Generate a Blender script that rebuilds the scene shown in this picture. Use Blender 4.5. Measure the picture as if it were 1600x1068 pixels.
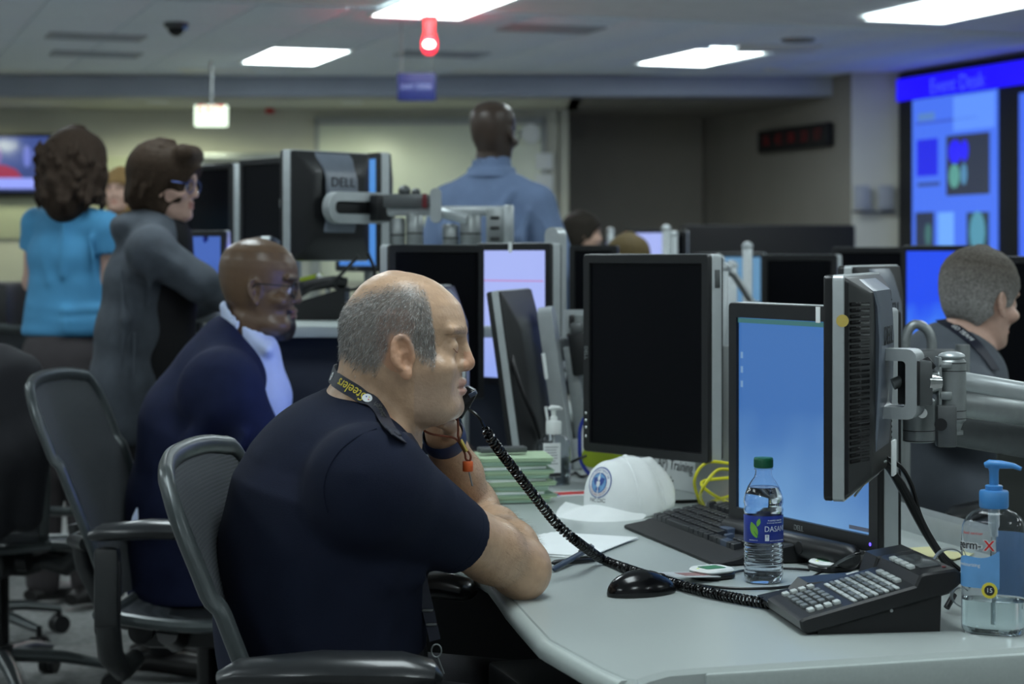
import bpy, math, random
import numpy as np
from mathutils import Vector, Matrix, Quaternion
from mathutils.bvhtree import BVHTree
random.seed(7); np.random.seed(7)
PI = math.pi; R = math.radians
SC = bpy.context.scene; COL = SC.collection
for o in list(bpy.data.objects): bpy.data.objects.remove(o)

# ------------------------------------------------------------------ camera, world, exposure
F = 70 / 36 * 1600.0          # focal length in pixels of a 1600 px wide frame
ZC = 1.245                    # eye height of the photographer
cam = bpy.data.cameras.new('camera'); cam.lens = 70; cam.sensor_width = 36; cam.sensor_fit = 'HORIZONTAL'
cam.shift_y = -(534 - 395) / 1600.0
cam.dof.use_dof = True; cam.dof.focus_distance = 2.95; cam.dof.aperture_fstop = 5.8; cam.dof.aperture_blades = 9
cam.clip_start = 0.05; cam.clip_end = 100
co = bpy.data.objects.new('camera', cam); COL.objects.link(co)
co.location = (0, 0, ZC); co.rotation_euler = (R(90), 0, 0); SC.camera = co
w = bpy.data.worlds.new('world'); SC.world = w; w.use_nodes = True
w.node_tree.nodes['Background'].inputs[0].default_value = (.35, .42, .5, 1)
w.node_tree.nodes['Background'].inputs[1].default_value = 0.05
SC.view_settings.view_transform = 'Standard'; SC.view_settings.look = 'None'
SC.view_settings.exposure = 0.0; SC.view_settings.gamma = 1.0; SC.view_settings.use_curve_mapping = False
LIGHT_STRENGTH = 12.6         # radiance of the ceiling panels
LIGHT_COLOUR = (.85, .97, 1.0)
# lit panels: the four in view, then the same rows carried on over the room towards and past the camera
PANELS = [(-1.66, 15.2), (1.45, 15.3), (-.42, 12.1), (2.72, 12.3)]
PANELS_NEAR = [(.9, 8.9), (-2.3, 8.8), (-1.0, 5.8), (2.15, 5.8), (.25, 2.75), (3.4, 2.9), (-2.9, 2.7), (-1.6, -.3), (1.6, -.3),
               (-3.5, 12.0), (-5.4, 8.7), (-4.1, 5.7), (4.1, 8.9), (5.2, 5.9), (6.4, 2.9), (-6.0, 2.6), (-7.2, 5.6), (-6.6, 11.9), (-4.8, -.4), (4.7, -.2)]
CEIL = 2.75
LIGHT_ROT = R(19)

def at(px, py, d):
    return Vector(((px - 800) / F * d, d, ZC - (py - 395) / F * d))
def desk(px, py, z=.74):
    return at(px, py, (ZC - z) * F / (py - 395))

# ------------------------------------------------------------------ materials
def lin(c):
    c = c / 255.0
    return c / 12.92 if c <= .04045 else ((c + .055) / 1.055) ** 2.4
def C(r, g, b): return (lin(r), lin(g), lin(b), 1)
def mat(name, col, rough=.5, metal=0, noise=None, bump=None, emit=None, trans=0, ior=1.45, coat=0, spec=.5, sheen=0, alpha=1, vcol=False, mesh=False):
    m = bpy.data.materials.new(name); m.use_nodes = True
    nt = m.node_tree; N = nt.nodes; L = nt.links; b = N['Principled BSDF']
    b.inputs['Base Color'].default_value = col if len(col) == 4 else (*col, 1)
    b.inputs['Roughness'].default_value = rough; b.inputs['Metallic'].default_value = metal
    b.inputs['Transmission Weight'].default_value = trans; b.inputs['IOR'].default_value = ior
    b.inputs['Coat Weight'].default_value = coat; b.inputs['Specular IOR Level'].default_value = spec
    b.inputs['Sheen Weight'].default_value = sheen; b.inputs['Alpha'].default_value = alpha
    tc = N.new('ShaderNodeTexCoord')
    src = None
    if vcol:
        a = N.new('ShaderNodeAttribute'); a.attribute_name = 'Col'; src = a.outputs['Color']
        L.new(src, b.inputs['Base Color'])
    if noise:
        sc, amt = noise[:2]
        n = N.new('ShaderNodeTexNoise'); n.inputs['Scale'].default_value = sc; n.inputs['Detail'].default_value = 5
        L.new(tc.outputs['Object'], n.inputs['Vector'])
        mr = N.new('ShaderNodeMapRange'); mr.inputs['From Min'].default_value = .3; mr.inputs['From Max'].default_value = .7
        mr.inputs['To Min'].default_value = 1 - amt; mr.inputs['To Max'].default_value = 1 + amt
        L.new(n.outputs['Fac'], mr.inputs['Value'])
        vm = N.new('ShaderNodeVectorMath'); vm.operation = 'SCALE'
        if src: L.new(src, vm.inputs[0])
        else: vm.inputs[0].default_value = b.inputs['Base Color'].default_value[:3]
        L.new(mr.outputs[0], vm.inputs['Scale']); L.new(vm.outputs[0], b.inputs['Base Color'])
    if bump:
        sc, st = bump
        n = N.new('ShaderNodeTexNoise'); n.inputs['Scale'].default_value = sc; n.inputs['Detail'].default_value = 3
        L.new(tc.outputs['Object'], n.inputs['Vector'])
        bp = N.new('ShaderNodeBump'); bp.inputs['Strength'].default_value = st; bp.inputs['Distance'].default_value = .002
        L.new(n.outputs['Fac'], bp.inputs['Height']); L.new(bp.outputs[0], b.inputs['Normal'])
    if mesh:   # woven mesh cloth: fine open weave
        wv = N.new('ShaderNodeTexWave'); wv.inputs['Scale'].default_value = 60; wv.bands_direction = 'Z'
        w2 = N.new('ShaderNodeTexWave'); w2.inputs['Scale'].default_value = 60; w2.bands_direction = 'X'
        L.new(tc.outputs['Object'], wv.inputs['Vector']); L.new(tc.outputs['Object'], w2.inputs['Vector'])
        mx = N.new('ShaderNodeMath'); mx.operation = 'MAXIMUM'; L.new(wv.outputs['Fac'], mx.inputs[0]); L.new(w2.outputs['Fac'], mx.inputs[1])
        mr = N.new('ShaderNodeMapRange'); mr.inputs['To Min'].default_value = .55; mr.inputs['To Max'].default_value = 1
        L.new(mx.outputs[0], mr.inputs['Value']); L.new(mr.outputs[0], b.inputs['Alpha'])
    if emit:
        b.inputs['Emission Color'].default_value = emit[0] if len(emit[0]) == 4 else (*emit[0], 1)
        b.inputs['Emission Strength'].default_value = emit[1]
    return m
def glow(name, top, bottom=None, strength=1.0):
    """a lit screen: its own light, optionally a vertical two-colour picture"""
    m = mat(name, (.01, .01, .012), .25, emit=(top, strength))
    if bottom:
        nt = m.node_tree; N = nt.nodes; L = nt.links; b = N['Principled BSDF']
        tc = N.new('ShaderNodeTexCoord'); sx = N.new('ShaderNodeSeparateXYZ'); L.new(tc.outputs['Generated'], sx.inputs[0])
        ns = N.new('ShaderNodeTexNoise'); ns.inputs['Scale'].default_value = 1.6; L.new(tc.outputs['Generated'], ns.inputs['Vector'])
        ad = N.new('ShaderNodeMath'); ad.operation = 'MULTIPLY_ADD'; ad.inputs[1].default_value = .9
        L.new(ns.outputs['Fac'], ad.inputs[0]); L.new(sx.outputs['Z'], ad.inputs[2])
        cr = N.new('ShaderNodeValToRGB'); cr.color_ramp.elements[0].color = bottom; cr.color_ramp.elements[1].color = top
        cr.color_ramp.elements[0].position = .35; cr.color_ramp.elements[1].position = 1.2 if False else 1.0
        L.new(ad.outputs[0], cr.inputs[0]); L.new(cr.outputs[0], b.inputs['Emission Color'])
    return m

MT = dict(
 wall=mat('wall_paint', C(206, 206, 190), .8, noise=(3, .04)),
 wall_pale=mat('pale_wall_paint', C(232, 235, 236), .8, noise=(3, .03)),  # unseen walls made paler to bounce more light onto the ceiling
 wall_shaded=mat('shaded_wall_paint', C(134, 130, 122), .85, noise=(2, .05)),  # the recess gets little light; that shade is put into the wall colour
 tile=mat('ceiling_tile', C(234, 243, 252), .95, noise=(60, .06)),
 grid=mat('ceiling_grid', C(232, 236, 238), .6, noise=(5, .04)),
 carpet=mat('carpet', C(133, 134, 133), .95, noise=(35, .25), bump=(300, .6)),
 carpet2=mat('carpet_darker', C(127, 129, 128), .95, noise=(35, .25), bump=(300, .6)),
 laminate=mat('grey_laminate', C(174, 182, 180), .32, noise=(900, .03), spec=.45),
 laminate_edge=mat('laminate_edge', C(174, 183, 180), .4, noise=(200, .03)),
 panel_grey=mat('panel_grey', C(170, 174, 172), .55, noise=(20, .04)),
 black=mat('black_plastic', C(24, 25, 27), .38, noise=(80, .1)),
 black_matte=mat('black_matte', C(22, 23, 25), .65, noise=(80, .1)),
 black_gloss=mat('black_gloss', C(14, 14, 16), .18, noise=(30, .1)),
 key=mat('key_black', C(37, 39, 42), .42, noise=(80, .08)),
 key_blue=mat('key_slate', C(60, 72, 92), .45, noise=(80, .08)),
 screen_off=mat('dark_screen', C(6, 7, 12), .3, noise=(4, .15), spec=.12),
 silver=mat('silver_plastic', C(178, 184, 186), .35, metal=.35, noise=(40, .04)),
 alu=mat('grey_aluminium', C(150, 155, 155), .38, metal=.6, noise=(60, .06)),
 alu_dark=mat('dark_aluminium', C(96, 99, 100), .42, metal=.5, noise=(60, .06)),
 chrome=mat('chrome', C(220, 222, 222), .12, metal=1, noise=(10, .02)),
 white=mat('white_plastic', C(232, 236, 234), .4, noise=(30, .02)),
 cloth_white=mat('white_cotton', C(232, 236, 236), .85, noise=(25, .03), bump=(700, .25)),
 paper=mat('white_paper', C(236, 240, 240), .8, noise=(15, .02)),
 steel_back=mat('slate_plastic', C(104, 112, 124), .34, noise=(40, .05)),
 ink=mat('black_ink', C(38, 40, 44), .7, noise=(50, .05)),
 ink_white=mat('white_ink', C(226, 230, 232), .6, noise=(50, .03)),
 mesh=mat('woven_mesh', C(66, 70, 74), .7, noise=(120, .1), mesh=True),
 vent=mat('vent_grey', C(176, 184, 190), .6, noise=(40, .04)),
 chair_grey=mat('chair_frame_grey', C(70, 76, 77), .3, metal=.3, noise=(40, .06)),
 chair_dark=mat('chair_dark', C(38, 40, 41), .4, noise=(40, .1)),
 armpad=mat('arm_pad', C(38, 40, 42), .3, noise=(60, .1), coat=.2),
 red=mat('red_plastic', C(200, 40, 40), .5, noise=(20, .05)),
 yellow=mat('yellow_cable', C(205, 200, 40), .45, noise=(40, .06)),
 lime=mat('lime_print', C(160, 180, 40), .55, noise=(20, .05)),
 blue=mat('blue_print', C(40, 60, 165), .5, noise=(20, .05)),
 orange=mat('orange_plastic', C(205, 92, 40), .5, noise=(60, .08)),
 orange_cord=mat('orange_cord', C(122, 62, 40), .55, noise=(60, .1)),
 gold=mat('gold_wire', C(200, 175, 95), .3, metal=.8, noise=(60, .05)),
 sticker=mat('yellow_sticker', C(212, 186, 96), .6, noise=(40, .05)),
 note=mat('yellow_note', C(214, 210, 160), .8, noise=(20, .04)),
 green_folder=mat('green_card', C(158, 186, 166), .75, noise=(20, .06)),
 green_folder2=mat('pale_green_card', C(178, 202, 168), .75, noise=(20, .06)),
 cable=mat('black_cable', C(20, 20, 22), .35, noise=(60, .1)),
)
def glass(name, col, rough=.02, ior=1.45):
    return mat(name, col, rough, trans=1, ior=ior, noise=(8, .015))
MT['pet'] = glass('clear_bottle_plastic', (.95, .97, 1.0), .03, 1.25)
MT['water'] = glass('water', (.93, .97, 1.0), 0, 1.33)
MT['gel'] = glass('sanitiser_gel', (.86, .97, .94), .05, 1.36)

# ------------------------------------------------------------------ mesh building
class MB:
    def __init__(s): s.v = []; s.f = []; s.M = Matrix.Identity(4)
    def add(s, vs, fs, M=None):
        n = len(s.v); T = s.M @ M if M is not None else s.M
        s.v += [tuple(T @ Vector(p)) for p in vs]; s.f += [tuple(i + n for i in q) for q in fs]; return s
    def box(s, c, size, r=0.0, rot=None):
        hx, hy, hz = [a / 2 for a in size]; r = min(r, hx * .99, hy * .99, hz * .99)
        M = Matrix.Translation(c) @ (rot.to_4x4() if rot is not None else Matrix.Identity(4))
        if r <= 0:
            v = [(x, y, z) for x in (-hx, hx) for y in (-hy, hy) for z in (-hz, hz)]
            f = [(0, 1, 3, 2), (4, 6, 7, 5), (0, 4, 5, 1), (2, 3, 7, 6), (0, 2, 6, 4), (1, 5, 7, 3)]
            return s.add(v, f, M)
        h = (hx, hy, hz); g = [[-a, -a + r, a - r, a] for a in h]
        idx = {}; vs = []; fs = []
        def vid(p):
            if p in idx: return idx[p]
            q = [max(-h[i] + r, min(h[i] - r, p[i])) for i in range(3)]
            d = Vector([p[i] - q[i] for i in range(3)]); d = d.normalized() * r if d.length > 0 else d
            idx[p] = len(vs); vs.append((q[0] + d.x, q[1] + d.y, q[2] + d.z)); return idx[p]
        for ax in range(3):
            a, b = [(1, 2), (2, 0), (0, 1)][ax]
            for sg in (0, 3):
                for i in range(3):
                    for j in range(3):
                        q = []
                        for (ii, jj) in ((i, j), (i + 1, j), (i + 1, j + 1), (i, j + 1)):
                            p = [0, 0, 0]; p[ax] = g[ax][sg]; p[a] = g[a][ii]; p[b] = g[b][jj]; q.append(vid(tuple(p)))
                        fs.append(tuple(q) if sg == 3 else tuple(q[::-1]))
        return s.add(vs, fs, M)
    def tube(s, path, rad, seg=10, cap=True, closed=False, flat=None):
        P = [Vector(p) for p in path]; n = len(P)
        rd = rad if isinstance(rad, (list, tuple)) else [rad] * n
        vs = []; fs = []; up = None
        for i in range(n):
            t = (P[(i + 1) % n] - P[i - 1]) if closed else (P[min(i + 1, n - 1)] - P[max(i - 1, 0)])
            t.normalize()
            if up is None:
                up = Vector((0, 0, 1)) if abs(t.z) < .9 else Vector((1, 0, 0))
                if flat is not None: up = Vector(flat[2])
            e = up.cross(t); e = e.normalized() if e.length > 1e-6 else Vector((1, 0, 0)); u = t.cross(e).normalized()
            if flat is None: up = u
            a, b = (flat[0], flat[1]) if flat is not None else (1, 1)
            for k in range(seg):
                an = 2 * PI * k / seg
                vs.append(tuple(P[i] + e * math.cos(an) * rd[i] * a + u * math.sin(an) * rd[i] * b))
        m = n if closed else n - 1
        for i in range(m):
            for k in range(seg):
                a0 = i * seg + k; a1 = i * seg + (k + 1) % seg; j = ((i + 1) % n) * seg
                fs.append((a0, a1, j + (k + 1) % seg, j + k))
        if cap and not closed:
            fs.append(tuple(range(seg))[::-1]); fs.append(tuple((n - 1) * seg + k for k in range(seg)))
        return s.add(vs, fs)
    def cyl(s, a, b, r, r2=None, seg=20, ch=0.0):
        a = Vector(a); b = Vector(b); r2 = r if r2 is None else r2; d = (b - a).normalized()
        if ch: return s.tube([a, a + d * ch * .01, a + d * ch, b - d * ch, b - d * ch * .01, b], [r - ch, r - ch * .9, r, r2, r2 - ch * .9, r2 - ch], seg)
        return s.tube([a, b], [r, r2], seg)
    def lathe(s, prof, seg=32, M=None, sx=1.0, sy=1.0):
        vs = []; fs = []; n = len(prof)
        for (r, z) in prof:
            for k in range(seg):
                an = 2 * PI * k / seg; vs.append((r * math.cos(an) * sx, r * math.sin(an) * sy, z))
        for i in range(n - 1):
            for k in range(seg):
                a = i * seg + k; b = i * seg + (k + 1) % seg; fs.append((a, b, b + seg, a + seg))
        if prof[0][0] > 1e-5: fs.append(tuple(range(seg))[::-1])
        if prof[-1][0] > 1e-5: fs.append(tuple((n - 1) * seg + k for k in range(seg)))
        return s.add(vs, fs, M)
    def prism(s, poly, z0, z1, M=None, ch=0.0):
        """poly: counter-clockwise xy outline, extruded z0..z1, optional chamfer ch on both rims"""
        n = len(poly); P = [Vector((p[0], p[1])) for p in poly]
        def inset(d):
            o = []
            for i in range(n):
                a, b, c = P[i - 1], P[i], P[(i + 1) % n]
                e1 = (b - a).normalized(); e2 = (c - b).normalized()
                n1 = Vector((-e1.y, e1.x)); n2 = Vector((-e2.y, e2.x)); m = (n1 + n2)
                m = m / max(.3, m.length_squared / 2) if m.length > 1e-6 else n1
                o.append(b + m * d)
            return o
        rings = [(P, z0), (P, z1)] if not ch else [(inset(ch), z0), (P, z0 + ch), (P, z1 - ch), (inset(ch), z1)]
        vs = [(p.x, p.y, z) for (q, z) in rings for p in q]; fs = []
        for r in range(len(rings) - 1):
            for i in range(n):
                a = r * n + i; b = r * n + (i + 1) % n; fs.append((a, b, b + n, a + n))
        fs.append(tuple(range(n))[::-1]); k = (len(rings) - 1) * n; fs.append(tuple(k + i for i in range(n)))
        return s.add(vs, fs, M)
    def ball(s, c, r, seg=16, rings=10):
        r = r if isinstance(r, (tuple, list)) else (r, r, r)
        prof = [(math.sin(PI * i / rings), -math.cos(PI * i / rings)) for i in range(rings + 1)]
        prof[0] = (0.0001, -1); prof[-1] = (0.0001, 1)
        return s.lathe(prof, seg, Matrix.Translation(c) @ Matrix.Diagonal((*r, 1)))
    def grid(s, pts, th=0.0):
        """pts[i][j] surface; with th a slab of that thickness"""
        n, m = len(pts), len(pts[0]); P = [[Vector(p) for p in row] for row in pts]
        vs = [p for row in P for p in row]
        fs = [(i * m + j, i * m + j + 1, (i + 1) * m + j + 1, (i + 1) * m + j) for i in range(n - 1) for j in range(m - 1)]
        if th:
            k = len(vs); ns = []
            for i in range(n):
                for j in range(m):
                    a = P[min(i + 1, n - 1)][j] - P[max(i - 1, 0)][j]; b = P[i][min(j + 1, m - 1)] - P[i][max(j - 1, 0)]
                    q = b.cross(a); ns.append(q.normalized() if q.length > 1e-9 else Vector((0, 0, 1)))
            vs = vs + [v - nn * th for v, nn in zip(vs, ns)]
            fs = [f for f in fs] + [tuple(i + k for i in f[::-1]) for f in fs]
            ed = [(i, 0) for i in range(n)] + [(n - 1, j) for j in range(1, m)] + [(i, m - 1) for i in range(n - 2, -1, -1)] + [(0, j) for j in range(m - 2, 0, -1)]
            id_ = [i * m + j for i, j in ed]
            for q in range(len(id_)):
                a, b = id_[q], id_[(q + 1) % len(id_)]; fs.append((b, a, a + k, b + k))
        return s.add(vs, fs)
    def mesh(s, name):
        me = bpy.data.meshes.new(name); me.from_pydata(s.v, [], s.f); me.update(); return me
    def build(s, name, m, parent=None, angle=42, smooth=True, loc=None):
        me = s.mesh(name); finish(me, m, smooth, angle); return link(name, me, parent, loc)
def finish(me, m, smooth=True, angle=42):
    me.materials.append(MT[m] if isinstance(m, str) else m)
    if smooth:
        me.polygons.foreach_set('use_smooth', [True] * len(me.polygons)); me.set_sharp_from_angle(angle=R(angle))
def link(name, me, parent=None, loc=None, M=None):
    o = bpy.data.objects.new(name, me); COL.objects.link(o)
    if parent is not None: o.parent = parent
    if M is not None: o.matrix_local = M
    if loc is not None: o.location = loc
    return o
def tag(o, label, cat, group=None, kind=None):
    o['label'] = label; o['category'] = cat
    if group: o['group'] = group
    if kind: o['kind'] = kind
    return o
def thing(name, label, cat, loc=(0, 0, 0), rotz=0, group=None, M=None):
    o = bpy.data.objects.new(name, None); COL.objects.link(o); o.empty_display_size = .05
    if M is not None: o.matrix_world = M
    else: o.location = loc; o.rotation_euler = (0, 0, rotz)
    return tag(o, label, cat, group)
def struct(o): o['kind'] = 'structure'; return o
def dup(root, M=None, label=None, group=None, loc=None, rotz=None):
    r = root.copy(); COL.objects.link(r)
    if M is not None: r.matrix_world = M
    if loc is not None: r.location = loc
    if rotz is not None: r.rotation_euler = (0, 0, rotz)
    if label: r['label'] = label
    if group: r['group'] = group
    def rec(src, dst):
        for ch in list(src.children):
            c = ch.copy(); COL.objects.link(c); c.parent = dst; rec(ch, c)
    rec(root, r); return r
def Mat(loc, x, y, z):
    m = Matrix.Identity(4)
    for i, v in enumerate((x, y, z)):
        for k in range(3): m[k][i] = v[k]
    for k in range(3): m[k][3] = loc[k]
    return m
def yawM(loc, yaw, roll=0, pitch=0):
    return Matrix.Translation(loc) @ Matrix.Rotation(yaw, 4, 'Z') @ Matrix.Rotation(pitch, 4, 'X') @ Matrix.Rotation(roll, 4, 'Y')
def text(name, s, size, m, parent, M, ext=.0003, bend=0, align='CENTER', sx=1, fat=0):
    """flat lettering as a mesh; local x to the right, y up, z out of the surface"""
    cu = bpy.data.curves.new(name, 'FONT'); cu.body = s; cu.size = size; cu.extrude = ext; cu.align_x = align; cu.align_y = 'CENTER'; cu.resolution_u = 3; cu.offset = fat
    ob = bpy.data.objects.new(name, cu); COL.objects.link(ob); bpy.context.view_layer.update()
    me = bpy.data.meshes.new_from_object(ob); bpy.data.objects.remove(ob); bpy.data.curves.remove(cu)
    n = len(me.vertices); v = np.empty(n * 3); me.vertices.foreach_get('co', v); v = v.reshape(-1, 3); v[:, 0] *= sx
    if bend:
        a = v[:, 0] / bend; r = bend + v[:, 2]; v = np.stack([r * np.sin(a), v[:, 1], r * np.cos(a)], 1)
    me.vertices.foreach_set('co', v.ravel()); me.materials.clear(); me.materials.append(MT[m] if isinstance(m, str) else m); me.update()
    return link(name, me, parent, M=M)
def spline(pts, n):
    P = [Vector(p) for p in pts]; P = [2 * P[0] - P[1]] + P + [2 * P[-1] - P[-2]]; o = []
    k = len(P) - 3
    for i in range(n + 1):
        u = i / n * k; j = min(int(u), k - 1); t = u - j; a, b, c, d = P[j:j + 4]
        o.append(.5 * ((2 * b) + (c - a) * t + (2 * a - 5 * b + 4 * c - d) * t * t + (3 * b - a - 3 * c + d) * t ** 3))
    return o
def rrect(wd, ht, r, n=5):
    o = []
    for (cx, cy, a0) in ((wd / 2 - r, -ht / 2 + r, -90), (wd / 2 - r, ht / 2 - r, 0), (-wd / 2 + r, ht / 2 - r, 90), (-wd / 2 + r, -ht / 2 + r, 180)):
        for i in range(n + 1):
            a = R(a0 + 90 * i / n); o.append((cx + r * math.cos(a), cy + r * math.sin(a)))
    return o
def cable(name, label, pts, r, m='cable', n=40, group=None, seg=7, cat='cable'):
    return tag(MB().tube(spline(pts, n), r, seg).build(name, m), label, cat, group)
# ------------------------------------------------------------------ ceiling lamps (real fixtures, they light the room)
MT['diffuser'] = mat('lit_diffuser', (.9, .95, .95), .6, emit=(LIGHT_COLOUR, LIGHT_STRENGTH))
def light_panel(x, y, label, group=None):
    t = thing('ceiling_light', label, 'ceiling light', (x, y, CEIL), LIGHT_ROT, group)
    m = MB()
    for sx in (-1, 1):
        m.box((sx * .305, 0, -.006), (.03, 1.25, .016), .003); m.box((0, sx * .61, -.006), (.58, .03, .016), .003)
    m.build('frame', 'white', t)
    MB().box((0, 0, -.003), (.58, 1.19, .008), .002).build('diffuser', 'diffuser', t)
    return t
for (x, y), lb in zip(PANELS, ('lit ceiling panel beyond and left of the red beacon, smaller of the left pair', 'lit ceiling panel between the hanging blue sign and the video wall', 'lit ceiling panel directly above the glowing red beacon', 'lit ceiling panel nearest the blue video wall')):
    light_panel(x, y, lb)
for x, y in PANELS_NEAR:
    light_panel(x, y, 'lit ceiling panel over the desks, above the top of the view', 'ceiling panels above the view')

# ------------------------------------------------------------------ room shell
fl = struct(MB().box((0, 8.5, -.05), (19, 25, .09)).build('floor', 'carpet'))
tl = MB().box((0, 0, 0), (.603, .603, .012), .002).mesh('carpet_tile'); finish(tl, 'carpet'); tl2 = tl.copy(); tl2.materials.clear(); tl2.materials.append(MT['carpet2'])
for i in range(-8, 6):
    for j in range(0, 20):
        p = Matrix.Rotation(LIGHT_ROT, 2) @ Vector((i * .61, j * .61)) + Vector((-.2, 3.2))
        link('carpet_tile', tl if (i + j) % 2 else tl2, fl, M=Matrix.Translation((p.x, p.y, -.006)) @ Matrix.Rotation(LIGHT_ROT, 4, 'Z'))
ce = struct(MB().box((0, 8.5, CEIL + .06), (19, 25, .1)).build('ceiling', 'grid'))
tm = MB().box((0, 0, 0), (.597, 1.207, .016), .003).mesh('ceiling_tile'); finish(tm, 'tile')
rot2 = Matrix.Rotation(LIGHT_ROT, 2)
for i in range(-12, 13):
    for j in range(-2, 8):
        p = rot2 @ Vector((i * .61, j * 1.22)) + Vector(PANELS[0])
        if p.y > 16.9 or p.y < 9.6 or abs(p.x) > 5.2: continue
        if any((p - Vector(q)).length < .5 for q in PANELS): continue
        link('ceiling_tile', tm, ce, M=Matrix.Translation((p.x, p.y, CEIL + .004)) @ Matrix.Rotation(LIGHT_ROT, 4, 'Z'))
def wall(name, a, b, z0, z1, m='wall', th=.1, n=1):
    a = Vector((*a, 0)); b = Vector((*b, 0)); d = (b - a); yaw = math.atan2(d.y, d.x)
    o = MB().box((d.length / 2, n * th / 2, (z0 + z1) / 2), (d.length, th, z1 - z0)).build(name, m, loc=a); o.rotation_euler = (0, 0, yaw); return struct(o)
BW = 18.3
wall('wall_back', (-9.4, BW), (.44, BW), 0, CEIL + .05)
wall('wall_recess', (.44, BW + .9), (1.86, 19.4), 0, CEIL + .05, 'wall_shaded')
wall('wall_return', (.42, BW + .95), (.42, BW), 0, CEIL + .05, 'wall', n=1)
wall('wall_side', (1.85, 19.5), (2.83, 16.6), 0, CEIL + .05, 'wall_shaded')
wall('wall_column', (2.83, 16.6), (3.24, 16.55), 0, CEIL + .05, 'wall')
VA = Vector((3.24, 16.5)); VD = Vector((.335, -.942)).normalized()
ve = VA + VD * 20
wall('wall_right', VA, ve, 0, CEIL + .05, 'panel_grey')
wall('wall_left', (-9.3, -3.5), (-9.3, BW), 0, CEIL + .05, 'wall_pale')
wall('wall_rear', (10, -3.6), (-9.4, -3.6), 0, CEIL + .05, 'wall_pale')
struct(MB().box((-2.6, 17.0, CEIL - .085), (13.6, .16, .17)).build('trim_1', mat('bulkhead_paint', C(168, 176, 190), .8, noise=(3, .04))))
struct(MB().box((-4.4, 17.75, CEIL - .17), (10, 1.3, .03)).build('trim_2', 'wall'))
struct(MB().box((2.1, 18.3, CEIL - .17), (3.2, 2.4, .03)).build('trim_3', 'wall_shaded'))
# lamps recessed in the passage ceiling behind the bulkhead wash the back wall
for x in (-4.9, -3.1, -1.4):
    t = thing('downlight', {-4.9: 'small round downlight behind the bulkhead, above the television', -3.1: 'small round downlight behind the bulkhead, by the exit sign', -1.4: 'small round downlight behind the bulkhead, above the whiteboard'}[x], 'ceiling light', (x, 17.4, CEIL - .186), 0, 'passage downlights')
    MB().lathe([(.095, -.008), (.10, 0), (.07, .004), (.07, -.004)], 24).build('trim_ring', 'white', t)
    MB().lathe([(.068, -.001), (.068, .003)], 24).build('lamp', mat('warm_lamp', (1, 1, .9), .5, emit=((1, .98, .78), 8)), t)
    la = bpy.data.lights.new('downlight_lamp', 'SPOT'); la.energy = 34 if x > -2 else 66; la.color = (.93, 1, .70); la.spot_size = R(172); la.shadow_soft_size = .2; la.spot_blend = .4
    lo = bpy.data.objects.new('downlight_lamp', la); COL.objects.link(lo); lo.parent = t; lo.location = (0, 0, -.02)
bb = struct(MB().box((-4.4, BW - .012, .05), (9.6, .02, .1), .004).build('baseboard_back', 'black_matte'))

# whiteboard on the back wall
t = thing('whiteboard', 'long pale whiteboard with a metal rail on the back wall', 'whiteboard', (-.75, BW - .012, 2.056))
MB().box((0, -.008, -.35), (2.05, .02, 1.45), .004).build('board', mat('whiteboard', C(226, 232, 214), .3, noise=(4, .02)), t)
m = MB(); m.box((0, -.02, .40), (2.12, .035, .07), .006); m.box((-1.04, -.02, -.35), (.04, .035, 1.5), .006); m.box((1.04, -.02, -.35), (.04, .035, 1.5), .006); m.build('frame', 'panel_grey', t)
# door with blind, left of it
dr = struct(MB().box((-2.33, BW - .03, 1.03), (.98, .05, 2.06), .004).build('door_1', 'panel_grey'))
m = MB()
for i in range(26): m.box((-2.42, BW - .07, 1.08 + i * .034), (.74, .012, .024), .003)
m.build('window_blind', mat('blue_blind', C(150, 165, 232), .6, noise=(6, .05), emit=(C(120, 140, 225), .22)), dr)  # slats given a faint blue glow of their own
m = MB(); m.box((-2.86, BW - .05, 1.05), (.08, .1, 2.1), .006); m.box((-1.80, BW - .05, 1.05), (.08, .1, 2.1), .006); m.box((-2.33, BW - .05, 2.12), (1.14, .1, .08), .006)
struct(m.build('trim_4', 'alu'))
for i, x in enumerate((-3.55, -4.55)):
    o = struct(MB().box((x, BW - .02, 1.75), (.55, .03, .75), .01).build('trim_%d' % (5 + i), mat('wall_panel_%d' % i, C(196, 200, 172), .7, noise=(5, .04))))
# things fixed to the walls and ceiling
def p_on(px, py, d): return at(px, py, d)
t = thing('television', 'wall television showing a news picture with a bright caption band', 'television', at(25, 258, 18.15))
MB().box((0, .04, 0), (.78, .06, .58), .008).build('casing', 'black', t)
MB().box((0, .006, .01), (.72, .006, .50), .001).build('screen', glow('news_screen', C(70, 90, 160), C(40, 50, 90), .8), t)
MB().box((-.06, .002, -.165), (.60, .004, .095)).build('caption_band', glow('news_band', C(150, 165, 255), None, 1), t)
MB().prism([(-.36, -.115), (.06, -.115), (.0, -.04), (-.1, .0), (-.36, .02)], 0, .004, Matrix.Translation((0, .004, 0)) @ Matrix.Rotation(R(90), 4, 'X')).build('presenter_coat', glow('news_red', C(170, 45, 85), None, .8), t)
MB().ball((-.22, .003, .08), (.085, .002, .13)).build('presenter_face', glow('news_face', C(150, 120, 190), None, .8), t)
for (x, wd) in ((.1, .035), (.2, .035), (.29, .05)): MB().ball((x, .003, .08), (wd, .002, .10)).build('studio_light', glow('news_blue', C(120, 135, 225), None, .8), t)
m = MB(); m.box((0, .09, 0), (.3, .06, .3), .01); m.build('wall_bracket', 'black_matte', t)

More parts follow.
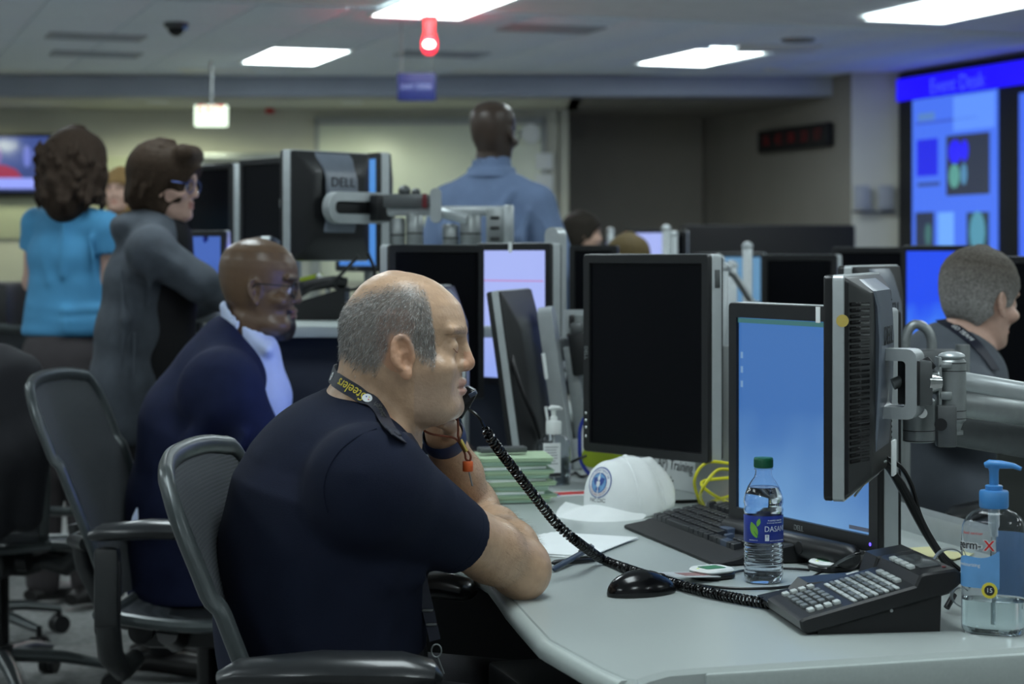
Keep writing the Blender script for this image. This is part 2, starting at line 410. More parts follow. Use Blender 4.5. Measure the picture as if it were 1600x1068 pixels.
t = thing('exit_sign', 'glowing white exit sign with red letters hanging below the bulkhead', 'exit sign', at(330, 181, 15.6))
MB().box((0, 0, 0), (.26, .05, .17), .012).build('casing', glow('exit_glow', C(235, 255, 230), None, 1.7), t)
text('lettering', 'EXIT', .10, glow('exit_red', C(235, 40, 50), None, 1.3), t, Mat((0, -.0262, .045), (1, 0, 0), (0, 0, 1), (0, -1, 0)), sx=1.05)
MB().cyl((0, 0, .08), (0, 0, CEIL - at(330, 181, 15.6).z), .012).build('hanger', 'alu', t)
t = thing('alarm_bell', 'small red fire alarm on the back wall near the exit sign', 'fire alarm', at(421, 169, 18.2))
MB().box((0, .03, 0), (.08, .06, .09), .01).build('casing', 'red', t); MB().ball((0, -.01, .0), (.028, .02, .028)).build('strobe', 'red', t)

bp = at(671, 74, 12.6)
t = thing('beacon_light', 'glowing red warning beacon hanging from the ceiling', 'beacon', (bp.x, bp.y, CEIL))
MB().lathe([(.055, 0), (.055, -.02), (.035, -.03), (.035, -.125), (.047, -.13), (.047, -.15)], 24).build('housing', 'red', t)  # red light falling on the stem is put into its colour
MB().lathe([(.044, -.15), (.05, -.165), (.05, -.21), (.04, -.235), (.02, -.25), (.001, -.252)], 24).build('lens', mat('red_lens', C(255, 40, 50), .2, emit=(C(255, 40, 60), 3)), t)
MB().ball((0, -.045, -.19), (.034, .012, .024)).build('bulb', mat('hot_bulb', (1, .8, .6), .3, emit=((1, .75, .5), 18)), t)
la = bpy.data.lights.new('beacon_lamp', 'POINT'); la.energy = 5; la.color = (1, .05, .09); la.shadow_soft_size = .04
lo = bpy.data.objects.new('beacon_lamp', la); COL.objects.link(lo); lo.parent = t; lo.location = (0, -.10, -.09)

sp = at(651, 136, 13.0)
t = thing('hanging_sign', 'dark blue ceiling sign with faint white lettering above the bald man in the blue shirt', 'sign', sp)
MB().box((0, 0, 0), (.25, .02, .18), .004).build('panel', mat('navy_sign', C(30, 42, 104), .5, noise=(10, .05), emit=(C(25, 38, 105), .05)), t)  # panel given a faint glow of its own
text('lettering', 'DAY DESK', .045, mat('sign_ink', C(150, 165, 215), .6, noise=(9, .02)), t, Mat((0, -.0105, 0), (1, 0, 0), (0, 0, 1), (0, -1, 0)))
for x in (-.1, .1): MB().cyl((x, 0, .088), (x, 0, CEIL - sp.z), .003, seg=6).build('hanging_wire', 'alu', t)

for px, py, d, lb in ((1215, 127, 16.2, 'small pale ceiling speaker disc near the column'), (340, 121, 16.4, 'pale unlit ceiling panel beside the bulkhead, long and low'), (275, 36, 13.0, 'small camera dome on the ceiling at upper left'), (1247, 70, 14.0, 'flat dark ceiling diffuser beside the video wall lamp'), (1215, 69, 14.6, 'flat round smoke detector beside the right lit panel')):
    p = at(px, py, d)
    if 'panel' in lb:
        o = tag(MB().box((p.x, p.y, CEIL - .005), (.6, .5, .02), .004).build('ceiling_panel', 'white'), lb, 'ceiling panel')
    elif 'dome' in lb:
        t = thing('ceiling_camera', lb, 'camera', (p.x, p.y, CEIL))
        MB().lathe([(.08, 0), (.08, -.03), (.06, -.04)], 24).build('base', 'alu_dark', t)
        MB().lathe([(.058, -.035), (.052, -.06), (.03, -.085), (.001, -.095)], 24).build('dome', 'black_gloss', t)
        MB().box((.07, -.05, -.04), (.03, .04, .03), .006).build('indicator', mat('pale_blue_lens', C(110, 150, 220), .3, noise=(9, .02)), t)
    else:
        t = thing('ceiling_speaker' if 'speaker' in lb else ('smoke_detector' if 'smoke' in lb else 'air_diffuser'), lb, 'speaker' if 'speaker' in lb else 'ceiling fitting', (p.x, p.y, CEIL))
        MB().lathe([(.12, 0), (.12, -.012), (.10, -.02)], 28).build('rim', 'white' if 'speaker' in lb else 'alu', t)
        MB().lathe([(.098, -.018), (.05, -.024), (.001, -.025)], 28).build('grille', 'white' if 'speaker' in lb else 'alu', t)
for px, py, d, lb in ((860, 50, 13.3, 'dark slotted air vent set in the ceiling right of the red beacon'), (150, 60, 13.8, 'slotted air vent in the ceiling beside the camera dome'), (690, 104, 15.0, 'slotted air vent in the ceiling just above the hanging blue sign'), (150, 97, 15.0, 'slotted air vent in the ceiling closest to the bulkhead, above the television')):
    p = at(px, py, d); t = thing('air_vent', lb, 'vent', (p.x, p.y, CEIL - .006), LIGHT_ROT, 'ceiling air vents')
    m = MB(); 
    for s in (-1, 1): m.box((0, s * .17, 0), (.66, .03, .02), .003); m.box((s * .315, 0, 0), (.03, .34, .02), .003)
    m.build('frame', 'vent', t)
    sl = MB().box((0, 0, 0), (.6, .03, .012), .002, Matrix.Rotation(R(25), 3, 'X')).mesh('slat'); finish(sl, 'vent')
    for k in range(7): link('slat', sl, t, loc=(0, -.13 + k * .043, 0))
t = thing('wall_clock_display', 'long dark red numeral wall clock panel on the dim side wall', 'wall clock', M=yawM(at(1247, 216, 17.5) , math.atan2(-2.9, .98)))
MB().box((0, -.04, 0), (1.35, .06, .2), .01).build('casing', 'black_matte', t)
for k in range(5):
    text('numerals', ('16', '42', '08', '20', '57')[k], .13, mat('dim_led', C(80, 18, 22), .5, emit=(C(90, 10, 14), .25)), t, Mat((-.5 + k * .25, -.072, 0), (1, 0, 0), (0, 0, 1), (0, -1, 0)))
p = at(1327, 237, 16.75); t = thing('wall_camera', 'small dark security camera on the column edge', 'camera', p)
MB().box((0, 0, 0), (.05, .09, .05), .01).build('body', 'black', t); MB().cyl((0, .04, 0), (.12, .05, .03), .012).build('bracket', 'black', t)
m = thing('light_switch', 'pair of pale switch plates on the grey column', 'light switch', at(1366, 308, 16.5))
for x in (-.1, .1): MB().box((x, .03, 0), (.13, .03, .2), .006).build('plate', 'panel_grey', m)
MB().box((0, .03, -.12), (.36, .03, .02), .004).build('ledge', 'alu_dark', m)
o = tag(MB().cyl(at(829, 208, 18.2), at(829, 208, 18.28), .09, seg=24).build('wall_speaker', 'white'), 'round white wall speaker beside the bald man in the blue shirt', 'speaker')
t = thing('notice', 'two pale notices pinned one above the other on the back wall behind the blue-shirted man', 'notice', at(850, 262, 18.24))
for z in (.06, -.13): MB().box((0, .01, z), (.16, .006, .15), .001).build('sheet', 'paper', t)
o = tag(MB().box((1.98, 15.5, .73), (1.32, .4, 1.46), .02).build('cabinet_row', 'black_matte'), 'long black cabinet standing against the dim recess wall', 'cabinet')
o = tag(MB().box((-5.0, 15.4, .56), (1.6, .45, 1.12), .02).build('storage_cabinet', 'black_matte'), 'low black cabinet below the television', 'cabinet')

# ------------------------------------------------------------------ video wall
VN = Vector((-VD.y, VD.x)) * -1            # into the room
yawV = math.atan2(-VD.y, -VD.x)
def wall_pt(px, py=None, off=0.05):
    """distance along the wall where the sight line through px meets it"""
    k = (px - 800) / F; A = VA + VN * off
    return (k * A.y - A.x) / (VD.x - k * VD.y)
t = thing('video_wall', 'large wall of blue data displays with a bright blue title bar', 'video wall', M=Mat((VA.x, VA.y, 0), (VD.x, VD.y, 0), (-VN.x, -VN.y, 0), (0, 0, 1)))
MB().box((3.5, -.02, 1.55), (6.98, .06, 2.36), .01).build('frame', 'black_matte', t)
def vbox(nm, x0, x1, y0, y1, mt, off=.055, th=.008):
    """window on the wall from px columns x0..x1 and rows y0..y1 read at x0"""
    a, b = wall_pt(x0), wall_pt(x1); d = (VA + VD * a).y
    z1 = ZC - (y0 - 395) / F * d; z0 = ZC - (y1 - 395) / F * d
    return MB().box(((a + b) / 2, -off, (z0 + z1) / 2), (abs(b - a), th, z1 - z0)).build(nm, mt, t)
g = lambda n, c, s=1.0: glow(n, C(*c), None, s)
vbox('title_bar', 1403, 1640, 125, 159, g('wall_title_blue', (26, 4, 255), 1.15), .06)
a = wall_pt(1497); text('lettering', 'Event Desk', .17, g('wall_title_ink', (70, 90, 255)), t, Mat((a, -.066, ZC - (131 - 395) / F * (VA + VD * a).y), (1, 0, 0), (0, 0, 1), (0, -1, 0)))
vbox('map_page', 1427, 1560, 157, 470, g('wall_page', (74, 118, 245)), .055)
vbox('page_header', 1492, 1556, 152, 205, g('wall_header', (98, 150, 255)), .061)
vbox('page_rule', 1433, 1530, 192, 196, g('wall_rule', (62, 92, 205)), .061)
vbox('page_block', 1437, 1462, 178, 190, g('wall_olive', (88, 132, 200)), .061)
vbox('chart', 1435, 1467, 219, 276, g('wall_chart', (38, 44, 232)), .061)
vbox('chart_caption', 1436, 1470, 286, 292, g('wall_caption', (52, 76, 150)), .061)
vbox('map_window', 1481, 1548, 213, 306, g('wall_map_dark', (46, 54, 74)), .061)
vbox('radar_window', 1433, 1461, 332, 420, g('wall_map_dark2', (44, 54, 78)), .061)
vbox('pale_window', 1468, 1492, 332, 390, g('wall_pale', (112, 172, 255)), .061)
vbox('satellite_window', 1513, 1547, 332, 420, g('wall_map_dark3', (40, 60, 70)), .061)
vbox('next_page', 1594, 1660, 146, 470, g('wall_page2', (70, 110, 245)), .055)
def blob(px, py, rx, rz, c, off=.067):
    a = wall_pt(px); d = (VA + VD * a).y
    MB().ball((a, -off, ZC - (py - 395) / F * d), (rx, .003, rz)).build('map_blob', g('wall_blob', c), t)
blob(1495, 237, .10, .095, (44, 38, 255)); blob(1510, 235, .055, .085, (44, 38, 255)); blob(1494, 275, .08, .095, (92, 158, 150)); blob(1509, 272, .045, .085, (84, 140, 180))
blob(1530, 362, .11, .16, (84, 150, 175)); blob(1453, 366, .05, .09, (66, 110, 110))
la = None
# ------------------------------------------------------------------ bodies grown as one smooth surface from signed distances
class Field:
    def __init__(s, lo, hi, h):
        s.lo = np.array(lo, float); s.h = h; s.n = np.ceil((np.array(hi) - s.lo) / h).astype(int) + 1
        s.D = np.full(s.n, .3, np.float32); s.T = Matrix.Identity(4)
        s.ax = [(s.lo[i] + np.arange(s.n[i]) * h).astype(np.float32) for i in range(3)]
    def _run(s, fn, lo, hi, k, mode):
        """fn(x,y,z) in the local frame; lo/hi local bounds"""
        cs = np.array([s.T @ Vector((x, y, z)) for x in (lo[0], hi[0]) for y in (lo[1], hi[1]) for z in (lo[2], hi[2])])
        pad = k * 1.3 + 3 * s.h
        a = np.clip(np.floor((cs.min(0) - pad - s.lo) / s.h).astype(int), 0, s.n); b = np.clip(np.ceil((cs.max(0) + pad - s.lo) / s.h).astype(int) + 1, 0, s.n)
        if (b - a).min() <= 0: return
        sl = tuple(slice(a[i], b[i]) for i in range(3))
        X = s.ax[0][sl[0]][:, None, None]; Y = s.ax[1][sl[1]][None, :, None]; Z = s.ax[2][sl[2]][None, None, :]
        I = s.T.inverted(); c = lambda r: (I[r][0] * X + I[r][1] * Y + I[r][2] * Z + I[r][3]).astype(np.float32)
        d = fn(c(0), c(1), c(2)); A = s.D[sl]
        if mode == 'sub':
            if k > 0: t = np.clip(.5 - .5 * (A + d) / k, 0, 1); s.D[sl] = A * (1 - t) - d * t + k * t * (1 - t)
            else: s.D[sl] = np.maximum(A, -d)
        else:
            if k > 0: t = np.clip(.5 + .5 * (A - d) / k, 0, 1); s.D[sl] = A * (1 - t) + d * t - k * t * (1 - t)
            else: s.D[sl] = np.minimum(A, d)
    def ell(s, c, r, k=.01, sub=False, rot=None):
        r = (r, r, r) if isinstance(r, (int, float)) else r; m = max(r)
        Q = rot.transposed() if rot is not None else Matrix.Identity(3)
        def fn(x, y, z):
            x, y, z = x - c[0], y - c[1], z - c[2]
            u = Q[0][0] * x + Q[0][1] * y + Q[0][2] * z; v = Q[1][0] * x + Q[1][1] * y + Q[1][2] * z; w_ = Q[2][0] * x + Q[2][1] * y + Q[2][2] * z
            k0 = np.sqrt((u / r[0]) ** 2 + (v / r[1]) ** 2 + (w_ / r[2]) ** 2); k1 = np.sqrt((u / r[0] ** 2) ** 2 + (v / r[1] ** 2) ** 2 + (w_ / r[2] ** 2) ** 2)
            return k0 * (k0 - 1) / np.maximum(k1, 1e-6)
        mm = (m, m, m) if rot is not None else r
        s._run(fn, [c[i] - mm[i] for i in range(3)], [c[i] + mm[i] for i in range(3)], k, 'sub' if sub else 'add')
    def cap(s, a, b, ra, rb, k=.01, sub=False, sq=None, flat=False):
        """tapered capsule; sq=(axis, factor) widens it along axis; flat cuts the b end square"""
        a = np.array(a, float); b = np.array(b, float); m = max(ra, rb) * (max(1, sq[1]) if sq else 1)
        def fn(x, y, z):
            p = [x - a[0], y - a[1], z - a[2]]; e = b - a
            if sq:
                n = np.array(sq[0], float); n /= np.linalg.norm(n); g = 1 / sq[1] - 1
                q = p[0] * n[0] + p[1] * n[1] + p[2] * n[2]; p = [p[i] + q * n[i] * g for i in range(3)]; e = e + n * (e @ n) * g
            L2 = max(float(e @ e), 1e-9); t = np.clip((p[0] * e[0] + p[1] * e[1] + p[2] * e[2]) / L2, 0, 1)
            d = np.sqrt((p[0] - t * e[0]) ** 2 + (p[1] - t * e[1]) ** 2 + (p[2] - t * e[2]) ** 2) - (ra + (rb - ra) * t)
            if flat:
                l = math.sqrt(L2); d = np.maximum(d, (p[0] * e[0] + p[1] * e[1] + p[2] * e[2]) / l - l)
            return d
        s._run(fn, [min(a[i], b[i]) - m for i in range(3)], [max(a[i], b[i]) + m for i in range(3)], k, 'sub' if sub else 'add')
    def chain(s, pts, rr, k=.01, **kw):
        for i in range(len(pts) - 1): s.cap(pts[i], pts[i + 1], rr[i], rr[i + 1], k, **kw)
    def cut(s, p, n):
        """remove what lies on the n side of the plane through p"""
        X = s.ax[0][:, None, None]; Y = s.ax[1][None, :, None]; Z = s.ax[2][None, None, :]
        s.D = np.maximum(s.D, ((X - p[0]) * n[0] + (Y - p[1]) * n[1] + (Z - p[2]) * n[2]).astype(np.float32))
    def mesh(s, name, smooth=2, colour=None, origin=(0, 0, 0)):
        D = s.D; D[0] = D[-1] = .3; D[:, 0] = D[:, -1] = .3; D[:, :, 0] = D[:, :, -1] = .3
        S = D < 0; c = np.zeros(np.array(S.shape) - 1, np.int8); offs = [(i, j, k) for i in (0, 1) for j in (0, 1) for k in (0, 1)]
        sh = S.shape; cut = lambda A, o: A[o[0]:sh[0] - 1 + o[0], o[1]:sh[1] - 1 + o[1], o[2]:sh[2] - 1 + o[2]]
        for o in offs: c += cut(S, o)
        mask = (c > 0) & (c < 8); idx = np.argwhere(mask)
        vals = np.stack([D[idx[:, 0] + o[0], idx[:, 1] + o[1], idx[:, 2] + o[2]] for o in offs], 1)
        acc = np.zeros((len(idx), 3)); cnt = np.zeros(len(idx))
        for a in range(8):
            for b in range(a + 1, 8):
                df = np.array(offs[b]) - np.array(offs[a])
                if np.abs(df).sum() != 1: continue
                cr = (vals[:, a] < 0) != (vals[:, b] < 0); t = vals[:, a] / np.where(cr, vals[:, a] - vals[:, b], 1)
                acc += np.where(cr[:, None], np.array(offs[a]) + t[:, None] * df, 0); cnt += cr
        v = s.lo + (idx + acc / cnt[:, None]) * s.h
        gid = np.full(c.shape, -1, np.int32); gid[mask] = np.arange(len(idx)); quads = []
        for ax in range(3):
            u, w_ = (ax + 1) % 3, (ax + 2) % 3
            s0 = [slice(None)] * 3; s1 = [slice(None)] * 3; s0[ax] = slice(0, -1); s1[ax] = slice(1, None)
            A, B = S[tuple(s0)], S[tuple(s1)]; e = np.argwhere(A != B); e = e[(e[:, u] > 0) & (e[:, w_] > 0)]
            fl = A[e[:, 0], e[:, 1], e[:, 2]]; q = []
            for du, dw in ((-1, -1), (0, -1), (0, 0), (-1, 0)):
                g = e.copy(); g[:, u] += du; g[:, w_] += dw; q.append(gid[g[:, 0], g[:, 1], g[:, 2]])
            q = np.stack(q, 1); q[~fl] = q[~fl][:, ::-1]; quads.append(q)
        q = np.concatenate(quads); q = q[(q >= 0).all(1)]
        if smooth:
            e = np.concatenate([q[:, [0, 1]], q[:, [1, 2]], q[:, [2, 3]], q[:, [3, 0]]]); n = len(v)
            deg = np.bincount(e[:, 0], minlength=n) + np.bincount(e[:, 1], minlength=n)
            for it in range(smooth):
                m = np.stack([np.bincount(e[:, 0], v[e[:, 1], i], n) + np.bincount(e[:, 1], v[e[:, 0], i], n) for i in range(3)], 1) / np.maximum(deg, 1)[:, None]
                v = v * .4 + m * .6
        me = bpy.data.meshes.new(name); me.vertices.add(len(v)); me.loops.add(q.size); me.polygons.add(len(q))
        me.vertices.foreach_set('co', (v - np.array(origin)).astype(np.float32).ravel()); me.loops.foreach_set('vertex_index', q.astype(np.int32).ravel())
        me.polygons.foreach_set('loop_start', np.arange(0, q.size, 4, dtype=np.int32)); me.polygons.foreach_set('loop_total', np.full(len(q), 4, np.int32))
        me.update(calc_edges=True); me.polygons.foreach_set('use_smooth', [True] * len(q))
        if colour is not None:
            cc = np.ones((len(v), 4), np.float32); cc[:, :3] = colour(v); a = me.color_attributes.new('Col', 'FLOAT_COLOR', 'POINT'); a.data.foreach_set('color', cc.ravel())
        return me, v, q
# ---- head: horizontal slices (front, back, half width) plus features; x to the person's right hand, y to the front, z up, 0 at eye level
HEAD = [(-.118, .045, .0, .018), (-.112, .066, -.01, .034), (-.10, .078, -.025, .046), (-.085, .082, -.04, .053), (-.07, .080, -.055, .057), (-.055, .081, -.068, .061),
        (-.04, .080, -.08, .065), (-.02, .078, -.09, .069), (0, .078, -.097, .072), (.02, .084, -.101, .074), (.04, .085, -.102, .0755), (.06, .079, -.099, .0745),
        (.08, .065, -.088, .067), (.095, .046, -.07, .054), (.105, .022, -.05, .036), (.110, .0, -.03, .018), (.1125, -.012, -.018, .004)]
def slices(tab, grow=0.0, nexp=2.15, taper=.2):
    t = np.array(tab, np.float32)
    def fn(x, y, z):
        zf = np.clip(z, t[0, 0], t[-1, 0]); sh = zf.shape; zz = zf.ravel()
        yf = np.interp(zz, t[:, 0], t[:, 1]).reshape(sh) + grow; yb = np.interp(zz, t[:, 0], t[:, 2]).reshape(sh) - grow; wd = np.interp(zz, t[:, 0], t[:, 3]).reshape(sh) + grow
        cy = (yf + yb) / 2; ry = np.maximum((yf - yb) / 2, .003); rx = np.maximum(wd, .003)
        u = np.clip((y - cy) / ry, -1, 1.2); rx = rx * (1 - taper * np.clip(u, 0, 1.2) ** 1.6)
        f = (np.power(np.power(np.abs(x) / rx, nexp) + np.power(np.abs(y - cy) / ry, nexp), 1 / nexp) - 1) * np.minimum(rx, ry)
        return np.maximum(f, np.maximum(z - t[-1, 0] - grow, t[0, 0] - grow - z)).astype(np.float32)
    return fn
HB = ([-.1, -.13, -.14], [.1, .13, .13])
def head(F_, T, tab=HEAD, nose=(.0985, -.029), mouth=-.060, ear=(-.002, -.016), lips=1.0, brow=1.0, eyes='open', jowl=0, nexp=2.15, ears=True):
    F_.T = T; F_._run(slices(tab, 0, nexp), *HB, .006, 'add')
    t = np.array(tab); yf = lambda z: float(np.interp(z, t[:, 0], t[:, 1])); wd = lambda z: float(np.interp(z, t[:, 0], t[:, 3]))
    if jowl:
        for s in (-1, 1): F_.ell((s * .028, .035, -.088), (.034, .045, .03 * jowl), .02)
    for s in (-1, 1):                                         # eye sockets, lids, cheekbones
        F_.ell((s * .034, yf(0) + .006, .001), (.021, .016, .0125), .012, sub=True)
        F_.ell((s * .032, yf(0) - .0155, -.001), (.0145, .0135, .0125), .004)
        if eyes == 'down': F_.ell((s * .032, yf(0) - .0145, -.002), (.0160, .0150, .0140), .003)
        F_.cap((s * .012, yf(.02) - .004, .019), (s * .046, yf(.02) - .016, .022), .0075 * brow, .0065 * brow, .008)
        F_.ell((s * .046, yf(-.03) - .026, -.030), (.022, .022, .016), .018)
    F_.cap((0, yf(.012) - .004, .014), (0, nose[0] - .009, nose[1] + .004), .0075, .0098, .010)
    F_.ell((0, nose[0] - .0105, nose[1]), (.0115, .0105, .0095), .006)
    for s in (-1, 1):
        F_.ell((s * .0125, nose[0] - .018, nose[1] - .002), (.0075, .0095, .0075), .005)
        F_.ell((s * .0065, nose[0] - .016, nose[1] - .010), (.0035, .005, .003), .003, sub=True)
    ym = yf(mouth)
    for (dz, r, o) in ((.0065, .0056, .002), (-.006, .0064, .001)):
        F_.chain([(-.024, ym - .012, mouth), (-.010, ym - .001 + o, mouth + dz), (.010, ym - .001 + o, mouth + dz), (.024, ym - .012, mouth)], [.002 * lips, r * lips, r * lips, .002 * lips], .004)
    F_.chain([(-.026, ym - .010, mouth - .001), (0, ym + .009, mouth), (.026, ym - .010, mouth - .001)], [.0012, .0016, .0012], .004, sub=True)
    F_.ell((0, yf(-.09) - .008, -.092), (.016, .014, .013), .014)
    if ears:
        for s in (-1, 1):
            E = T @ Matrix.Translation((s * (wd(ear[1]) + .004), ear[0], ear[1])) @ Matrix.Rotation(s * R(24), 4, 'Z') @ Matrix.Rotation(R(8), 4, 'X') @ Matrix.Rotation(s * R(-8), 4, 'Y')
            F_.T = E
            F_.ell((0, 0, 0), (.0045, .0155, .029), .004)
            rim = [(s * .004, .014 * math.cos(a) * (1 if a < PI else 1.08), .006 + .0235 * math.sin(a)) for a in [R(q) for q in range(-10, 241, 25)]]
            F_.chain(rim, [.0039] * len(rim), .002)
            F_.chain([(s * .003, -.008, .016), (s * .004, -.006, -.004), (s * .003, .001, -.015)], [.003] * 3, .003)
            F_.ell((s * .002, .001, -.024), (.0045, .008, .009), .004)
            F_.ell((s * .0055, .003, -.005), (.0065, .0075, .0115), .002, sub=True); F_.ell((s * .0055, .001, .012), (.0045, .0075, .007), .002, sub=True)
            F_.ell((s * .002, .0135, -.004), (.004, .004, .006), .003)
    F_.T = Matrix.Identity(4)
def hand(F_, wrist, fwd, nrm, side=1, curl=.5, k=.004, s=1.0, spread=1.0):
    """palm, four fingers of unequal length and a thumb from the side of the palm; nrm leaves the back of the hand"""
    f = Vector(fwd).normalized(); n = Vector(nrm); n = (n - f * n.dot(f)).normalized(); a = f.cross(n) * side   # a towards the thumb
    w_ = Vector(wrist); P = lambda x, y, z: w_ + (f * x + a * y + n * z) * s
    for y in (-.028, -.009, .010, .027): F_.cap(P(.012, y * .6, 0), P(.085, y, .002), .0145 * s, .0115 * s, .008)
    for y, L, r in ((-.031, .060, .0075), (-.0105, .075, .0085), (.0105, .082, .0088), (.031, .074, .0085)):
        p = P(.088, y, .002); an = curl * .5; q = [p]
        for fr in (.45, .31, .24):
            d = f * math.cos(an) - n * math.sin(an) + a * (y * .8 * spread); q.append(q[-1] + d.normalized() * L * fr * s); an += curl * .9
        F_.chain(q, [r * s, r * .93 * s, r * .86 * s, r * .75 * s], .003)
    b = P(.022, .028, -.006); q = [b, b + (f * .6 + a * .75 - n * .25).normalized() * .042 * s]; q.append(q[-1] + (f * .9 + a * .25 - n * .35 * (1 + curl)).normalized() * .032 * s); q.append(q[-1] + (f * .9 - n * .45 * (1 + curl)).normalized() * .026 * s)
    F_.chain(q, [.0135 * s, .0105 * s, .0095 * s, .0075 * s], .006)
def headT(o, yaw, pitch=0, roll=0, s=1.0):
    """o world point between the ears at eye level; yaw: direction the face looks (0 = +X, counter-clockwise); pitch down positive"""
    return Matrix.Translation(o) @ Matrix.Rotation(R(yaw - 90), 4, 'Z') @ Matrix.Rotation(-R(pitch), 4, 'X') @ Matrix.Rotation(R(roll), 4, 'Y') @ Matrix.Scale(s, 4)
def tocol(c): return np.array(c[:3])
def ribbon(name, pts, nrm, wd, th, m, parent, close=False):
    """flat band following pts; nrm[i] leaves its face"""
    P = [Vector(p) for p in pts]; Nn = [Vector(n).normalized() for n in nrm]; up = []; dn = []
    for i in range(len(P)):
        t = (P[min(i + 1, len(P) - 1)] - P[max(i - 1, 0)]).normalized(); b = Nn[i].cross(t).normalized() * wd / 2; up.append((P[i] + b, P[i] + b * 0, P[i] - b))
    mb = MB().grid([list(q) for q in up], th); return mb.build(name, m, parent, 60)
def strands(name, me_v, me_n, pick, count, length, radius, dirfn, colfn, parent, material, origin=(0, 0, 0), seed=3):
    """short hairs, each a thin tapering blade leaving the skin"""
    rs = np.random.RandomState(seed); cand = np.nonzero(pick(me_v))[0]
    if len(cand) == 0: return
    c = rs.choice(cand, count); p = me_v[c] + rs.normal(0, .0012, (count, 3)); n = me_n[c]; p = p - n * .001
    d = dirfn(me_v[c], n) + rs.normal(0, .28, (count, 3)); d /= np.linalg.norm(d, axis=1)[:, None]
    sd = np.cross(d, rs.normal(0, 1, (count, 3))); sd /= np.maximum(np.linalg.norm(sd, axis=1), 1e-6)[:, None]
    L = (length * rs.uniform(.6, 1.25, count))[:, None]; bend = rs.normal(0, .25, (count, 3)) - n * .25
    m1 = p + d * L * .55; tip = m1 + (d + bend) * L * .45
    v = np.stack([p - sd * radius, p + sd * radius, m1 + sd * radius * .8, m1 - sd * radius * .8, tip], 1).reshape(-1, 3) - np.array(origin)
    k = np.arange(count)[:, None] * 5; q = np.concatenate([k + np.array([[0, 1, 2, 3]])]); t = k + np.array([[3, 2, 4]])
    me = bpy.data.meshes.new(name); me.from_pydata(v.tolist(), [], q.tolist() + t.tolist()); me.update()
    cc = np.ones((count, 5, 4), np.float32); cc[:, :, :3] = colfn(me_v[c], rs)[:, None, :]
    a = me.color_attributes.new('Col', 'FLOAT_COLOR', 'POINT'); a.data.foreach_set('color', cc.ravel()); me.materials.append(material)
    o = link(name, me, parent); o['kind'] = 'stuff'; return o
def normals(me):
    n = np.empty(len(me.vertices) * 3, np.float32); me.vertex_normals.foreach_get('vector', n); return n.reshape(-1, 3)
MT['skin'] = mat('skin', (.6, .4, .3), .34, vcol=True, noise=(70, .09), bump=(220, .35), spec=.45)
MT['skin_far'] = mat('skin_soft', (.6, .4, .3), .5, vcol=True, noise=(60, .06))
MT['skin_shiny'] = mat('skin_shiny', (.4, .25, .15), .34, vcol=True, noise=(60, .08), bump=(200, .25))
MT['hairs'] = mat('hair_blades', (.3, .3, .3), .45, vcol=True)
MT['hair_mass'] = mat('hair_mass', (.3, .3, .3), .7, vcol=True, noise=(160, .35), bump=(260, .7), spec=.15)
MT['eye_white'] = mat('eye_white', C(205, 200, 196), .2, noise=(40, .03))
MT['pupil'] = mat('pupil', C(40, 26, 18), .15, noise=(40, .03))
def eyes(T, parent, tab=HEAD, origin=(0, 0, 0), back=0, s=1.0):
    y = float(np.interp(0, [r[0] for r in tab], [r[1] for r in tab]))
    for sx in (-1, 1):
        c = T @ Vector((sx * .032, y - .0135 - back, -.0045)) - Vector(origin)
        e = MB().ball((0, 0, 0), .0128 * s, 16, 12).build('eyeball', 'eye_white', parent, loc=c)
        d = (T.to_3x3() @ Vector((0, 1, -.25))).normalized()
        MB().ball(d * .0085 * s, .0058 * s, 12, 8).build('iris', 'pupil', e)
# ------------------------------------------------------------------ people
MT['navy_tee'] = mat('navy_cotton', C(26, 31, 48), .9, noise=(20, .1), bump=(900, .4), spec=.2)
MT['dark_trouser'] = mat('dark_trousers', C(28, 29, 34), .85, noise=(20, .1), bump=(500, .3))
MT['blazer'] = mat('navy_wool', C(28, 34, 60), .9, noise=(30, .12), bump=(600, .4), spec=.2)
MT['pale_shirt'] = mat('pale_blue_shirt', C(196, 208, 236), .85, noise=(20, .05), bump=(500, .2))
MT['blue_shirt'] = mat('blue_chambray', C(108, 127, 160), .9, noise=(14, .07), bump=(260, .5))
MT['teal_top'] = mat('bright_blue_blouse', C(72, 142, 186), .8, noise=(10, .07), bump=(120, .3))
MT['grey_cardigan'] = mat('grey_knit', C(74, 80, 88), .95, noise=(24, .14), bump=(300, .6))
MT['black_dress'] = mat('black_cloth', C(20, 20, 23), .9, noise=(20, .1), bump=(300, .3))
MT['brown_trouser'] = mat('charcoal_trousers', C(62, 58, 60), .9, noise=(12, .1), bump=(300, .3))
MT['grey_polo'] = mat('grey_polo', C(84, 90, 98), .9, noise=(18, .08), bump=(500, .3))
MT['lanyard'] = mat('navy_ribbon', C(26, 30, 46), .55, noise=(90, .08))
MT['gold_ink'] = mat('gold_ink', C(214, 196, 70), .6, noise=(60, .05))
MT['shoe'] = mat('shoe_leather', C(22, 20, 20), .4, noise=(40, .1))
MT['lens'] = mat('spectacle_lens', (.9, .93, .97), .03, trans=1, ior=1.08, noise=(9, .01))
def sdf_part(F_, name, m, parent, org, smooth=2, colour=None, kind=None):
    me, v, q = F_.mesh(name, smooth, colour, org); me.materials.append(MT[m]); o = link(name, me, parent)
    return o, me, v
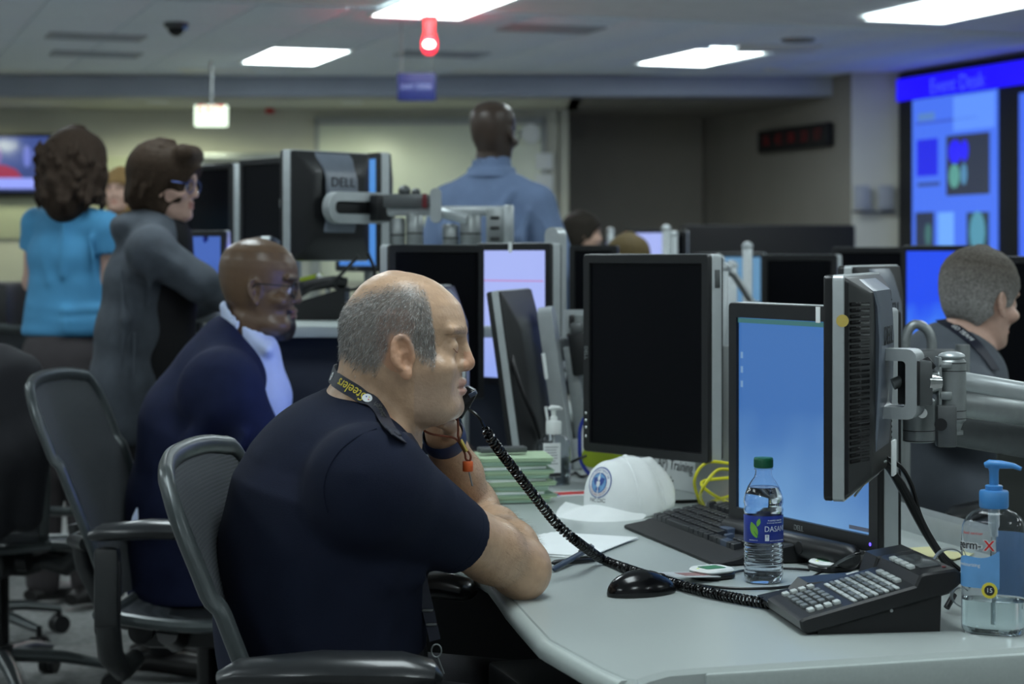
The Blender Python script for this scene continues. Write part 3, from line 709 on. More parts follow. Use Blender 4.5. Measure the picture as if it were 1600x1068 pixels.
def shoes(parent, org, pts, yaw):
    for p in pts:
        d = Vector((math.cos(R(yaw)), math.sin(R(yaw)), 0)); q = Vector((p[0], p[1], 0)) - Vector(org)
        mb = MB(); a = q - d * .08; 
        mb.tube([a + Vector((0, 0, .045)), a + d * .05 + Vector((0, 0, .055)), a + d * .15 + Vector((0, 0, .045)), a + d * .23 + Vector((0, 0, .035)), a + d * .27 + Vector((0, 0, .028))], [.03, .045, .048, .044, .02], 14, flat=(1, .72, (0, 0, 1)))
        mb.build('shoe', 'shoe', parent)
def legs(F_, hips, knees, ankles, rr=(.095, .065, .05), k=.03):
    for h, kn, an in zip(hips, knees, ankles): F_.chain([h, kn, an], list(rr), k)
def spectacles(T, parent, org, m='black', y0=.088, half=False, w_=.026, hgt=.019):
    s = MB(); M = Matrix.Translation(-Vector(org)) @ T
    for sx in (-1, 1):
        ring = [M @ Vector((sx * .034 + w_ * math.cos(a), y0 - abs(.034 + w_ * math.cos(a)) * .12, -.004 + hgt * math.sin(a))) for a in np.linspace(0, 2 * PI, 20, endpoint=False)]
        s.tube(ring, .0016, 6, closed=True)
        s.tube([M @ Vector((sx * .061, y0 - .007, .004)), M @ Vector((sx * .078, y0 - .03, .006)), M @ Vector((sx * .080, .0, .006)), M @ Vector((sx * .074, -.012, -.014))], .0018, 6)
    s.tube([M @ Vector((-.009, y0 - .002, 0)), M @ Vector((0, y0 + .001, .004)), M @ Vector((.009, y0 - .002, 0))], .0016, 6)
    fr = s.build('spectacles', m, parent)
    for sx in (-1, 1):
        l = MB(); l.lathe([(.0001, 0), (1, 0), (1, .001), (.0001, .001)], 20, M @ Matrix.Translation((sx * .034, y0 - .004, -.004)) @ Matrix.Rotation(R(90), 4, 'X') @ Matrix.Diagonal((w_, hgt, 1, 1))); l.build('spectacle_lens', 'lens', fr)
    return fr
def on_path(name, s_, size, m, parent, P, Nn, s0, org, flip=False, sx=1, v0=0):
    """lettering laid along a band; P, Nn: centre line and face normals in world space"""
    o = text(name, s_, size, m, parent, Matrix.Identity(4), .00025, sx=sx); me = o.data
    L = [0]
    for i in range(1, len(P)): L.append(L[-1] + (P[i] - P[i - 1]).length)
    for v in me.vertices:
        x, y, z = v.co; u = s0 + (-x if flip else x)
        i = max(0, min(len(P) - 2, int(np.searchsorted(L, u)) - 1)); f = (u - L[i]) / max(L[i + 1] - L[i], 1e-6)
        p = P[i].lerp(P[i + 1], f); n = Nn[i].lerp(Nn[i + 1], max(0, min(1, f))).normalized(); t = (P[i + 1] - P[i]).normalized(); b = n.cross(t)
        v.co = p + b * ((-y if flip else y) + v0) + n * (z + .0006) - Vector(org)
    me.update(); return o
def cast(px, py, bvhs, off, dd=2.86):
    o = Vector((0, 0, ZC)); d = (at(px, py, 1) - o).normalized(); best = None
    for b in bvhs:
        h = b.ray_cast(o, d)
        if h[0] is not None and (best is None or h[3] < best[2]): best = (h[0], h[1], h[3])
    if best is None: return near(at(px, py, dd), bvhs, off)
    return best[0] + best[1] * off, best[1]
def near(p, bvhs, off):
    best = None
    for b in bvhs:
        h = b.find_nearest(p)
        if best is None or h[3] < best[2]: best = (h[0], h[1], h[3])
    n = best[1]; return best[0] + n * off, n

# ---- the bald man on the telephone
MAN = [(-.115, .03, .0, .030), (-.108, .055, -.02, .045), (-.099, .069, -.035, .054), (-.092, .0764, -.045, .058), (-.0814, .080, -.055, .062), (-.0737, .080, -.062, .065), (-.0637, .0830, -.072, .068),
       (-.052, .0825, -.08, .071), (-.04, .082, -.087, .0735), (-.02, .079, -.0905, .0755), (.0, .079, -.0915, .0765), (.011, .0825, -.0925, .077), (.0237, .0875, -.0928, .0775), (.031, .0885, -.0925, .0775),
       (.0437, .0855, -.089, .077), (.058, .0805, -.0835, .0735), (.071, .069, -.0745, .067), (.0846, .0537, -.0635, .057), (.0925, .041, -.0535, .0465), (.0985, .027, -.044, .036), (.1025, .012, -.034, .024), (.105, -.003, -.0265, .013), (.1063, -.012, -.022, .004)]
def man_phone():
    org = (-.27, 2.85, 0)
    t = thing('person', 'balding man in a navy short-sleeved shirt, talking on the desk telephone', 'person', org)
    T = headT(at(632, 538, 2.85), -2)
    SR = at(574, 757, 2.67); ER = at(812, 884, 2.92); WR = at(748, 800, 3.15)
    SL = Vector((-.275, 3.06, SR.z)); EL = at(744, 836, 3.2); WL = at(692, 676, 3.02)
    lat = Vector((.208, -.978, 0))
    B = Field((-.50, 2.44, .46), (.12, 3.40, 1.23), .0022)
    B.cap(at(595, 590, 2.85), at(566, 690, 2.86), .052, .064, .02, sq=(lat, 1.08))
    B.cap(at(566, 690, 2.86), at(510, 860, 2.86), .085, .10, .03, sq=(lat, 1.35)); B.cap(at(510, 860, 2.86), at(505, 1100, 2.86), .10, .11, .03, sq=(lat, 1.3))
    head(B, T, MAN, nose=(.0996, -.0278), ear=(.0045, -.0145), eyes='down', brow=1.0, jowl=.9, nexp=2.2, lips=.86)
    B.T = T; B.ell((0, .005, -.085), (.052, .05, .024), .02); B.ell((0, -.065, -.075), (.05, .03, .05), .03)
    for s in (-1, 1):                       # folds: crow line by the mouth, cheek, forehead creases
        B.ell((s * .046, .048, -.052), (.016, .02, .026), .02)
    for s in (-1, 1): B.chain([(s * .020, .076, -.012), (s * .034, .071, -.0165), (s * .046, .060, -.013)], [.0008, .0016, .0008], .004, sub=True)
    B.T = Matrix.Identity(4)
    mid = lambda a, b, f: a.lerp(b, f)
    for (S, E, W, far) in ((SR, ER, WR, 0), (SL, EL, WL, 1)):
        B.chain([S, mid(S, E, .5), mid(S, E, .8), E], [.045, .047, .046, .041], .012)
        B.chain([E, mid(E, W, .28), mid(E, W, .6), W], [.040, .0445, .038, .0275], .02)
    B.ell(ER + Vector((.006, -.004, -.012)), .036, .015)
    hd = (at(664, 610, 2.985) - WL); hand(B, WL - hd * .1, hd, Vector((.55, .5, -.1)), side=-1, curl=.75, s=.97)
    hand(B, WR, (at(716, 772, 3.3) - WR), Vector((.1, .2, 1)), side=1, curl=.35, s=.97)
    Ti = T.inverted()
    ly = lambda v: v @ np.array(Ti.to_3x3()).T + np.array(Ti.translation)
    ztop = lambda y: np.interp(y, [-.1, -.089, -.0437, -.008, .018, .036, .043, .047, .05, .06], [.045, .052, .0746, .0837, .083, .070, .05, .02, -.02, -.2])
    zlow = lambda y: np.interp(y, [-.1, -.06, -.035, -.022, -.012, .012, .018, .03, .047, .05], [-.010, -.028, -.034, -.02, .016, .016, .0, -.018, -.026, -.02])
    def mask(v):
        l = ly(v); a = np.minimum(ztop(l[:, 1]) - l[:, 2], l[:, 2] - zlow(l[:, 1])); return a, l
    def colour(v):
        a, l = mask(v); n = len(v); c = np.tile(np.array([.53, .345, .225]), (n, 1))
        inh = (np.abs(l[:, 0]) < .12) & (l[:, 2] > -.14) & (l[:, 2] < .14) & (l[:, 1] < .14) & (l[:, 1] > -.13)
        face = inh & (l[:, 1] > .02); 
        f = np.clip((a + .009) / .018, 0, 1) * inh; c = c * (1 - f[:, None] * .8) + np.array([.22, .21, .205]) * f[:, None] * .8
        beard = face & (l[:, 2] < -.03); f = np.clip((-.03 - l[:, 2]) / .03, 0, 1) * beard * .28; c = c * (1 - f[:, None]) + np.array([.30, .25, .23]) * f[:, None]
        lip = inh & (np.abs(l[:, 0]) < .022) & (np.abs(l[:, 2] + .0600) < .0115) & (l[:, 1] > .079); c[lip] = [.46, .27, .22]
        br = inh & (np.abs(l[:, 2] - .021) < .0055) & (np.abs(l[:, 0]) > .014) & (np.abs(l[:, 0]) < .05) & (l[:, 1] > .05); c[br] = c[br] * .72
        ns = inh & (l[:, 1] > .086) & (l[:, 2] < -.01) & (l[:, 2] > -.045); c[ns] = c[ns] * [1.05, .88, .85]
        e = inh & (np.abs(l[:, 0]) > .074) & (l[:, 1] < .03); c[e] = c[e] * [1.08, .92, .88]
        return c
    o, me, v = sdf_part(B, 'body', 'skin', t, org, 2, colour); nb = normals(me)
    bv = BVHTree.FromPolygons([tuple(p) for p in v], [tuple(p.vertices) for p in me.polygons])
    eyes(T, t, MAN, org, .0019)
    for sx in (-1, 1):
        q_ = [near(T @ Vector((sx * x, .085 - abs(x) * .25, z)), [bv], .0004)[0] - Vector(org) for x, z in ((.018, -.004), (.025, -.0075), (.032, -.009), (.039, -.0078), (.046, -.0035))]
        MB().tube(spline(q_, 14), .00055, 5).build('eyelash', 'orange_cord', t)
    # hair: grey stubble ring, arm hair, eyebrows
    rs = np.random.RandomState(1)
    def pick(vv):
        a, l = mask(vv); return (a + rs.normal(0, .0048, len(a)) > 0) & (np.abs(l[:, 0]) < .085) & (l[:, 1] < .06) & ~((np.abs(l[:, 0]) > .0765) & (l[:, 2] < .02) & (l[:, 1] > -.03))
    M3 = np.array(T.to_3x3())
    def comb(vv, n):
        l = ly(vv); d = np.stack([np.zeros(len(l)), np.where(l[:, 1] > .02, -.15, -.5), -np.ones(len(l))], 1) @ M3.T
        d = d - n * (d * n).sum(1)[:, None]; d /= np.maximum(np.linalg.norm(d, axis=1), 1e-6)[:, None]; return d + n * .42
    def grey(vv, r):
        l = ly(vv); g = np.exp(r.normal(-1.2, .65, len(l))) * np.where(l[:, 2] < -.01, .8, 1.0); g = np.clip(g, .02, .75); return np.stack([g * 1.02, g, g * .97], 1)
    strands('hair', v, nb, pick, 26000, .0068, .00021, comb, grey, t, MT['hairs'], org)
    def pick_arm(vv):
        u = np.array(ER - WR); s = (vv - np.array(WR)) @ u / (u @ u); d1 = np.linalg.norm(vv - np.array(WR) - s[:, None] * u, axis=1); r = (s > .1) & (s < .95) & (d1 < .052)
        u = np.array(EL - WL); s = (vv - np.array(WL)) @ u / (u @ u); d2 = np.linalg.norm(vv - np.array(WL) - s[:, None] * u, axis=1); r |= (s > .14) & (s < .8) & (d2 < .052)
        u = np.array(ER - SR); s = (vv - np.array(SR)) @ u / (u @ u); d3 = np.linalg.norm(vv - np.array(SR) - s[:, None] * u, axis=1); return r | ((s > .72) & (s < .9) & (d3 < .06))
    strands('arm_hair', v, nb, pick_arm, 5200, .012, .00007, lambda vv, n: n * .45 + np.array([.55, .2, -.5]), lambda vv, r: np.tile(np.array([.17, .115, .075]), (len(vv), 1)), t, MT['hairs'], org, 5)
    def pick_brow(vv):
        l = ly(vv); return (np.abs(l[:, 2] - .021) < .0045) & (np.abs(l[:, 0]) > .014) & (np.abs(l[:, 0]) < .05) & (l[:, 1] > .05) & (l[:, 1] < .1)
    strands('eyebrow_hair', v, nb, pick_brow, 260, .0055, .00016, lambda vv, n: n * .25 + np.array([-.5, 0, -.12]), lambda vv, r: np.tile(np.array([.17, .13, .11]), (len(vv), 1)), t, MT['hairs'], org, 6)
    # shirt
    S = Field((-.52, 2.42, .52), (.02, 3.34, 1.12), .0033)
    sec = [((505, 1100), .142, 1.30), ((500, 1000), .141, 1.36), ((499, 930), .141, 1.40), ((503, 850), .139, 1.44), ((522, 768), .133, 1.50), ((528, 735), .100, 1.6)]
    for i in range(len(sec) - 1):
        a, b = sec[i], sec[i + 1]; S.cap(at(*a[0], 2.86), at(*b[0], 2.86), a[1] - .006, b[1] - .006, .05, sq=(lat, (a[2] + b[2]) / 2))
    S.cap(at(564, 690, 2.86), SR + Vector((.008, 0, -.004)), .052, .076, .035); S.cap(at(564, 698, 2.86), SL, .052, .076, .035)
    S.cap(at(552, 705, 2.86), at(530, 745, 2.86), .060, .10, .03, sq=(lat, 1.3)); S.cap(at(550, 647, 2.87), at(478, 752, 2.87), .039, .075, .05, sq=(lat, 1.7))
    S.cap(at(597, 560, 2.85), at(566, 700, 2.86), .052, .060, .012, sub=True, sq=(lat, 1.08))
    S.cap(SR, at(720, 841, 2.815), .080, .0525, .025, flat=True); S.cap(SL, mid(SL, EL, .62), .078, .057, .025, flat=True)
    for q, r_ in ([((640, 884, 2.74), (590, 850, 2.70), (500, 836, 2.685), (450, 818, 2.70)), .009], [((655, 905, 2.745), (600, 905, 2.69), (540, 960, 2.685)), .009], [((690, 770, 2.72), (630, 770, 2.64), (570, 790, 2.61)), .008], [((655, 735, 2.69), (610, 745, 2.625), (560, 775, 2.615)), .007], [((480, 900, 2.67), (470, 990, 2.67), (500, 1060, 2.67)), .010], [((600, 960, 2.70), (590, 1040, 2.69)), .010], [((700, 800, 2.76), (650, 830, 2.70), (600, 822, 2.65)), .007], [((610, 690, 2.70), (580, 700, 2.63), (560, 740, 2.60)), .006]):
        q = [at(*p) for p in q]; nn = len(q); S.chain([near_f(p) for p in q], [r_ * .6] + [r_] * (nn - 2) + [r_ * .5], .022)
    # hem: a thin turned edge round the sleeve
    o2, me2, v2 = sdf_part(S, 'shirt', 'navy_tee', t, org, 2)
    bs = BVHTree.FromPolygons([tuple(p) for p in v2], [tuple(p.vertices) for p in me2.polygons])
    ax = (at(720, 841, 2.815) - SR).normalized(); e1 = ax.cross(Vector((0, 0, 1))).normalized(); e2 = ax.cross(e1)
    for (off, rr) in ((-.021, .0545),):
        c = at(720, 841, 2.815) + ax * off; MB().tube([c + (e1 * math.cos(a) + e2 * math.sin(a)) * rr - Vector(org) for a in np.linspace(0, 2 * PI, 40, endpoint=False)], .0011, 5, closed=True).build('hem_stitching', 'navy_tee', t)
    c = SR + Vector((.0, 0, 0)); pts = []
    for (px, py) in ((512, 800), (506, 770), (511, 738), (528, 708), (556, 684), (588, 670)):
        try: pts.append(cast(px, py, [bs], .0006)[0] - Vector(org))
        except TypeError: pass
    if len(pts) > 3: MB().tube(spline(pts, 24), .0013, 5).build('sleeve_seam', 'navy_tee', t)
    # trousers
    L = Field((-.5, 2.5, .02), (.3, 3.25, .72), .009)
    hip = Vector((-.26, 2.86, .56))
    L.cap(hip, hip + Vector((0, 0, .10)), .135, .138, .03, sq=(lat, 1.4))
    for s in (-1, 1):
        h = hip + lat * .1 * s; kx = h + Vector((.42, .09 - .02 * s, -.03)); L.chain([h, kx], [.105, .075], .03); L.chain([kx, kx + Vector((-.02, 0, -.44))], [.07, .055], .02)
    sdf_part(L, 'trousers', 'dark_trouser', t, org, 2)
    shoes(t, org, [hip + lat * .1 * s + Vector((.42, .09, 0)) for s in (-1, 1)], 10)
    # watch on the raised wrist
    ax = (WL - EL).normalized(); wc = WL - ax * .012; e1 = ax.cross(Vector((0, 0, 1))).normalized(); e2 = ax.cross(e1)
    ring = []
    MB().tube([wc + (e1 * math.cos(a) + e2 * math.sin(a)) * .0315 - Vector(org) for a in np.linspace(0, 2 * PI, 36, endpoint=False)], 1, 8, closed=True, flat=(.002, .0125, tuple(ax))).build('watch_band', mat('watch_band', C(42, 52, 84), .5, noise=(50, .06)), t)
    cs = (Vector((.3, 1, 0)) - ax * ax.dot(Vector((.3, 1, 0)))).normalized(); 
    MB().box((0, 0, 0), (.036, .04, .011), .005).build('watch_case', 'black_gloss', t).matrix_local = Mat(wc + cs * .035 - Vector(org), cs.cross(ax), ax, -cs)
    for i in range(4):
        p, n = near(wc + (at(696 + i * 6, 672 - i * 2, 2.95) - wc), [bv], .0045); 
    # neck lanyard
    P = []; Nn = []
    for (px, py) in ((521, 589), (531, 597), (543, 605), (556, 613), (568, 622), (580, 627), (590, 641), (598, 655), (606, 668), (613, 676), (624, 686)):
        p, n = cast(px, py, [bv, bs], .004); P.append(p); Nn.append(n)
    for q_ in ((643, 690, 2.79), (656, 712, 2.83), (655, 750, 2.86)):
        p, n = near(at(*q_), [bs], .004); P.append(p); Nn.append(n)
    far = [P[0] + Vector((-.004, .03, .004)), P[0] + Vector((-.002, .07, .004))]; fn = [Vector((-1, -.1, .2))] * 2
    Nn[0] = (Nn[0] + Vector((-.8, 0, .2))).normalized()
    P = [far[1], far[0]] + P; Nn = [fn[1], fn[0]] + Nn
    for it in range(3): Nn = [(Nn[max(i - 1, 0)] + Nn[i] * 1.0 + Nn[min(i + 1, len(Nn) - 1)]).normalized() for i in range(len(Nn))]
    Pw = spline(P, 44); Nw = [Nn[min(int(i / 44 * (len(Nn) - 1)), len(Nn) - 2)].lerp(Nn[min(int(i / 44 * (len(Nn) - 1)), len(Nn) - 2) + 1], (i / 44 * (len(Nn) - 1)) % 1) for i in range(45)]
    O = Vector(org); lan = ribbon('lanyard', [p - O for p in Pw], Nw, .021, .0014, 'lanyard', t)
    LL = [0]
    for i in range(1, len(Pw)): LL.append(LL[-1] + (Pw[i] - Pw[i - 1]).length)
    s_at = lambda px, py: LL[min(range(len(Pw)), key=lambda i: (Vector(((800 + F * Pw[i].x / Pw[i].y) - px, (395 - F * (Pw[i].z - ZC) / Pw[i].y) - py))).length)]
    on_path('lettering', 'Steelers', .0205, 'gold_ink', lan, Pw, Nw, s_at(548, 607), org, flip=True, sx=.80)
    for (px, py, r_) in ((574, 621, .0072), (519, 588, .0064)):
        s0 = s_at(px, py); i = max(0, min(len(Pw) - 2, int(np.searchsorted(LL, s0)))); M = Mat(Pw[i] - O + Nw[i] * .0012, (Pw[i + 1] - Pw[i]).normalized(), Nw[i].cross((Pw[i + 1] - Pw[i]).normalized()), Nw[i])
        e = MB().lathe([(r_, -.001), (r_, .0001)], 20, M).build('round_emblem', 'ink_white', lan)
        for (x, y, mm) in ((.0022, .0022, 'gold_ink'), (.0028, -.0022, 'red'), (-.0018, .0016, 'blue')): MB().prism([(0, .0014), (-.0012, 0), (0, -.0014), (.0012, 0)], .0001, .0004, M @ Matrix.Translation((x, y, 0))).build('emblem_star', mm, e)
    on_path('second_lettering', 'Pittsburgh', .013, 'alu_dark', lan, Pw, Nw, s_at(592, 644), org, flip=True, sx=.8)
    # its lower end hangs below the sleeve with swivel clips
    q = [at(657, 898, 2.78), at(664, 930, 2.78), at(672, 965, 2.78), at(680, 1000, 2.78)]
    ribbon('lanyard_tail', [p - O for p in spline(q, 12)], [Vector((.2, -1, 0))] * 13, .016, .0014, 'lanyard', t)
    for (px, py) in ((668, 953), (674, 975)): MB().box(at(px, py, 2.776) - O, (.016, .004, .004), .0015).build('lanyard_buckle', 'alu_dark', t)
    MB().tube([at(682, 1016, 2.775) - O + Vector((math.cos(a) * .007, 0, math.sin(a) * .009)) for a in np.linspace(0, 2 * PI, 18, endpoint=False)], .0012, 6, closed=True).build('lanyard_ring', 'alu', t)
    MB().cyl(at(684, 1026, 2.775) - O, at(694, 1052, 2.775) - O, .0012, seg=6).build('lanyard_hook', 'alu', t)
    return t, bv, bs, T
_near_c = at(505, 860, 2.86)
def near_f(p): return p
MAN_T, MAN_BV, MAN_BS, MAN_HEAD = man_phone()
# ---- the rest of the people, further off
def simple_eyes(T, parent, org): eyes(T, parent, HEAD, org)
SKIN = dict(light=np.array([.56, .36, .27]), pink=np.array([.58, .37, .29]), dark=np.array([.125, .074, .042]), deep=np.array([.055, .037, .028]))
def face_colour(T, base, lipc=.8, beard=None, hair=None):
    Ti = T.inverted(); A = np.array(Ti.to_3x3()); b = np.array(Ti.translation)
    def fn(v):
        l = v @ A.T + b; n = len(v); c = np.tile(base, (n, 1)); inh = (np.abs(l[:, 0]) < .12) & (np.abs(l[:, 2]) < .14) & (l[:, 1] < .14) & (l[:, 1] > -.13)
        lip = inh & (np.abs(l[:, 0]) < .022) & (np.abs(l[:, 2] + .0600) < .011) & (l[:, 1] > .078); c[lip] = c[lip] * [lipc, lipc * .72, lipc * .7]
        br = inh & (np.abs(l[:, 2] - .021) < .005) & (np.abs(l[:, 0]) > .012) & (np.abs(l[:, 0]) < .05) & (l[:, 1] > .05); c[br] = c[br] * .35
        if beard is not None:
            k = inh & (l[:, 2] < -.052) & (l[:, 1] > .045) & (np.abs(l[:, 0]) < .032) & ~lip; c[k] = beard
        if hair is not None:
            f = hair(l) & inh; c[f] = c[f] * .45
        return c
    return fn

def man_blazer():
    D = 4.8; org = (-.78, D, 0); lat = Vector((.05, -1, 0)).normalized()
    t = thing('person', 'bald bearded man in a navy blazer and spectacles, seated at the next desk', 'person', org)
    T = headT(at(408, 446, D), -2, 4, 0, 1.03)
    B = Field((-1.05, 4.45, .4), (-.2, 5.15, 1.34), .0036)
    B.cap(at(393, 500, D), at(378, 575, D), .058, .052, .02, sq=(lat, 1.05)); B.chain([at(372, 590, D), at(335, 690, D), at(300, 880, D)], [.06, .09, .12], .03, sq=(lat, 1.3))
    head(B, T, HEAD, nose=(.0975, -.028), ear=(-.003, -.014), lips=1.15, jowl=.7)
    B.T = T; B.ell((0, .062, -.108), (.024, .022, .018), .012); B.T = Matrix.Identity(4)
    SR = at(345, 610, D - .2); ER = at(425, 752, 4.72); WR = at(520, 735, 4.85); SL = at(352, 600, D + .2); EL = at(420, 735, 5.0); WL = at(515, 725, 4.98)
    for S, E, W, sd in ((SR, ER, WR, 1), (SL, EL, WL, -1)):
        B.chain([S, E, W], [.045, .04, .027], .02); hand(B, W, Vector((1, .05, .0)), Vector((0, 0, 1)), side=sd, curl=.35)
    o, me, v = sdf_part(B, 'body', 'skin_shiny', t, org, 2, face_colour(T, SKIN['dark'], .9, np.array([.018, .013, .012])))
    simple_eyes(T, t, org); spectacles(T, t, org, 'black')
    S = Field((-1.12, 4.4, .42), (-.22, 5.2, 1.16), .0055)
    sec = [((300, 905), .155, 1.3), ((308, 780), .162, 1.35), ((325, 680), .158, 1.4), ((352, 600), .118, 1.6)]
    for i in range(3): S.cap(at(*sec[i][0], D), at(*sec[i + 1][0], D), sec[i][1], sec[i + 1][1], .03, sq=(lat, (sec[i][2] + sec[i + 1][2]) / 2))
    S.cap(at(368, 552, D), SR, .05, .092, .04); S.cap(at(368, 552, D), SL, .05, .09, .04); S.cap(at(352, 528, D), at(290, 640, D), .055, .09, .05, sq=(lat, 1.6))
    for q, E, W in ((SR, ER, WR), (SL, EL, WL)): S.cap(q, E, .092, .07, .03); S.cap(E, W, .070, .045, .03)
    for q in ([(330, 640, 4.52), (300, 690, 4.55), (280, 760, 4.58)], [(380, 680, 4.55), (360, 730, 4.55), (330, 770, 4.56)], [(250, 720, 4.64), (290, 760, 4.6), (340, 790, 4.58)], [(370, 600, 4.6), (395, 640, 4.62)]):
        S.chain([at(*p) for p in q], [.006] + [.011] * (len(q) - 2) + [.006], .035)
    S.cap(at(398, 480, D), at(390, 560, D), .062, .075, .015, sub=True, sq=(lat, 1.0))
    S.cap(at(412, 540, D), at(440, 640, D), .045, .04, .02, sub=True, sq=(lat, 1.2))
    sdf_part(S, 'blazer', 'blazer', t, org, 2)
    H = Field((-.82, 4.55, .75), (-.45, 5.05, 1.2), .0045)
    H.cap(at(386, 505, D), at(380, 560, D), .064, .070, .02, sq=(lat, 1.05)); H.chain([at(400, 560, D), at(412, 620, D), at(395, 720, D)], [.060, .062, .08], .03, sq=(lat, 1.3))
    H.cap(at(352, 478, D - .0), at(418, 545, D - .06), .013, .017, .02, sq=(lat, 1.9)); H.cap(at(418, 540, D - .03), at(424, 580, D - .04), .022, .008, .015)
    H.cap(at(396, 455, D), at(386, 545, D), .0585, .063, .006, sub=True, sq=(lat, 1.1))
    sdf_part(H, 'dress_shirt', 'pale_shirt', t, org, 1)
    L = Field((-1.0, 4.5, .02), (-.1, 5.15, .7), .011); hip = Vector((-.78, D, .55))
    L.cap(hip, hip + Vector((0, 0, .08)), .14, .15, .03, sq=(lat, 1.35))
    for s in (-1, 1): h = hip + lat * .1 * s; k = h + Vector((.44, 0, -.03)); L.chain([h, k, k + Vector((-.03, 0, -.44))], [.1, .075, .055], .02)
    sdf_part(L, 'trousers', 'dark_trouser', t, org, 2); shoes(t, org, [hip + lat * .1 * s + Vector((.42, 0, 0)) for s in (-1, 1)], 0)
    tail = [[at(203, 822, 4.60), at(216, 822, 4.60)], [at(207, 806, 4.605), at(216, 806, 4.605)], [at(213, 793, 4.61), at(215, 793, 4.61)]]
    MB().grid([[p - Vector(org) for p in r] for r in tail], .003).build('shirt_tail', 'pale_shirt', t)
man_blazer()

def woman_cardigan():
    D = 5.9; org = (-1.06, D, 0); lat = Vector((.25, -.97, 0)).normalized()
    t = thing('person', 'woman with short brown hair and spectacles in a long grey cardigan, standing', 'person', org)
    T = headT(at(262, 286, D), -8, 6, 0, .97)
    B = Field((-1.5, 5.4, .5), (-.68, 6.3, 1.62), .0045)
    B.cap(at(256, 325, D), at(240, 370, D), .048, .056, .02); B.chain([at(240, 372, D), at(228, 450, D), at(226, 560, D)], [.07, .09, .1], .03, sq=(lat, 1.3))
    head(B, T, HEAD, nose=(.1, -.028))
    SR = at(235, 392, D - .18); ER = at(312, 442, D - .16); WR = at(352, 470, D - .02); SL = at(250, 385, D + .17); EL = at(300, 470, D + .2); WL = at(365, 462, D + .2)
    for S, E, W, sd in ((SR, ER, WR, 1), (SL, EL, WL, -1)): B.chain([S, E, W], [.036, .033, .023], .02); hand(B, W, Vector((1, .1, -.15)), Vector((.1, 0, 1)), side=sd, curl=.3, s=.9)
    sdf_part(B, 'body', 'skin_far', t, org, 2, face_colour(T, SKIN['pink'])); simple_eyes(T, t, org); spectacles(T, t, org, mat('blue_metal', C(60, 80, 140), .3, metal=.4, noise=(9, .02)))
    H = Field((-1.32, 5.6, 1.2), (-.85, 6.2, 1.64), .0042); H.T = T
    H._run(slices(HEAD, .020), [-.13, -.15, -.15], [.13, .13, .16], 0, 'add'); H.ell((0, -.035, .035), (.093, .098, .098), .02); H.ell((0, -.07, -.04), (.078, .055, .065), .02)
    H.cap((-.05, .055, .09), (.05, .055, .09), .034, .034, .02)
    H.ell((0, .125, -.05), (.085, .072, .105), .012, sub=True); H.ell((0, .06, -.115), (.085, .062, .075), .012, sub=True)
    for s in (-1, 1): H.ell((s * .085, .035, -.045), (.03, .030, .045), .01, sub=True)
    rs = np.random.RandomState(4)
    for i in range(46):
        a = rs.uniform(-2.6, 2.6); z = rs.uniform(-.05, .11); r = .09; x = r * math.sin(a) * math.sqrt(max(.1, 1 - (z / .15) ** 2)); y = -.03 - r * math.cos(a) * math.sqrt(max(.1, 1 - (z / .15) ** 2))
        if y > .03 and z < .06: continue
        H.cap((x, y, z), (x * 1.06, y - .006, z - .035), .009, .004, .008)
    H.T = Matrix.Identity(4)
    sdf_part(H, 'hair', 'hair_mass', t, org, 1, lambda v: np.tile(np.array([.040, .026, .017]), (len(v), 1)))
    S = Field((-1.5, 5.35, .68), (-.66, 6.35, 1.42), .0065)
    S.chain([at(238, 372, D), at(222, 440, D), at(212, 520, D), at(206, 600, D), at(203, 652, D)], [.088, .105, .112, .120, .124], .04, sq=(lat, 1.35))
    S.cap(at(245, 360, D), SR, .05, .066, .04); S.cap(at(245, 360, D), SL, .05, .066, .04)
    for S_, E, W in ((SR, ER, WR), (SL, EL, WL)): S.cap(S_, E, .066, .054, .03); S.cap(E, W, .054, .040, .02)
    S.ell(at(206, 350, D), (.06, .09, .034), .035); S.ell(at(196, 362, D), (.036, .075, .035), .03)
    for q in ([(250, 400, 5.66), (280, 420, 5.68), (310, 445, 5.69)], [(190, 420, 5.72), (196, 500, 5.70), (190, 580, 5.70)], [(212, 520, 5.70), (208, 600, 5.68)], [(236, 420, 5.68), (232, 480, 5.72)]):
        S.chain([at(*p) for p in q], [.005] + [.010] * (len(q) - 2) + [.005], .03)
    S.cap(at(258, 318, D), at(252, 372, D), .05, .055, .01, sub=True)
    sdf_part(S, 'cardigan', 'grey_cardigan', t, org, 2)
    S = Field((-1.35, 5.55, .3), (-.72, 6.3, 1.36), .009)
    S.chain([at(262, 375, D), at(255, 450, D), at(246, 560, D), at(244, 660, D), at(240, 800, D)], [.075, .100, .110, .118, .12], .03, sq=(lat, 1.2))
    sdf_part(S, 'dress', 'black_dress', t, org, 2)
    L = Field((-1.35, 5.5, .02), (-.7, 6.3, .62), .011)
    for s in (-1, 1): L.chain([at(240, 790, D) + lat * .08 * s, Vector((-1.04, D, .1)) + lat * .09 * s], [.075, .045], .02)
    sdf_part(L, 'tights', 'black_dress', t, org, 2); shoes(t, org, [Vector((-1.04, D, 0)) + lat * .09 * s for s in (-1, 1)], -8)
woman_cardigan()

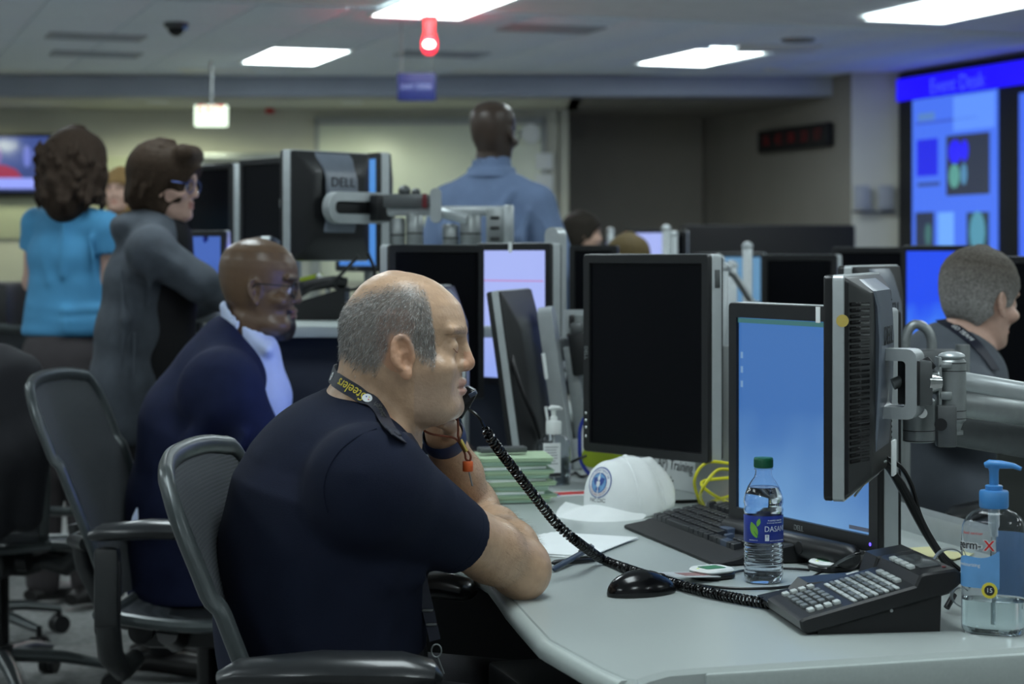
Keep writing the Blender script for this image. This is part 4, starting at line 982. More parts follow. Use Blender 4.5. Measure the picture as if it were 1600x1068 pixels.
def woman_blue():
    D = 7.0; org = (-1.55, D, 0); lat = Vector((.92, -.38, 0)).normalized()
    t = thing('person', 'woman with long dark brown hair in a bright blue blouse, standing with her back turned', 'person', org)
    T = headT(at(124, 256, D), 62, 2, 0, .99)
    B = Field((-1.95, 6.6, .75), (-1.2, 7.4, 1.75), .006)
    B.cap(at(118, 295, D), at(112, 345, D), .047, .055, .02); B.chain([at(112, 352, D), at(108, 430, D), at(104, 520, D)], [.07, .085, .095], .03, sq=(lat, 1.4))
    head(B, T, HEAD)
    SR = at(165, 358, D - .08); ER = at(171, 440, D - .04); WR = at(185, 500, D + .16); SL = at(58, 352, D + .08); EL = at(52, 440, D + .12); WL = at(70, 480, D + .35)
    for S, E, W, sd in ((SR, ER, WR, 1), (SL, EL, WL, -1)): B.chain([S, E, W], [.043, .036, .025], .02); hand(B, W, (W - E), Vector((.6, -.6, .2)), side=sd, curl=.5, s=.9)
    sdf_part(B, 'body', 'skin_far', t, org, 2, face_colour(T, SKIN['pink'])); simple_eyes(T, t, org)
    H = Field((-1.85, 6.7, 1.25), (-1.25, 7.3, 1.75), .005); H.T = T
    H._run(slices(HEAD, .022), [-.13, -.15, -.15], [.13, .13, .16], 0, 'add'); H.ell((0, -.03, .03), (.098, .105, .102), .02); H.chain([(0, -.05, .0), (0, -.062, -.08), (0, -.07, -.145)], [.098, .09, .07], .03, sq=((1, 0, 0), 1.12))
    for s in (-1, 1): H.chain([(s * .065, -.01, .03), (s * .083, -.015, -.05), (s * .085, -.01, -.12)], [.045, .042, .024], .03)
    H.ell((0, .13, -.04), (.075, .085, .11), .012, sub=True)
    rs = np.random.RandomState(9)
    for i in range(70):
        a = rs.uniform(-2.3, 2.3); z = rs.uniform(-.12, .08); x = .108 * math.sin(a); y = -.045 - .105 * math.cos(a); H.chain([(x, y, z), (x * 1.08 + rs.normal(0, .006), y * 1.03, z - .03), (x * 1.02, y, z - .065)], [.006, .011, .004], .010)
    H.T = Matrix.Identity(4)
    sdf_part(H, 'hair', 'hair_mass', t, org, 1, lambda v: np.tile(np.array([.036, .024, .017]), (len(v), 1)))
    S = Field((-1.95, 6.6, .9), (-1.2, 7.4, 1.42), .0065)
    S.chain([at(112, 362, D), at(108, 400, D), at(106, 450, D), at(103, 485, D), at(101, 515, D)], [.088, .098, .092, .096, .108], .03, sq=(lat, 1.55))
    S.cap(at(112, 345, D), SR + Vector((0, 0, .012)), .05, .052, .04); S.cap(at(112, 345, D), SL + Vector((0, 0, .012)), .05, .052, .04)
    S.cap(SR, SR.lerp(ER, .42), .055, .058, .02, flat=True); S.cap(SL, SL.lerp(EL, .42), .055, .058, .02, flat=True)
    for y_, r_ in ((478, .014), (496, .016), (508, .012)): S.chain([at(50, y_, D - .02), at(105, y_ + 8, D - .115), at(168, y_ + 4, D - .09)], [r_] * 3, .02)
    for q in ([(100, 350, 6.89), (98, 430, 6.89)], [(140, 370, 6.86), (150, 440, 6.87)], [(70, 380, 6.95), (78, 440, 6.92)]): S.chain([at(*p) for p in q], [.007, .004], .03)
    S.cap(at(118, 300, D), at(116, 335, D), .05, .055, .01, sub=True)
    S.cut(at(101, 524, D), (0, 0, -1))
    sdf_part(S, 'blouse', 'teal_top', t, org, 2)
    L = Field((-1.98, 6.6, .02), (-1.15, 7.4, 1.06), .009)
    L.chain([at(103, 505, D), at(101, 560, D), at(100, 600, D)], [.098, .115, .118], .03, sq=(lat, 1.35))
    for s in (-1, 1): h = at(100, 610, D) + lat * .085 * s; L.chain([h, Vector((h.x, D, .48)), Vector((h.x, D + .02, .09))], [.105, .075, .06], .03)
    sdf_part(L, 'trousers', 'brown_trouser', t, org, 2); shoes(t, org, [Vector((-1.57, D, 0)) + lat * .085 * s for s in (-1, 1)], 62)
woman_blue()

def man_blue_shirt():
    D = 7.15; org = (-.06, D, 0); lat = Vector((.95, -.3, 0)).normalized()
    t = thing('person', 'bald man in a pale blue shirt standing with his back turned', 'person', org)
    T = headT(at(772, 207, D), 58, 3, 0, 1.02)
    B = Field((-.5, 6.75, .8), (.42, 7.6, 1.84), .0052)
    B.cap(at(768, 245, D), at(766, 290, D), .057, .056, .02); B.chain([at(768, 345, D), at(768, 400, D), at(770, 480, D)], [.075, .09, .10], .03, sq=(lat, 1.4))
    head(B, T, HEAD, lips=1.2)
    SR = at(838, 318, D - .08); ER = at(878, 420, D - .1); WR = at(885, 490, D + .1); SL = at(702, 318, D + .08); EL = at(668, 420, D + .1); WL = at(690, 470, D + .35)
    for S, E, W, sd in ((SR, ER, WR, 1), (SL, EL, WL, -1)): B.chain([S, E, W], [.05, .042, .03], .02); hand(B, W, W - E, Vector((.6, -.6, .2)), side=sd, curl=.5)
    sdf_part(B, 'body', 'skin_shiny', t, org, 2, face_colour(T, SKIN['deep'])); simple_eyes(T, t, org); spectacles(T, t, org, 'black')
    S = Field((-.5, 6.75, .86), (.42, 7.6, 1.62), .0062)
    S.chain([at(768, 318, D), at(770, 360, D), at(772, 430, D), at(772, 520, D)], [.108, .125, .12, .12], .03, sq=(lat, 1.5))
    S.cap(at(767, 282, D), SR, .058, .062, .045); S.cap(at(767, 282, D), SL, .058, .062, .045)
    for q, E, W in ((SR, ER, WR), (SL, EL, WL)): S.cap(q, E, .066, .056, .03); S.cap(E, W, .056, .044, .03)
    S.cap(at(768, 256, D), at(767, 285, D), .071, .082, .02)
    S.cap(at(768, 225, D), at(767, 275, D), .062, .066, .004, sub=True)
    for q in ([(700, 330, 7.06), (720, 370, 7.04), (716, 420, 7.05)], [(800, 300, 7.03), (778, 330, 7.02), (775, 370, 7.02)], [(825, 330, 7.0), (815, 370, 7.0), (820, 410, 7.0)], [(845, 340, 6.98), (862, 380, 6.98)], [(770, 300, 7.05), (760, 340, 7.03)]):
        S.chain([at(*p) for p in q], [.005] + [.009] * (len(q) - 2) + [.005], .03)
    sdf_part(S, 'shirt', 'blue_shirt', t, org, 2)
    col = []
    for i in range(21):
        a = R(150 + 240 * i / 20); c = at(768, 268, D); n = Vector((math.cos(a), math.sin(a), 0)); n = T.to_3x3() @ Vector((math.sin(R(-130 + 260 * i / 20)), -math.cos(R(-130 + 260 * i / 20)), 0)); n.z = 0
        col.append([c + n * .070 + Vector((0, 0, .018)), c + n * .083 + Vector((0, 0, .014)), c + n * .092 + Vector((0, 0, -.02))])
    MB().grid([[p - Vector(org) for p in r] for r in col], .003).build('collar', 'blue_shirt', t, 70)
    L = Field((-.5, 6.75, .02), (.4, 7.6, .98), .011); 
    L.cap(at(772, 520, D), at(772, 560, D), .125, .13, .03, sq=(lat, 1.35))
    for s in (-1, 1): h = at(772, 570, D) + lat * .09 * s; L.chain([h, Vector((h.x, D, .48)), Vector((h.x, D, .09))], [.105, .08, .06], .03)
    sdf_part(L, 'trousers', 'dark_trouser', t, org, 2); shoes(t, org, [Vector((-.06, D, 0)) + lat * .09 * s for s in (-1, 1)], 60)
man_blue_shirt()

def man_right():
    D = 4.6; org = (1.02, D, 0); lat = Vector((.5, -.866, 0)).normalized()
    t = thing('person', 'man with cropped grey hair in a dark grey polo, seated with his head bowed', 'person', org)
    T = headT(at(1533, 466, D), 28, 10, 0, .99)
    B = Field((.55, 4.2, .42), (1.55, 5.2, 1.3), .0040)
    B.cap(at(1520, 505, D), at(1490, 570, D), .056, .066, .02); B.chain([at(1490, 570, D), at(1470, 680, D), at(1460, 850, D)], [.09, .11, .13], .03, sq=(lat, 1.35))
    head(B, T, HEAD, ear=(-.002, -.013))
    SR = at(1505, 632, D - .2); ER = at(1590, 740, D - .12); WR = at(1650, 735, D + .1); SL = at(1440, 600, D + .18); EL = at(1520, 735, D + .42); WL = at(1620, 720, D + .4)
    for S, E, W, sd in ((SR, ER, WR, 1), (SL, EL, WL, -1)): B.chain([S, E, W], [.046, .042, .028], .02); hand(B, W, W - E, Vector((0, 0, 1)), side=sd, curl=.35)
    hz = lambda l: (l[:, 2] > np.interp(l[:, 1], [-.1, -.06, -.02, .03, .06], [-.05, -.055, .0, .03, .06])) & (l[:, 1] < .062)
    o, me, v = sdf_part(B, 'body', 'skin_far', t, org, 2, face_colour(T, SKIN['pink'])); simple_eyes(T, t, org)
    H = Field((.93, 4.4, .98), (1.3, 4.85, 1.32), .003); H.T = T
    H._run(slices(HEAD, .0085), [-.13, -.15, -.15], [.13, .13, .16], 0, 'add'); H.ell((0, -.012, .075), (.066, .078, .046), .015)
    H.cap((-.2, .145, -.06), (.2, .145, -.06), .115, .115, .008, sub=True); H.cap((-.2, .05, -.105), (.2, .05, -.105), .092, .092, .008, sub=True); H.cap((-.2, -.09, -.14), (.2, -.09, -.14), .085, .085, .006, sub=True)
    for s in (-1, 1): H.ell((s * .082, -.004, -.018), (.02, .021, .034), .004, sub=True)
    H.T = Matrix.Identity(4)
    Ti = T.inverted(); A3 = np.array(Ti.to_3x3()); b3 = np.array(Ti.translation)
    def hc(v):
        z = (v @ A3.T + b3)[:, 2]; f = np.clip((z + .02) / .09, 0, 1)[:, None]; return np.array([.26, .25, .24]) * (1 - f) + np.array([.115, .10, .085]) * f
    sdf_part(H, 'hair', 'hair_mass', t, org, 1, hc)
    S = Field((.5, 4.2, .45), (1.6, 5.2, 1.16), .0062)
    S.chain([at(1482, 590, D), at(1470, 660, D), at(1462, 760, D), at(1458, 860, D)], [.112, .14, .15, .15], .03, sq=(lat, 1.4))
    S.cap(at(1488, 560, D), SR, .055, .083, .045); S.cap(at(1486, 556, D), SL, .055, .083, .045); S.cap(at(1478, 545, D), at(1440, 640, D), .05, .08, .05, sq=(lat, 1.5))
    for q, E in ((SR, ER), (SL, EL)): S.cap(q, q.lerp(E, .75), .083, .062, .03, flat=True)
    S.cap(at(1520, 495, D), at(1496, 560, D), .058, .064, .01, sub=True)
    o2, me2, v2 = sdf_part(S, 'shirt', 'grey_polo', t, org, 2)
    bs = BVHTree.FromPolygons([tuple(p) for p in v2], [tuple(p.vertices) for p in me2.polygons]); bb_ = BVHTree.FromPolygons([tuple(p) for p in v], [tuple(p.vertices) for p in me.polygons])
    P = []; Nn = []
    for (px, py) in ((1470, 500), (1480, 506), (1494, 515), (1508, 525), (1522, 538), (1535, 552), (1546, 566), (1552, 580)):
        try: p, n = cast(px, py, [bs, bb_], .008, 4.6); P.append(p); Nn.append(n)
        except TypeError: pass
    for it in range(3): Nn = [(Nn[max(i - 1, 0)] + Nn[i] + Nn[min(i + 1, len(Nn) - 1)]).normalized() for i in range(len(Nn))]; P = [P[0]] + [(P[i - 1] + P[i] * 2 + P[i + 1]) / 4 for i in range(1, len(P) - 1)] + [P[-1]]
    lan = ribbon('lanyard', [p - Vector(org) for p in P], Nn, .030, .0015, 'lanyard', t)
    on_path('lettering', 'GO TEAM', .017, 'ink_white', lan, P, Nn, .09, org)
    L = Field((.6, 4.1, .02), (1.7, 5.3, .7), .011); hip = Vector((.98, D, .55)); fw = Vector((.866, .5, 0))
    L.cap(hip, hip + Vector((0, 0, .08)), .14, .15, .03, sq=(lat, 1.35))
    for s in (-1, 1): h = hip + lat * .1 * s; k = h + fw * .44; L.chain([h, k, k + Vector((0, 0, -.45))], [.1, .075, .055], .02)
    sdf_part(L, 'trousers', 'dark_trouser', t, org, 2); shoes(t, org, [hip + lat * .1 * s + fw * .42 for s in (-1, 1)], 30)
man_right()

def far_person(label, px, py, d, yaw, skin, hairc, top, seated=True, longhair=False, pitch=0):
    o = at(px, py, d); org = (o.x, o.y, 0); fw = Vector((math.cos(R(yaw)), math.sin(R(yaw)), 0)); lat = Vector((fw.y, -fw.x, 0))
    t = thing('person', label, 'person', org); T = headT(o, yaw, pitch)
    c = Vector((o.x, o.y, 0)) - fw * .05; z = o.z; ch = c + Vector((0, 0, z - .33)); hip = c - fw * .03 + Vector((0, 0, z - .72)); P = lambda v: tuple(v)
    B = Field(np.array(c) + [-.42, -.42, z - .78], np.array(c) + [.42, .42, z + .16], .009)
    B.cap(o - fw * .02 - Vector((0, 0, .07)), c + Vector((0, 0, z - .2)), .052, .06, .02); head(B, T, HEAD); B.chain([ch, hip], [.09, .11], .03, sq=(lat, 1.3))
    arms = []
    for s in (-1, 1):
        S = c + lat * s * .185 + Vector((0, 0, z - .25)); E = S + fw * .06 + lat * s * .03 + Vector((0, 0, -.27)); W = E + fw * .23 - lat * s * .04 + Vector((0, 0, .02)); arms.append((S, E, W))
        B.chain([S, E, W], [.04, .037, .026], .02); hand(B, W, fw, Vector((0, 0, 1)), side=s, curl=.35)
    sdf_part(B, 'body', 'skin_far', t, org, 1, face_colour(T, skin))
    H = Field(np.array(o) - [.2, .2, .3], np.array(o) + [.2, .2, .2], .006); H.T = T
    H._run(slices(HEAD, .014), [-.13, -.15, -.15], [.13, .13, .16], 0, 'add'); H.ell((0, -.015, .06), (.078, .09, .066), .02)
    if longhair: H.chain([(0, -.04, .0), (0, -.06, -.13)], [.098, .08], .03)
    H.cap((-.2, .125, -.055), (.2, .125, -.055), .1, .1, .01, sub=True)
    if not longhair: H.cap((-.2, .05, -.11), (.2, .05, -.11), .09, .09, .01, sub=True)
    H.T = Matrix.Identity(4); sdf_part(H, 'hair', 'hair_mass', t, org, 1, lambda v: np.tile(np.array(hairc), (len(v), 1)))
    S = Field(np.array(c) + [-.42, -.42, z - .82], np.array(c) + [.42, .42, z - .05], .010)
    S.chain([c + Vector((0, 0, z - .30)), ch - Vector((0, 0, .1)), hip], [.105, .12, .125], .03, sq=(lat, 1.45))
    for s_, E, W in arms: S.cap(c + Vector((0, 0, z - .2)), s_, .05, .062, .04); S.cap(s_, E, .064, .052, .02); S.cap(E, W, .052, .04, .02)
    S.cap(o - Vector((0, 0, .06)), c + Vector((0, 0, z - .2)), .056, .064, .01, sub=True)
    sdf_part(S, 'shirt', top, t, org, 1)
    L = Field(np.array(c) + [-.65, -.65, .02 - 0 if True else 0], np.array(c) + [.65, .65, z - .6], .014)
    L.cap(hip, hip + Vector((0, 0, .05)), .125, .125, .03, sq=(lat, 1.35))
    for s in (-1, 1):
        h = hip + lat * .09 * s; k = (h + fw * .42) if seated else Vector((h.x, h.y, .48)); a = Vector((k.x, k.y, .08)); L.chain([h, k, a], [.09, .07, .05], .02)
    sdf_part(L, 'trousers', 'dark_trouser', t, org, 1)
far_person('far seated dark-haired man in a grey shirt facing a lit screen', 912, 366, 10.5, 8, SKIN['light'], (.03, .025, .02), 'grey_polo')
far_person('blonde person far off, only the crown showing over the black monitor', 984, 409, 8.6, 70, SKIN['pink'], (.11, .08, .035), 'black_dress', longhair=True)
far_person('blonde woman far off between the two standing women, facing this way', 187, 298, 10.5, -100, SKIN['pink'], (.30, .19, .08), 'black_dress', seated=False, longhair=True)
# ------------------------------------------------------------------ desks, monitors, arms, chairs
def loft(mb, rings, cap0=False, cap1=False, M=None):
    n = len(rings[0]); vs = [p for r in rings for p in r]; fs = []
    for i in range(len(rings) - 1):
        for k in range(n): a = i * n + k; b = i * n + (k + 1) % n; fs.append((a, b, b + n, a + n))
    if cap0: fs.append(tuple(range(n))[::-1])
    if cap1: fs.append(tuple((len(rings) - 1) * n + k for k in range(n)))
    return mb.add(vs, fs, M)
def ringy(w_, h_, r, y, dz=0): return [(p[0], y, p[1] + dz) for p in rrect(w_, h_, r, 3)]
VENT = MB().box((0, 0, 0), (1, .006, .0055), .002).mesh('vent_slat'); finish(VENT, 'black_gloss')
def monitor(label, c, yaw, w_, h_, screen='screen_off', roll=0, pitch=0, bez=.019, band='silver', group=None, vents=False, cover='steel_back', logo=True, foot=None, buttons=False, thin=False, tape=None):
    t = thing('monitor', label, 'monitor', M=yawM(c, R(yaw), R(roll), R(pitch)), group=group); k = .7 if thin else 1
    m = MB(); loft(m, [ringy(w_ - .004, h_ - .004, .006, .014), ringy(w_, h_, .008, .010), ringy(w_, h_, .008, .002), ringy(w_ - .003, h_ - .003, .007, 0), ringy(w_ - 2 * bez + .002, h_ - 2 * bez + .002, .002, .0005), ringy(w_ - 2 * bez, h_ - 2 * bez, .0015, .006)]); m.build('bezel', 'black', t, 30)
    MB().box((0, .0065, 0), (w_ - 2 * bez + .002, .002, h_ - 2 * bez + .002)).build('screen', screen, t)
    m = MB(); loft(m, [ringy(w_ - .003, h_ - .003, .007, .0115), ringy(w_ + .001, h_ + .001, .008, .013), ringy(w_ + .001, h_ + .001, .008, .038 * k), ringy(w_ - .004, h_ - .004, .007, .040 * k)]); m.build('side_band', band, t, 30)
    m = MB()
    if vents: loft(m, [ringy(w_ - .004, h_ - .004, .007, .0385 * k), ringy(w_ * .96, h_ * .96, .007, .047 * k), ringy(w_ * .62, h_ * .84, .012, .077 * k), ringy(w_ * .5, h_ * .58, .015, .079 * k)], cap1=True)
    else: loft(m, [ringy(w_ - .004, h_ - .004, .007, .0385 * k), ringy(w_ - .006, h_ - .006, .007, .046 * k), ringy(w_ * .86, h_ * .86, .012, .058 * k), ringy(w_ * .70, h_ * .66, .015, .074 * k), ringy(w_ * .62, h_ * .58, .015, .078 * k)], cap1=True)
    m.build('back_shell', 'black', t, 25)
    if cover:
        pr = [(.050, .478), (.0805, .425), (.087, .35), (.091, .2), (.089, 0), (.084, -.2), (.080, -.31)] if vents else [(.050, .478), (.063, .43), (.080, .335), (.091, .25), (.094, .05), (.091, -.12), (.080, -.24)]
        g = [[(x * w_ * (.46 if i < 2 else .40), (y - (.004 if abs(x) > .48 else 0)) * k, z * h_) for i, (y, z) in enumerate(pr)] for x in (-.5, -.46, -.2, .2, .46, .5)]
        MB().grid(g, -.02).build('rear_cover', cover, t, 24)
        if logo: text('rear_logo', 'DELL', .038 * h_ / .31, 'ink', t, Mat((0, .0925 * k, h_ * .21), (-1, 0, 0), (0, 0, 1), (0, 1, 0)), .0004, sx=1.15)
    if vents:
        for i in range(27):
            z = h_ * .37 - i * h_ * .0268
            for s in (-1, 1): link('vent_slat', VENT, t, M=Matrix.Translation((s * w_ * .395, (.0605 * k), z)) @ Matrix.Rotation(-s * math.atan2(.030 * k, .17 * w_), 4, 'Z') @ Matrix.Diagonal((w_ * .15, 1, 1, 1)))
    if logo: text('front_logo', 'DELL', .0125, 'alu', t, Mat((0, -.0003, -h_ / 2 + bez * .5), (1, 0, 0), (0, 0, 1), (0, -1, 0)))
    if buttons:
        for i in range(4): MB().ball((w_ / 2 - .035 - (i * .0145 if i else -.004), -.0005, -h_ / 2 + bez * .5), (.0032, .0016, .0032), 12, 8).build('button', 'chrome', t)
    if tape:
        MB().box((tape * w_, -.0008, h_ / 2 - bez * .55), (.012, .001, .026)).build('tape', 'paper', t)
    if foot is not None:    # foot: height of the table under the screen, in world units
        dz = foot - c[2]
        a = MB(); a.box((0, .085, (dz + 0) / 2), (.07, .03, abs(dz)), .008); a.build('neck', 'silver', t)
        MB().box((0, .07, dz + .008), (min(.26, w_ * .7), .17, .015), .006).build('foot', 'black', t)
    return t
# ---- the long bench the telephone stands on
EDGE = [(.150, 2.352), (.132, 2.362), (.105, 2.425), (.045, 2.605), (.018, 2.77), (.001, 2.88), (-.010, 2.97), (-.028, 3.1), (-.07, 3.25), (-.19, 3.55), (-.36, 4.0), (-.52, 4.5), (-.66, 4.98)]
BACK = [(.42, 4.98), (.59, 4.3), (.733, 3.74), (.797, 3.49), (1.06, 2.66), (.655, 2.546), (.235, 2.421), (.19, 2.404), (.165, 2.375)]
t = thing('desk', 'long pale grey laminate bench desk with a rolled edge, under the telephone and keyboard', 'desk', (.3, 3.6, 0))
off = Matrix.Translation((-.3, -3.6, 0)); DO = Vector((.3, 3.6, 0))
m = MB(); m.M = off; m.prism((EDGE + BACK)[::-1], .712, .74, None, .006); m.build('worktop', 'laminate', t, 30)
m = MB(); m.M = off; m.tube([(p[0] + .002, p[1], .7245) for p in EDGE[1:]], .0150, 10, flat=(1.0, .95, (0, 0, 1))); m.build('edge_strip', 'laminate_edge', t)
m = MB(); m.M = off; a = Vector((.235, 2.419, .7)); b = Vector((1.06, 2.656, .7)); d = (b - a).normalized(); q = Vector((-d.y, d.x, 0))
m.box((a + b) / 2 + q * .004 + Vector((0, 0, .012)), ((b - a).length, .012, .044), .004, Matrix.Rotation(math.atan2(d.y, d.x), 3, 'Z')); m.build('front_fascia', 'laminate_edge', t)
m = MB(); m.M = off; m.box((.40, 3.9, .36), (.03, 2.0, .70), .004, Matrix.Rotation(R(16), 3, 'Z')); m.build('modesty_panel', 'black_matte', t)
MB().box((-.17, -.02, .35), (.80, .03, .68), .004, Matrix.Rotation(R(16), 3, 'Z')).build('end_panel', 'black_matte', t)
for (x, y) in ((-.45, 4.7), (.12, 4.85)):
    m = MB(); m.M = off; m.cyl((x, y, 0), (x, y, .715), .03); m.build('leg', 'alu_dark', t)
m = MB(); m.M = off
for k, h in ((.0, .05), (.022, .03), (.044, .05)):
    pts = [(.42 - k, 4.97, .74), (.59 - k, 4.3, .74), (.733 - k, 3.74, .74), (.797 - k, 3.49, .74), (1.05 - k, 2.68, .74)]
    m.tube([(p[0], p[1], .74 + h / 4) for p in pts], 1, 4, flat=(.007, h / 2, (0, 0, 1)))
m.build('cable_rail', 'silver', t)
# pedestal drawers under the near end
pt = thing('drawer_unit', 'metal drawer pedestal under the near end of the desk, two screws in its top', 'drawer unit', (.72, 2.76, 0), math.atan2(d.y, d.x))
MB().box((0, .20, .345), (.62, .44, .67), .006).build('carcass', 'alu_dark', pt)
MB().box((0, -.03, .63), (.62, .02, .085), .004).build('top_rail', 'alu', pt)
for x in (-.045, -.012): MB().cyl((x, -.045, .655), (x, -.038, .655), .0042, seg=12).build('screw', 'black', pt)
for z in (.17, .42): dr_ = MB().box((0, -.03, z), (.60, .02, .22), .004).build('drawer', 'alu_dark', pt); MB().box((0, -.045, z + .07), (.12, .01, .012), .003).build('handle', 'alu', dr_)
# computer under the desk
pc = thing('desktop_computer', 'black desktop computer under the desk corner with a white asset label', 'computer', (.155, 2.60, 0), R(16))
MB().box((0, .16, .545 / 1), (.185, .42, .20), .006).build('case', 'black', pc); MB().box((0, .16, .22), (.16, .36, .44), .004).build('stand', 'black_matte', pc)
MB().box((0, -.052, .545), (.17, .006, .185), .003).build('front_panel', 'black_gloss', pc)
lb = MB().box((.012, -.0565, .56), (.016, .001, .11)).build('asset_label', 'paper', pc); text('lettering', 'HOEJ', .016, 'ink', lb, Mat((.012, -.0572, .565), (0, 0, 1), (-1, 0, 0), (0, -1, 0)), .0001, sx=1.5)
MB().cyl((-.045, -.058, .60), (-.045, -.054, .60), .006, seg=16).build('power_button', 'alu', pc)

# ---- the monitors on it
M1 = monitor('black portrait monitor with dark screen and four buttons, in the centre of the desk', (.2626, 3.975, 1.04), -47.4, .405, .345, roll=90, buttons=True)
MB().box((-.155, .025, .1728), (.035, .014, .004), .001).build('port_cover', 'alu_dark', M1) 
blue_s = glow('desktop_blue', C(62, 110, 176), C(108, 156, 204), .95)
M2 = monitor('monitor with a plain blue desktop, standing behind the water bottle and keyboard', (.473, 3.285, .9685), -64, .434, .381, blue_s, bez=.026, logo=True, tape=.13, foot=.74)
MB().box((0, .004, .381 / 2 - .0305), (.380, .002, .008)).build('menu_bar', glow('menu_green', C(58, 108, 110), None, .9), M2)
for z in (.1, .075, .05): MB().box((-.18, .0045, z), (.006, .001, .011)).build('desktop_icon', glow('icon', C(120, 160, 205), None, .8), M2)
MB().box((.165, .0045, -.158), (.06, .001, .006)).build('task_bar', glow('taskbar', C(70, 80, 100), None, .8), M2)
MB().ball((.197, -.0006, -.178), (.0026, .001, .003), 10, 6).build('power_light', glow('led_violet', C(90, 70, 255), None, 3), M2)
sb = thing('soundbar', 'slim black speaker bar clipped below the blue monitor', 'speaker', M=yawM((.473, 3.285, .79), R(-64)))
m = MB(); m.tube([(-.20, -.014, -.022), (-.19, -.016, -.022), (.17, -.016, -.022), (.18, -.014, -.022)], [.01, .018, .018, .01], 14, flat=(1, 1.1, (0, 0, 1))); m.build('body', 'black', sb)
for x in (-.09, -.03, .05): MB().cyl((x, -.034, -.022), (x, -.024, -.022), .010, .012, 14).build('knob', 'black_matte', sb)
M3 = monitor('monitor seen from behind, ribbed black back with a slate-blue panel, held on the near arm', (.481, 2.886, 1.061), -108, .37, .3075, vents=True, thin=True)
MB().cyl((.37 / 2 + .0004, .026, .092), (.37 / 2 + .0012, .026, .092), .0085, seg=24).build('dot_sticker', 'sticker', M3)
m = MB(); m.box((-.015, .1, .025), (.004, .006, .03), .001); m.box((-.028, .1, .038), (.026, .006, .004), .001); m.build('lock_slot', 'black_matte', M3)
MB().box((.05, .078, -.105), (.03, .004, .05), .001).build('rating_label', 'paper', M3)
# the arm that carries it
A3 = thing('monitor_mount', 'grey jointed monitor arm with silver end bracket, holding the near monitor from behind', 'monitor arm', (.90, 3.12, .74))
AO = Vector((.90, 3.12, .74)); P = lambda px, py, d: at(px, py, d) - AO
axy = Vector((.906, -.42, 0)); axx = Vector((-.42, -.906, 0)); c0 = at(1402, 598, 2.86) - AO; Mb = Mat(c0, axx, (0, 0, 1), axy)
m = MB(); ro = rrect(.095, .108, .018, 5); ri = rrect(.060, .072, .010, 5)
Mb2 = Mat(c0, axy, (0, 0, 1), -axx)
o1 = rrect(.068, .100, .014, 5); i1 = rrect(.036, .066, .006, 5)
loft(m, [[(p[0], p[1], -.026) for p in i1], [(p[0], p[1], -.026) for p in o1], [(p[0] * .98, p[1] * .99, .026) for p in o1], [(p[0], p[1], .026) for p in i1], [(p[0], p[1], -.026) for p in i1]], M=Mb2)
m.build('end_bracket', 'silver', A3, 35)
MB().cyl(P(1395, 600, 2.87), P(1420, 590, 2.87), .0085).build('tilt_bolt', 'alu', A3)
MB().box(P(1432, 597, 2.86), (.030, .045, .066), .005, Matrix.Rotation(R(20), 3, 'Z')).build('clamp_block', 'alu_dark', A3)
MB().box(P(1420, 597, 2.85), (.007, .052, .064), .002, Matrix.Rotation(R(20), 3, 'Z')).build('clamp_plate', 'black', A3)
MB().cyl(P(1440, 597, 2.86), P(1462, 597, 2.87), .0215, .017).build('swivel_plate', 'chrome', A3)
MB().box(P(1451, 568, 2.85), (.012, .012, .020), .003, Matrix.Rotation(R(-38), 3, 'Y')).build('lever', 'black', A3)
m = MB(); c1 = P(1487, 560, 2.88); c2 = P(1487, 660, 2.88)
m.cyl(c2, c1, .0205, seg=24, ch=.004); m.build('pivot_column', 'alu', A3)
MB().ball(P(1487, 556, 2.88), (.0195, .0195, .007), 24, 8).build('pivot_cap', 'silver', A3)
for y in (566, 578, 640, 652): MB().cyl(P(1487, y, 2.88), P(1487, y + 1.2, 2.88), .0209, seg=24).build('pivot_groove', 'black', A3)
MB().cyl(P(1487, 672, 2.88), P(1487, 655, 2.88), .0125, .018).build('pivot_collar', 'alu', A3); MB().cyl(P(1487, 678, 2.88), P(1487, 672, 2.88), .0165).build('pivot_ring', 'alu', A3)
m = MB(); m.box(P(1466, 610, 2.87), (.005, .03, .098), .002); m.box(P(1474, 570, 2.87), (.02, .03, .008), .002); m.box(P(1474, 617, 2.87), (.02, .03, .012), .002); m.build('pivot_yoke', 'alu', A3)
m = MB(); m.box(P(1478, 665, 2.86), (.028, .02, .060), .003); m.build('lower_plate', 'alu_dark', A3); MB().cyl(P(1470, 663, 2.84), P(1470, 663, 2.85), .009).build('adjust_knob', 'black', A3)
m = MB(); m.cyl(P(1436, 690, 2.95), P(1436, 622, 2.95), .0235, seg=24, ch=.003); m.build('lower_column', 'alu', A3)
for y in (671, 687): MB().cyl(P(1436, y, 2.95), P(1436, y + 1.2, 2.95), .0239, seg=24).build('pivot_groove', 'black', A3)
m = MB(); m.cyl(P(1441, 645, 2.925), P(1441, 645, 2.915), .0075, seg=18); m.build('socket_screw', 'chrome', A3)
def beam(a, b, h0, h1, th, m_, nm, par, off_=None):
    a = Vector(a); b = Vector(b); d_ = (b - a).normalized(); mb = MB()
    mb.tube([a, a + d_ * .004, b - d_ * .004, b], [h0 * .8, h0, h1, h1 * .8], 12, flat=(th, 1, (0, 0, 1))); return mb.build(nm, m_, par)
beam(P(1500, 596, 2.90), P(1690, 630, 3.05), .0155, .018, .75, 'silver', 'upper_arm_cover', A3)
beam(P(1495, 628, 2.90), P(1690, 655, 3.05), .021, .022, .7, 'alu', 'upper_arm', A3)
beam(P(1450, 660, 2.97), P(1690, 700, 3.10), .028, .030, .5, 'alu_dark', 'lower_arm', A3)
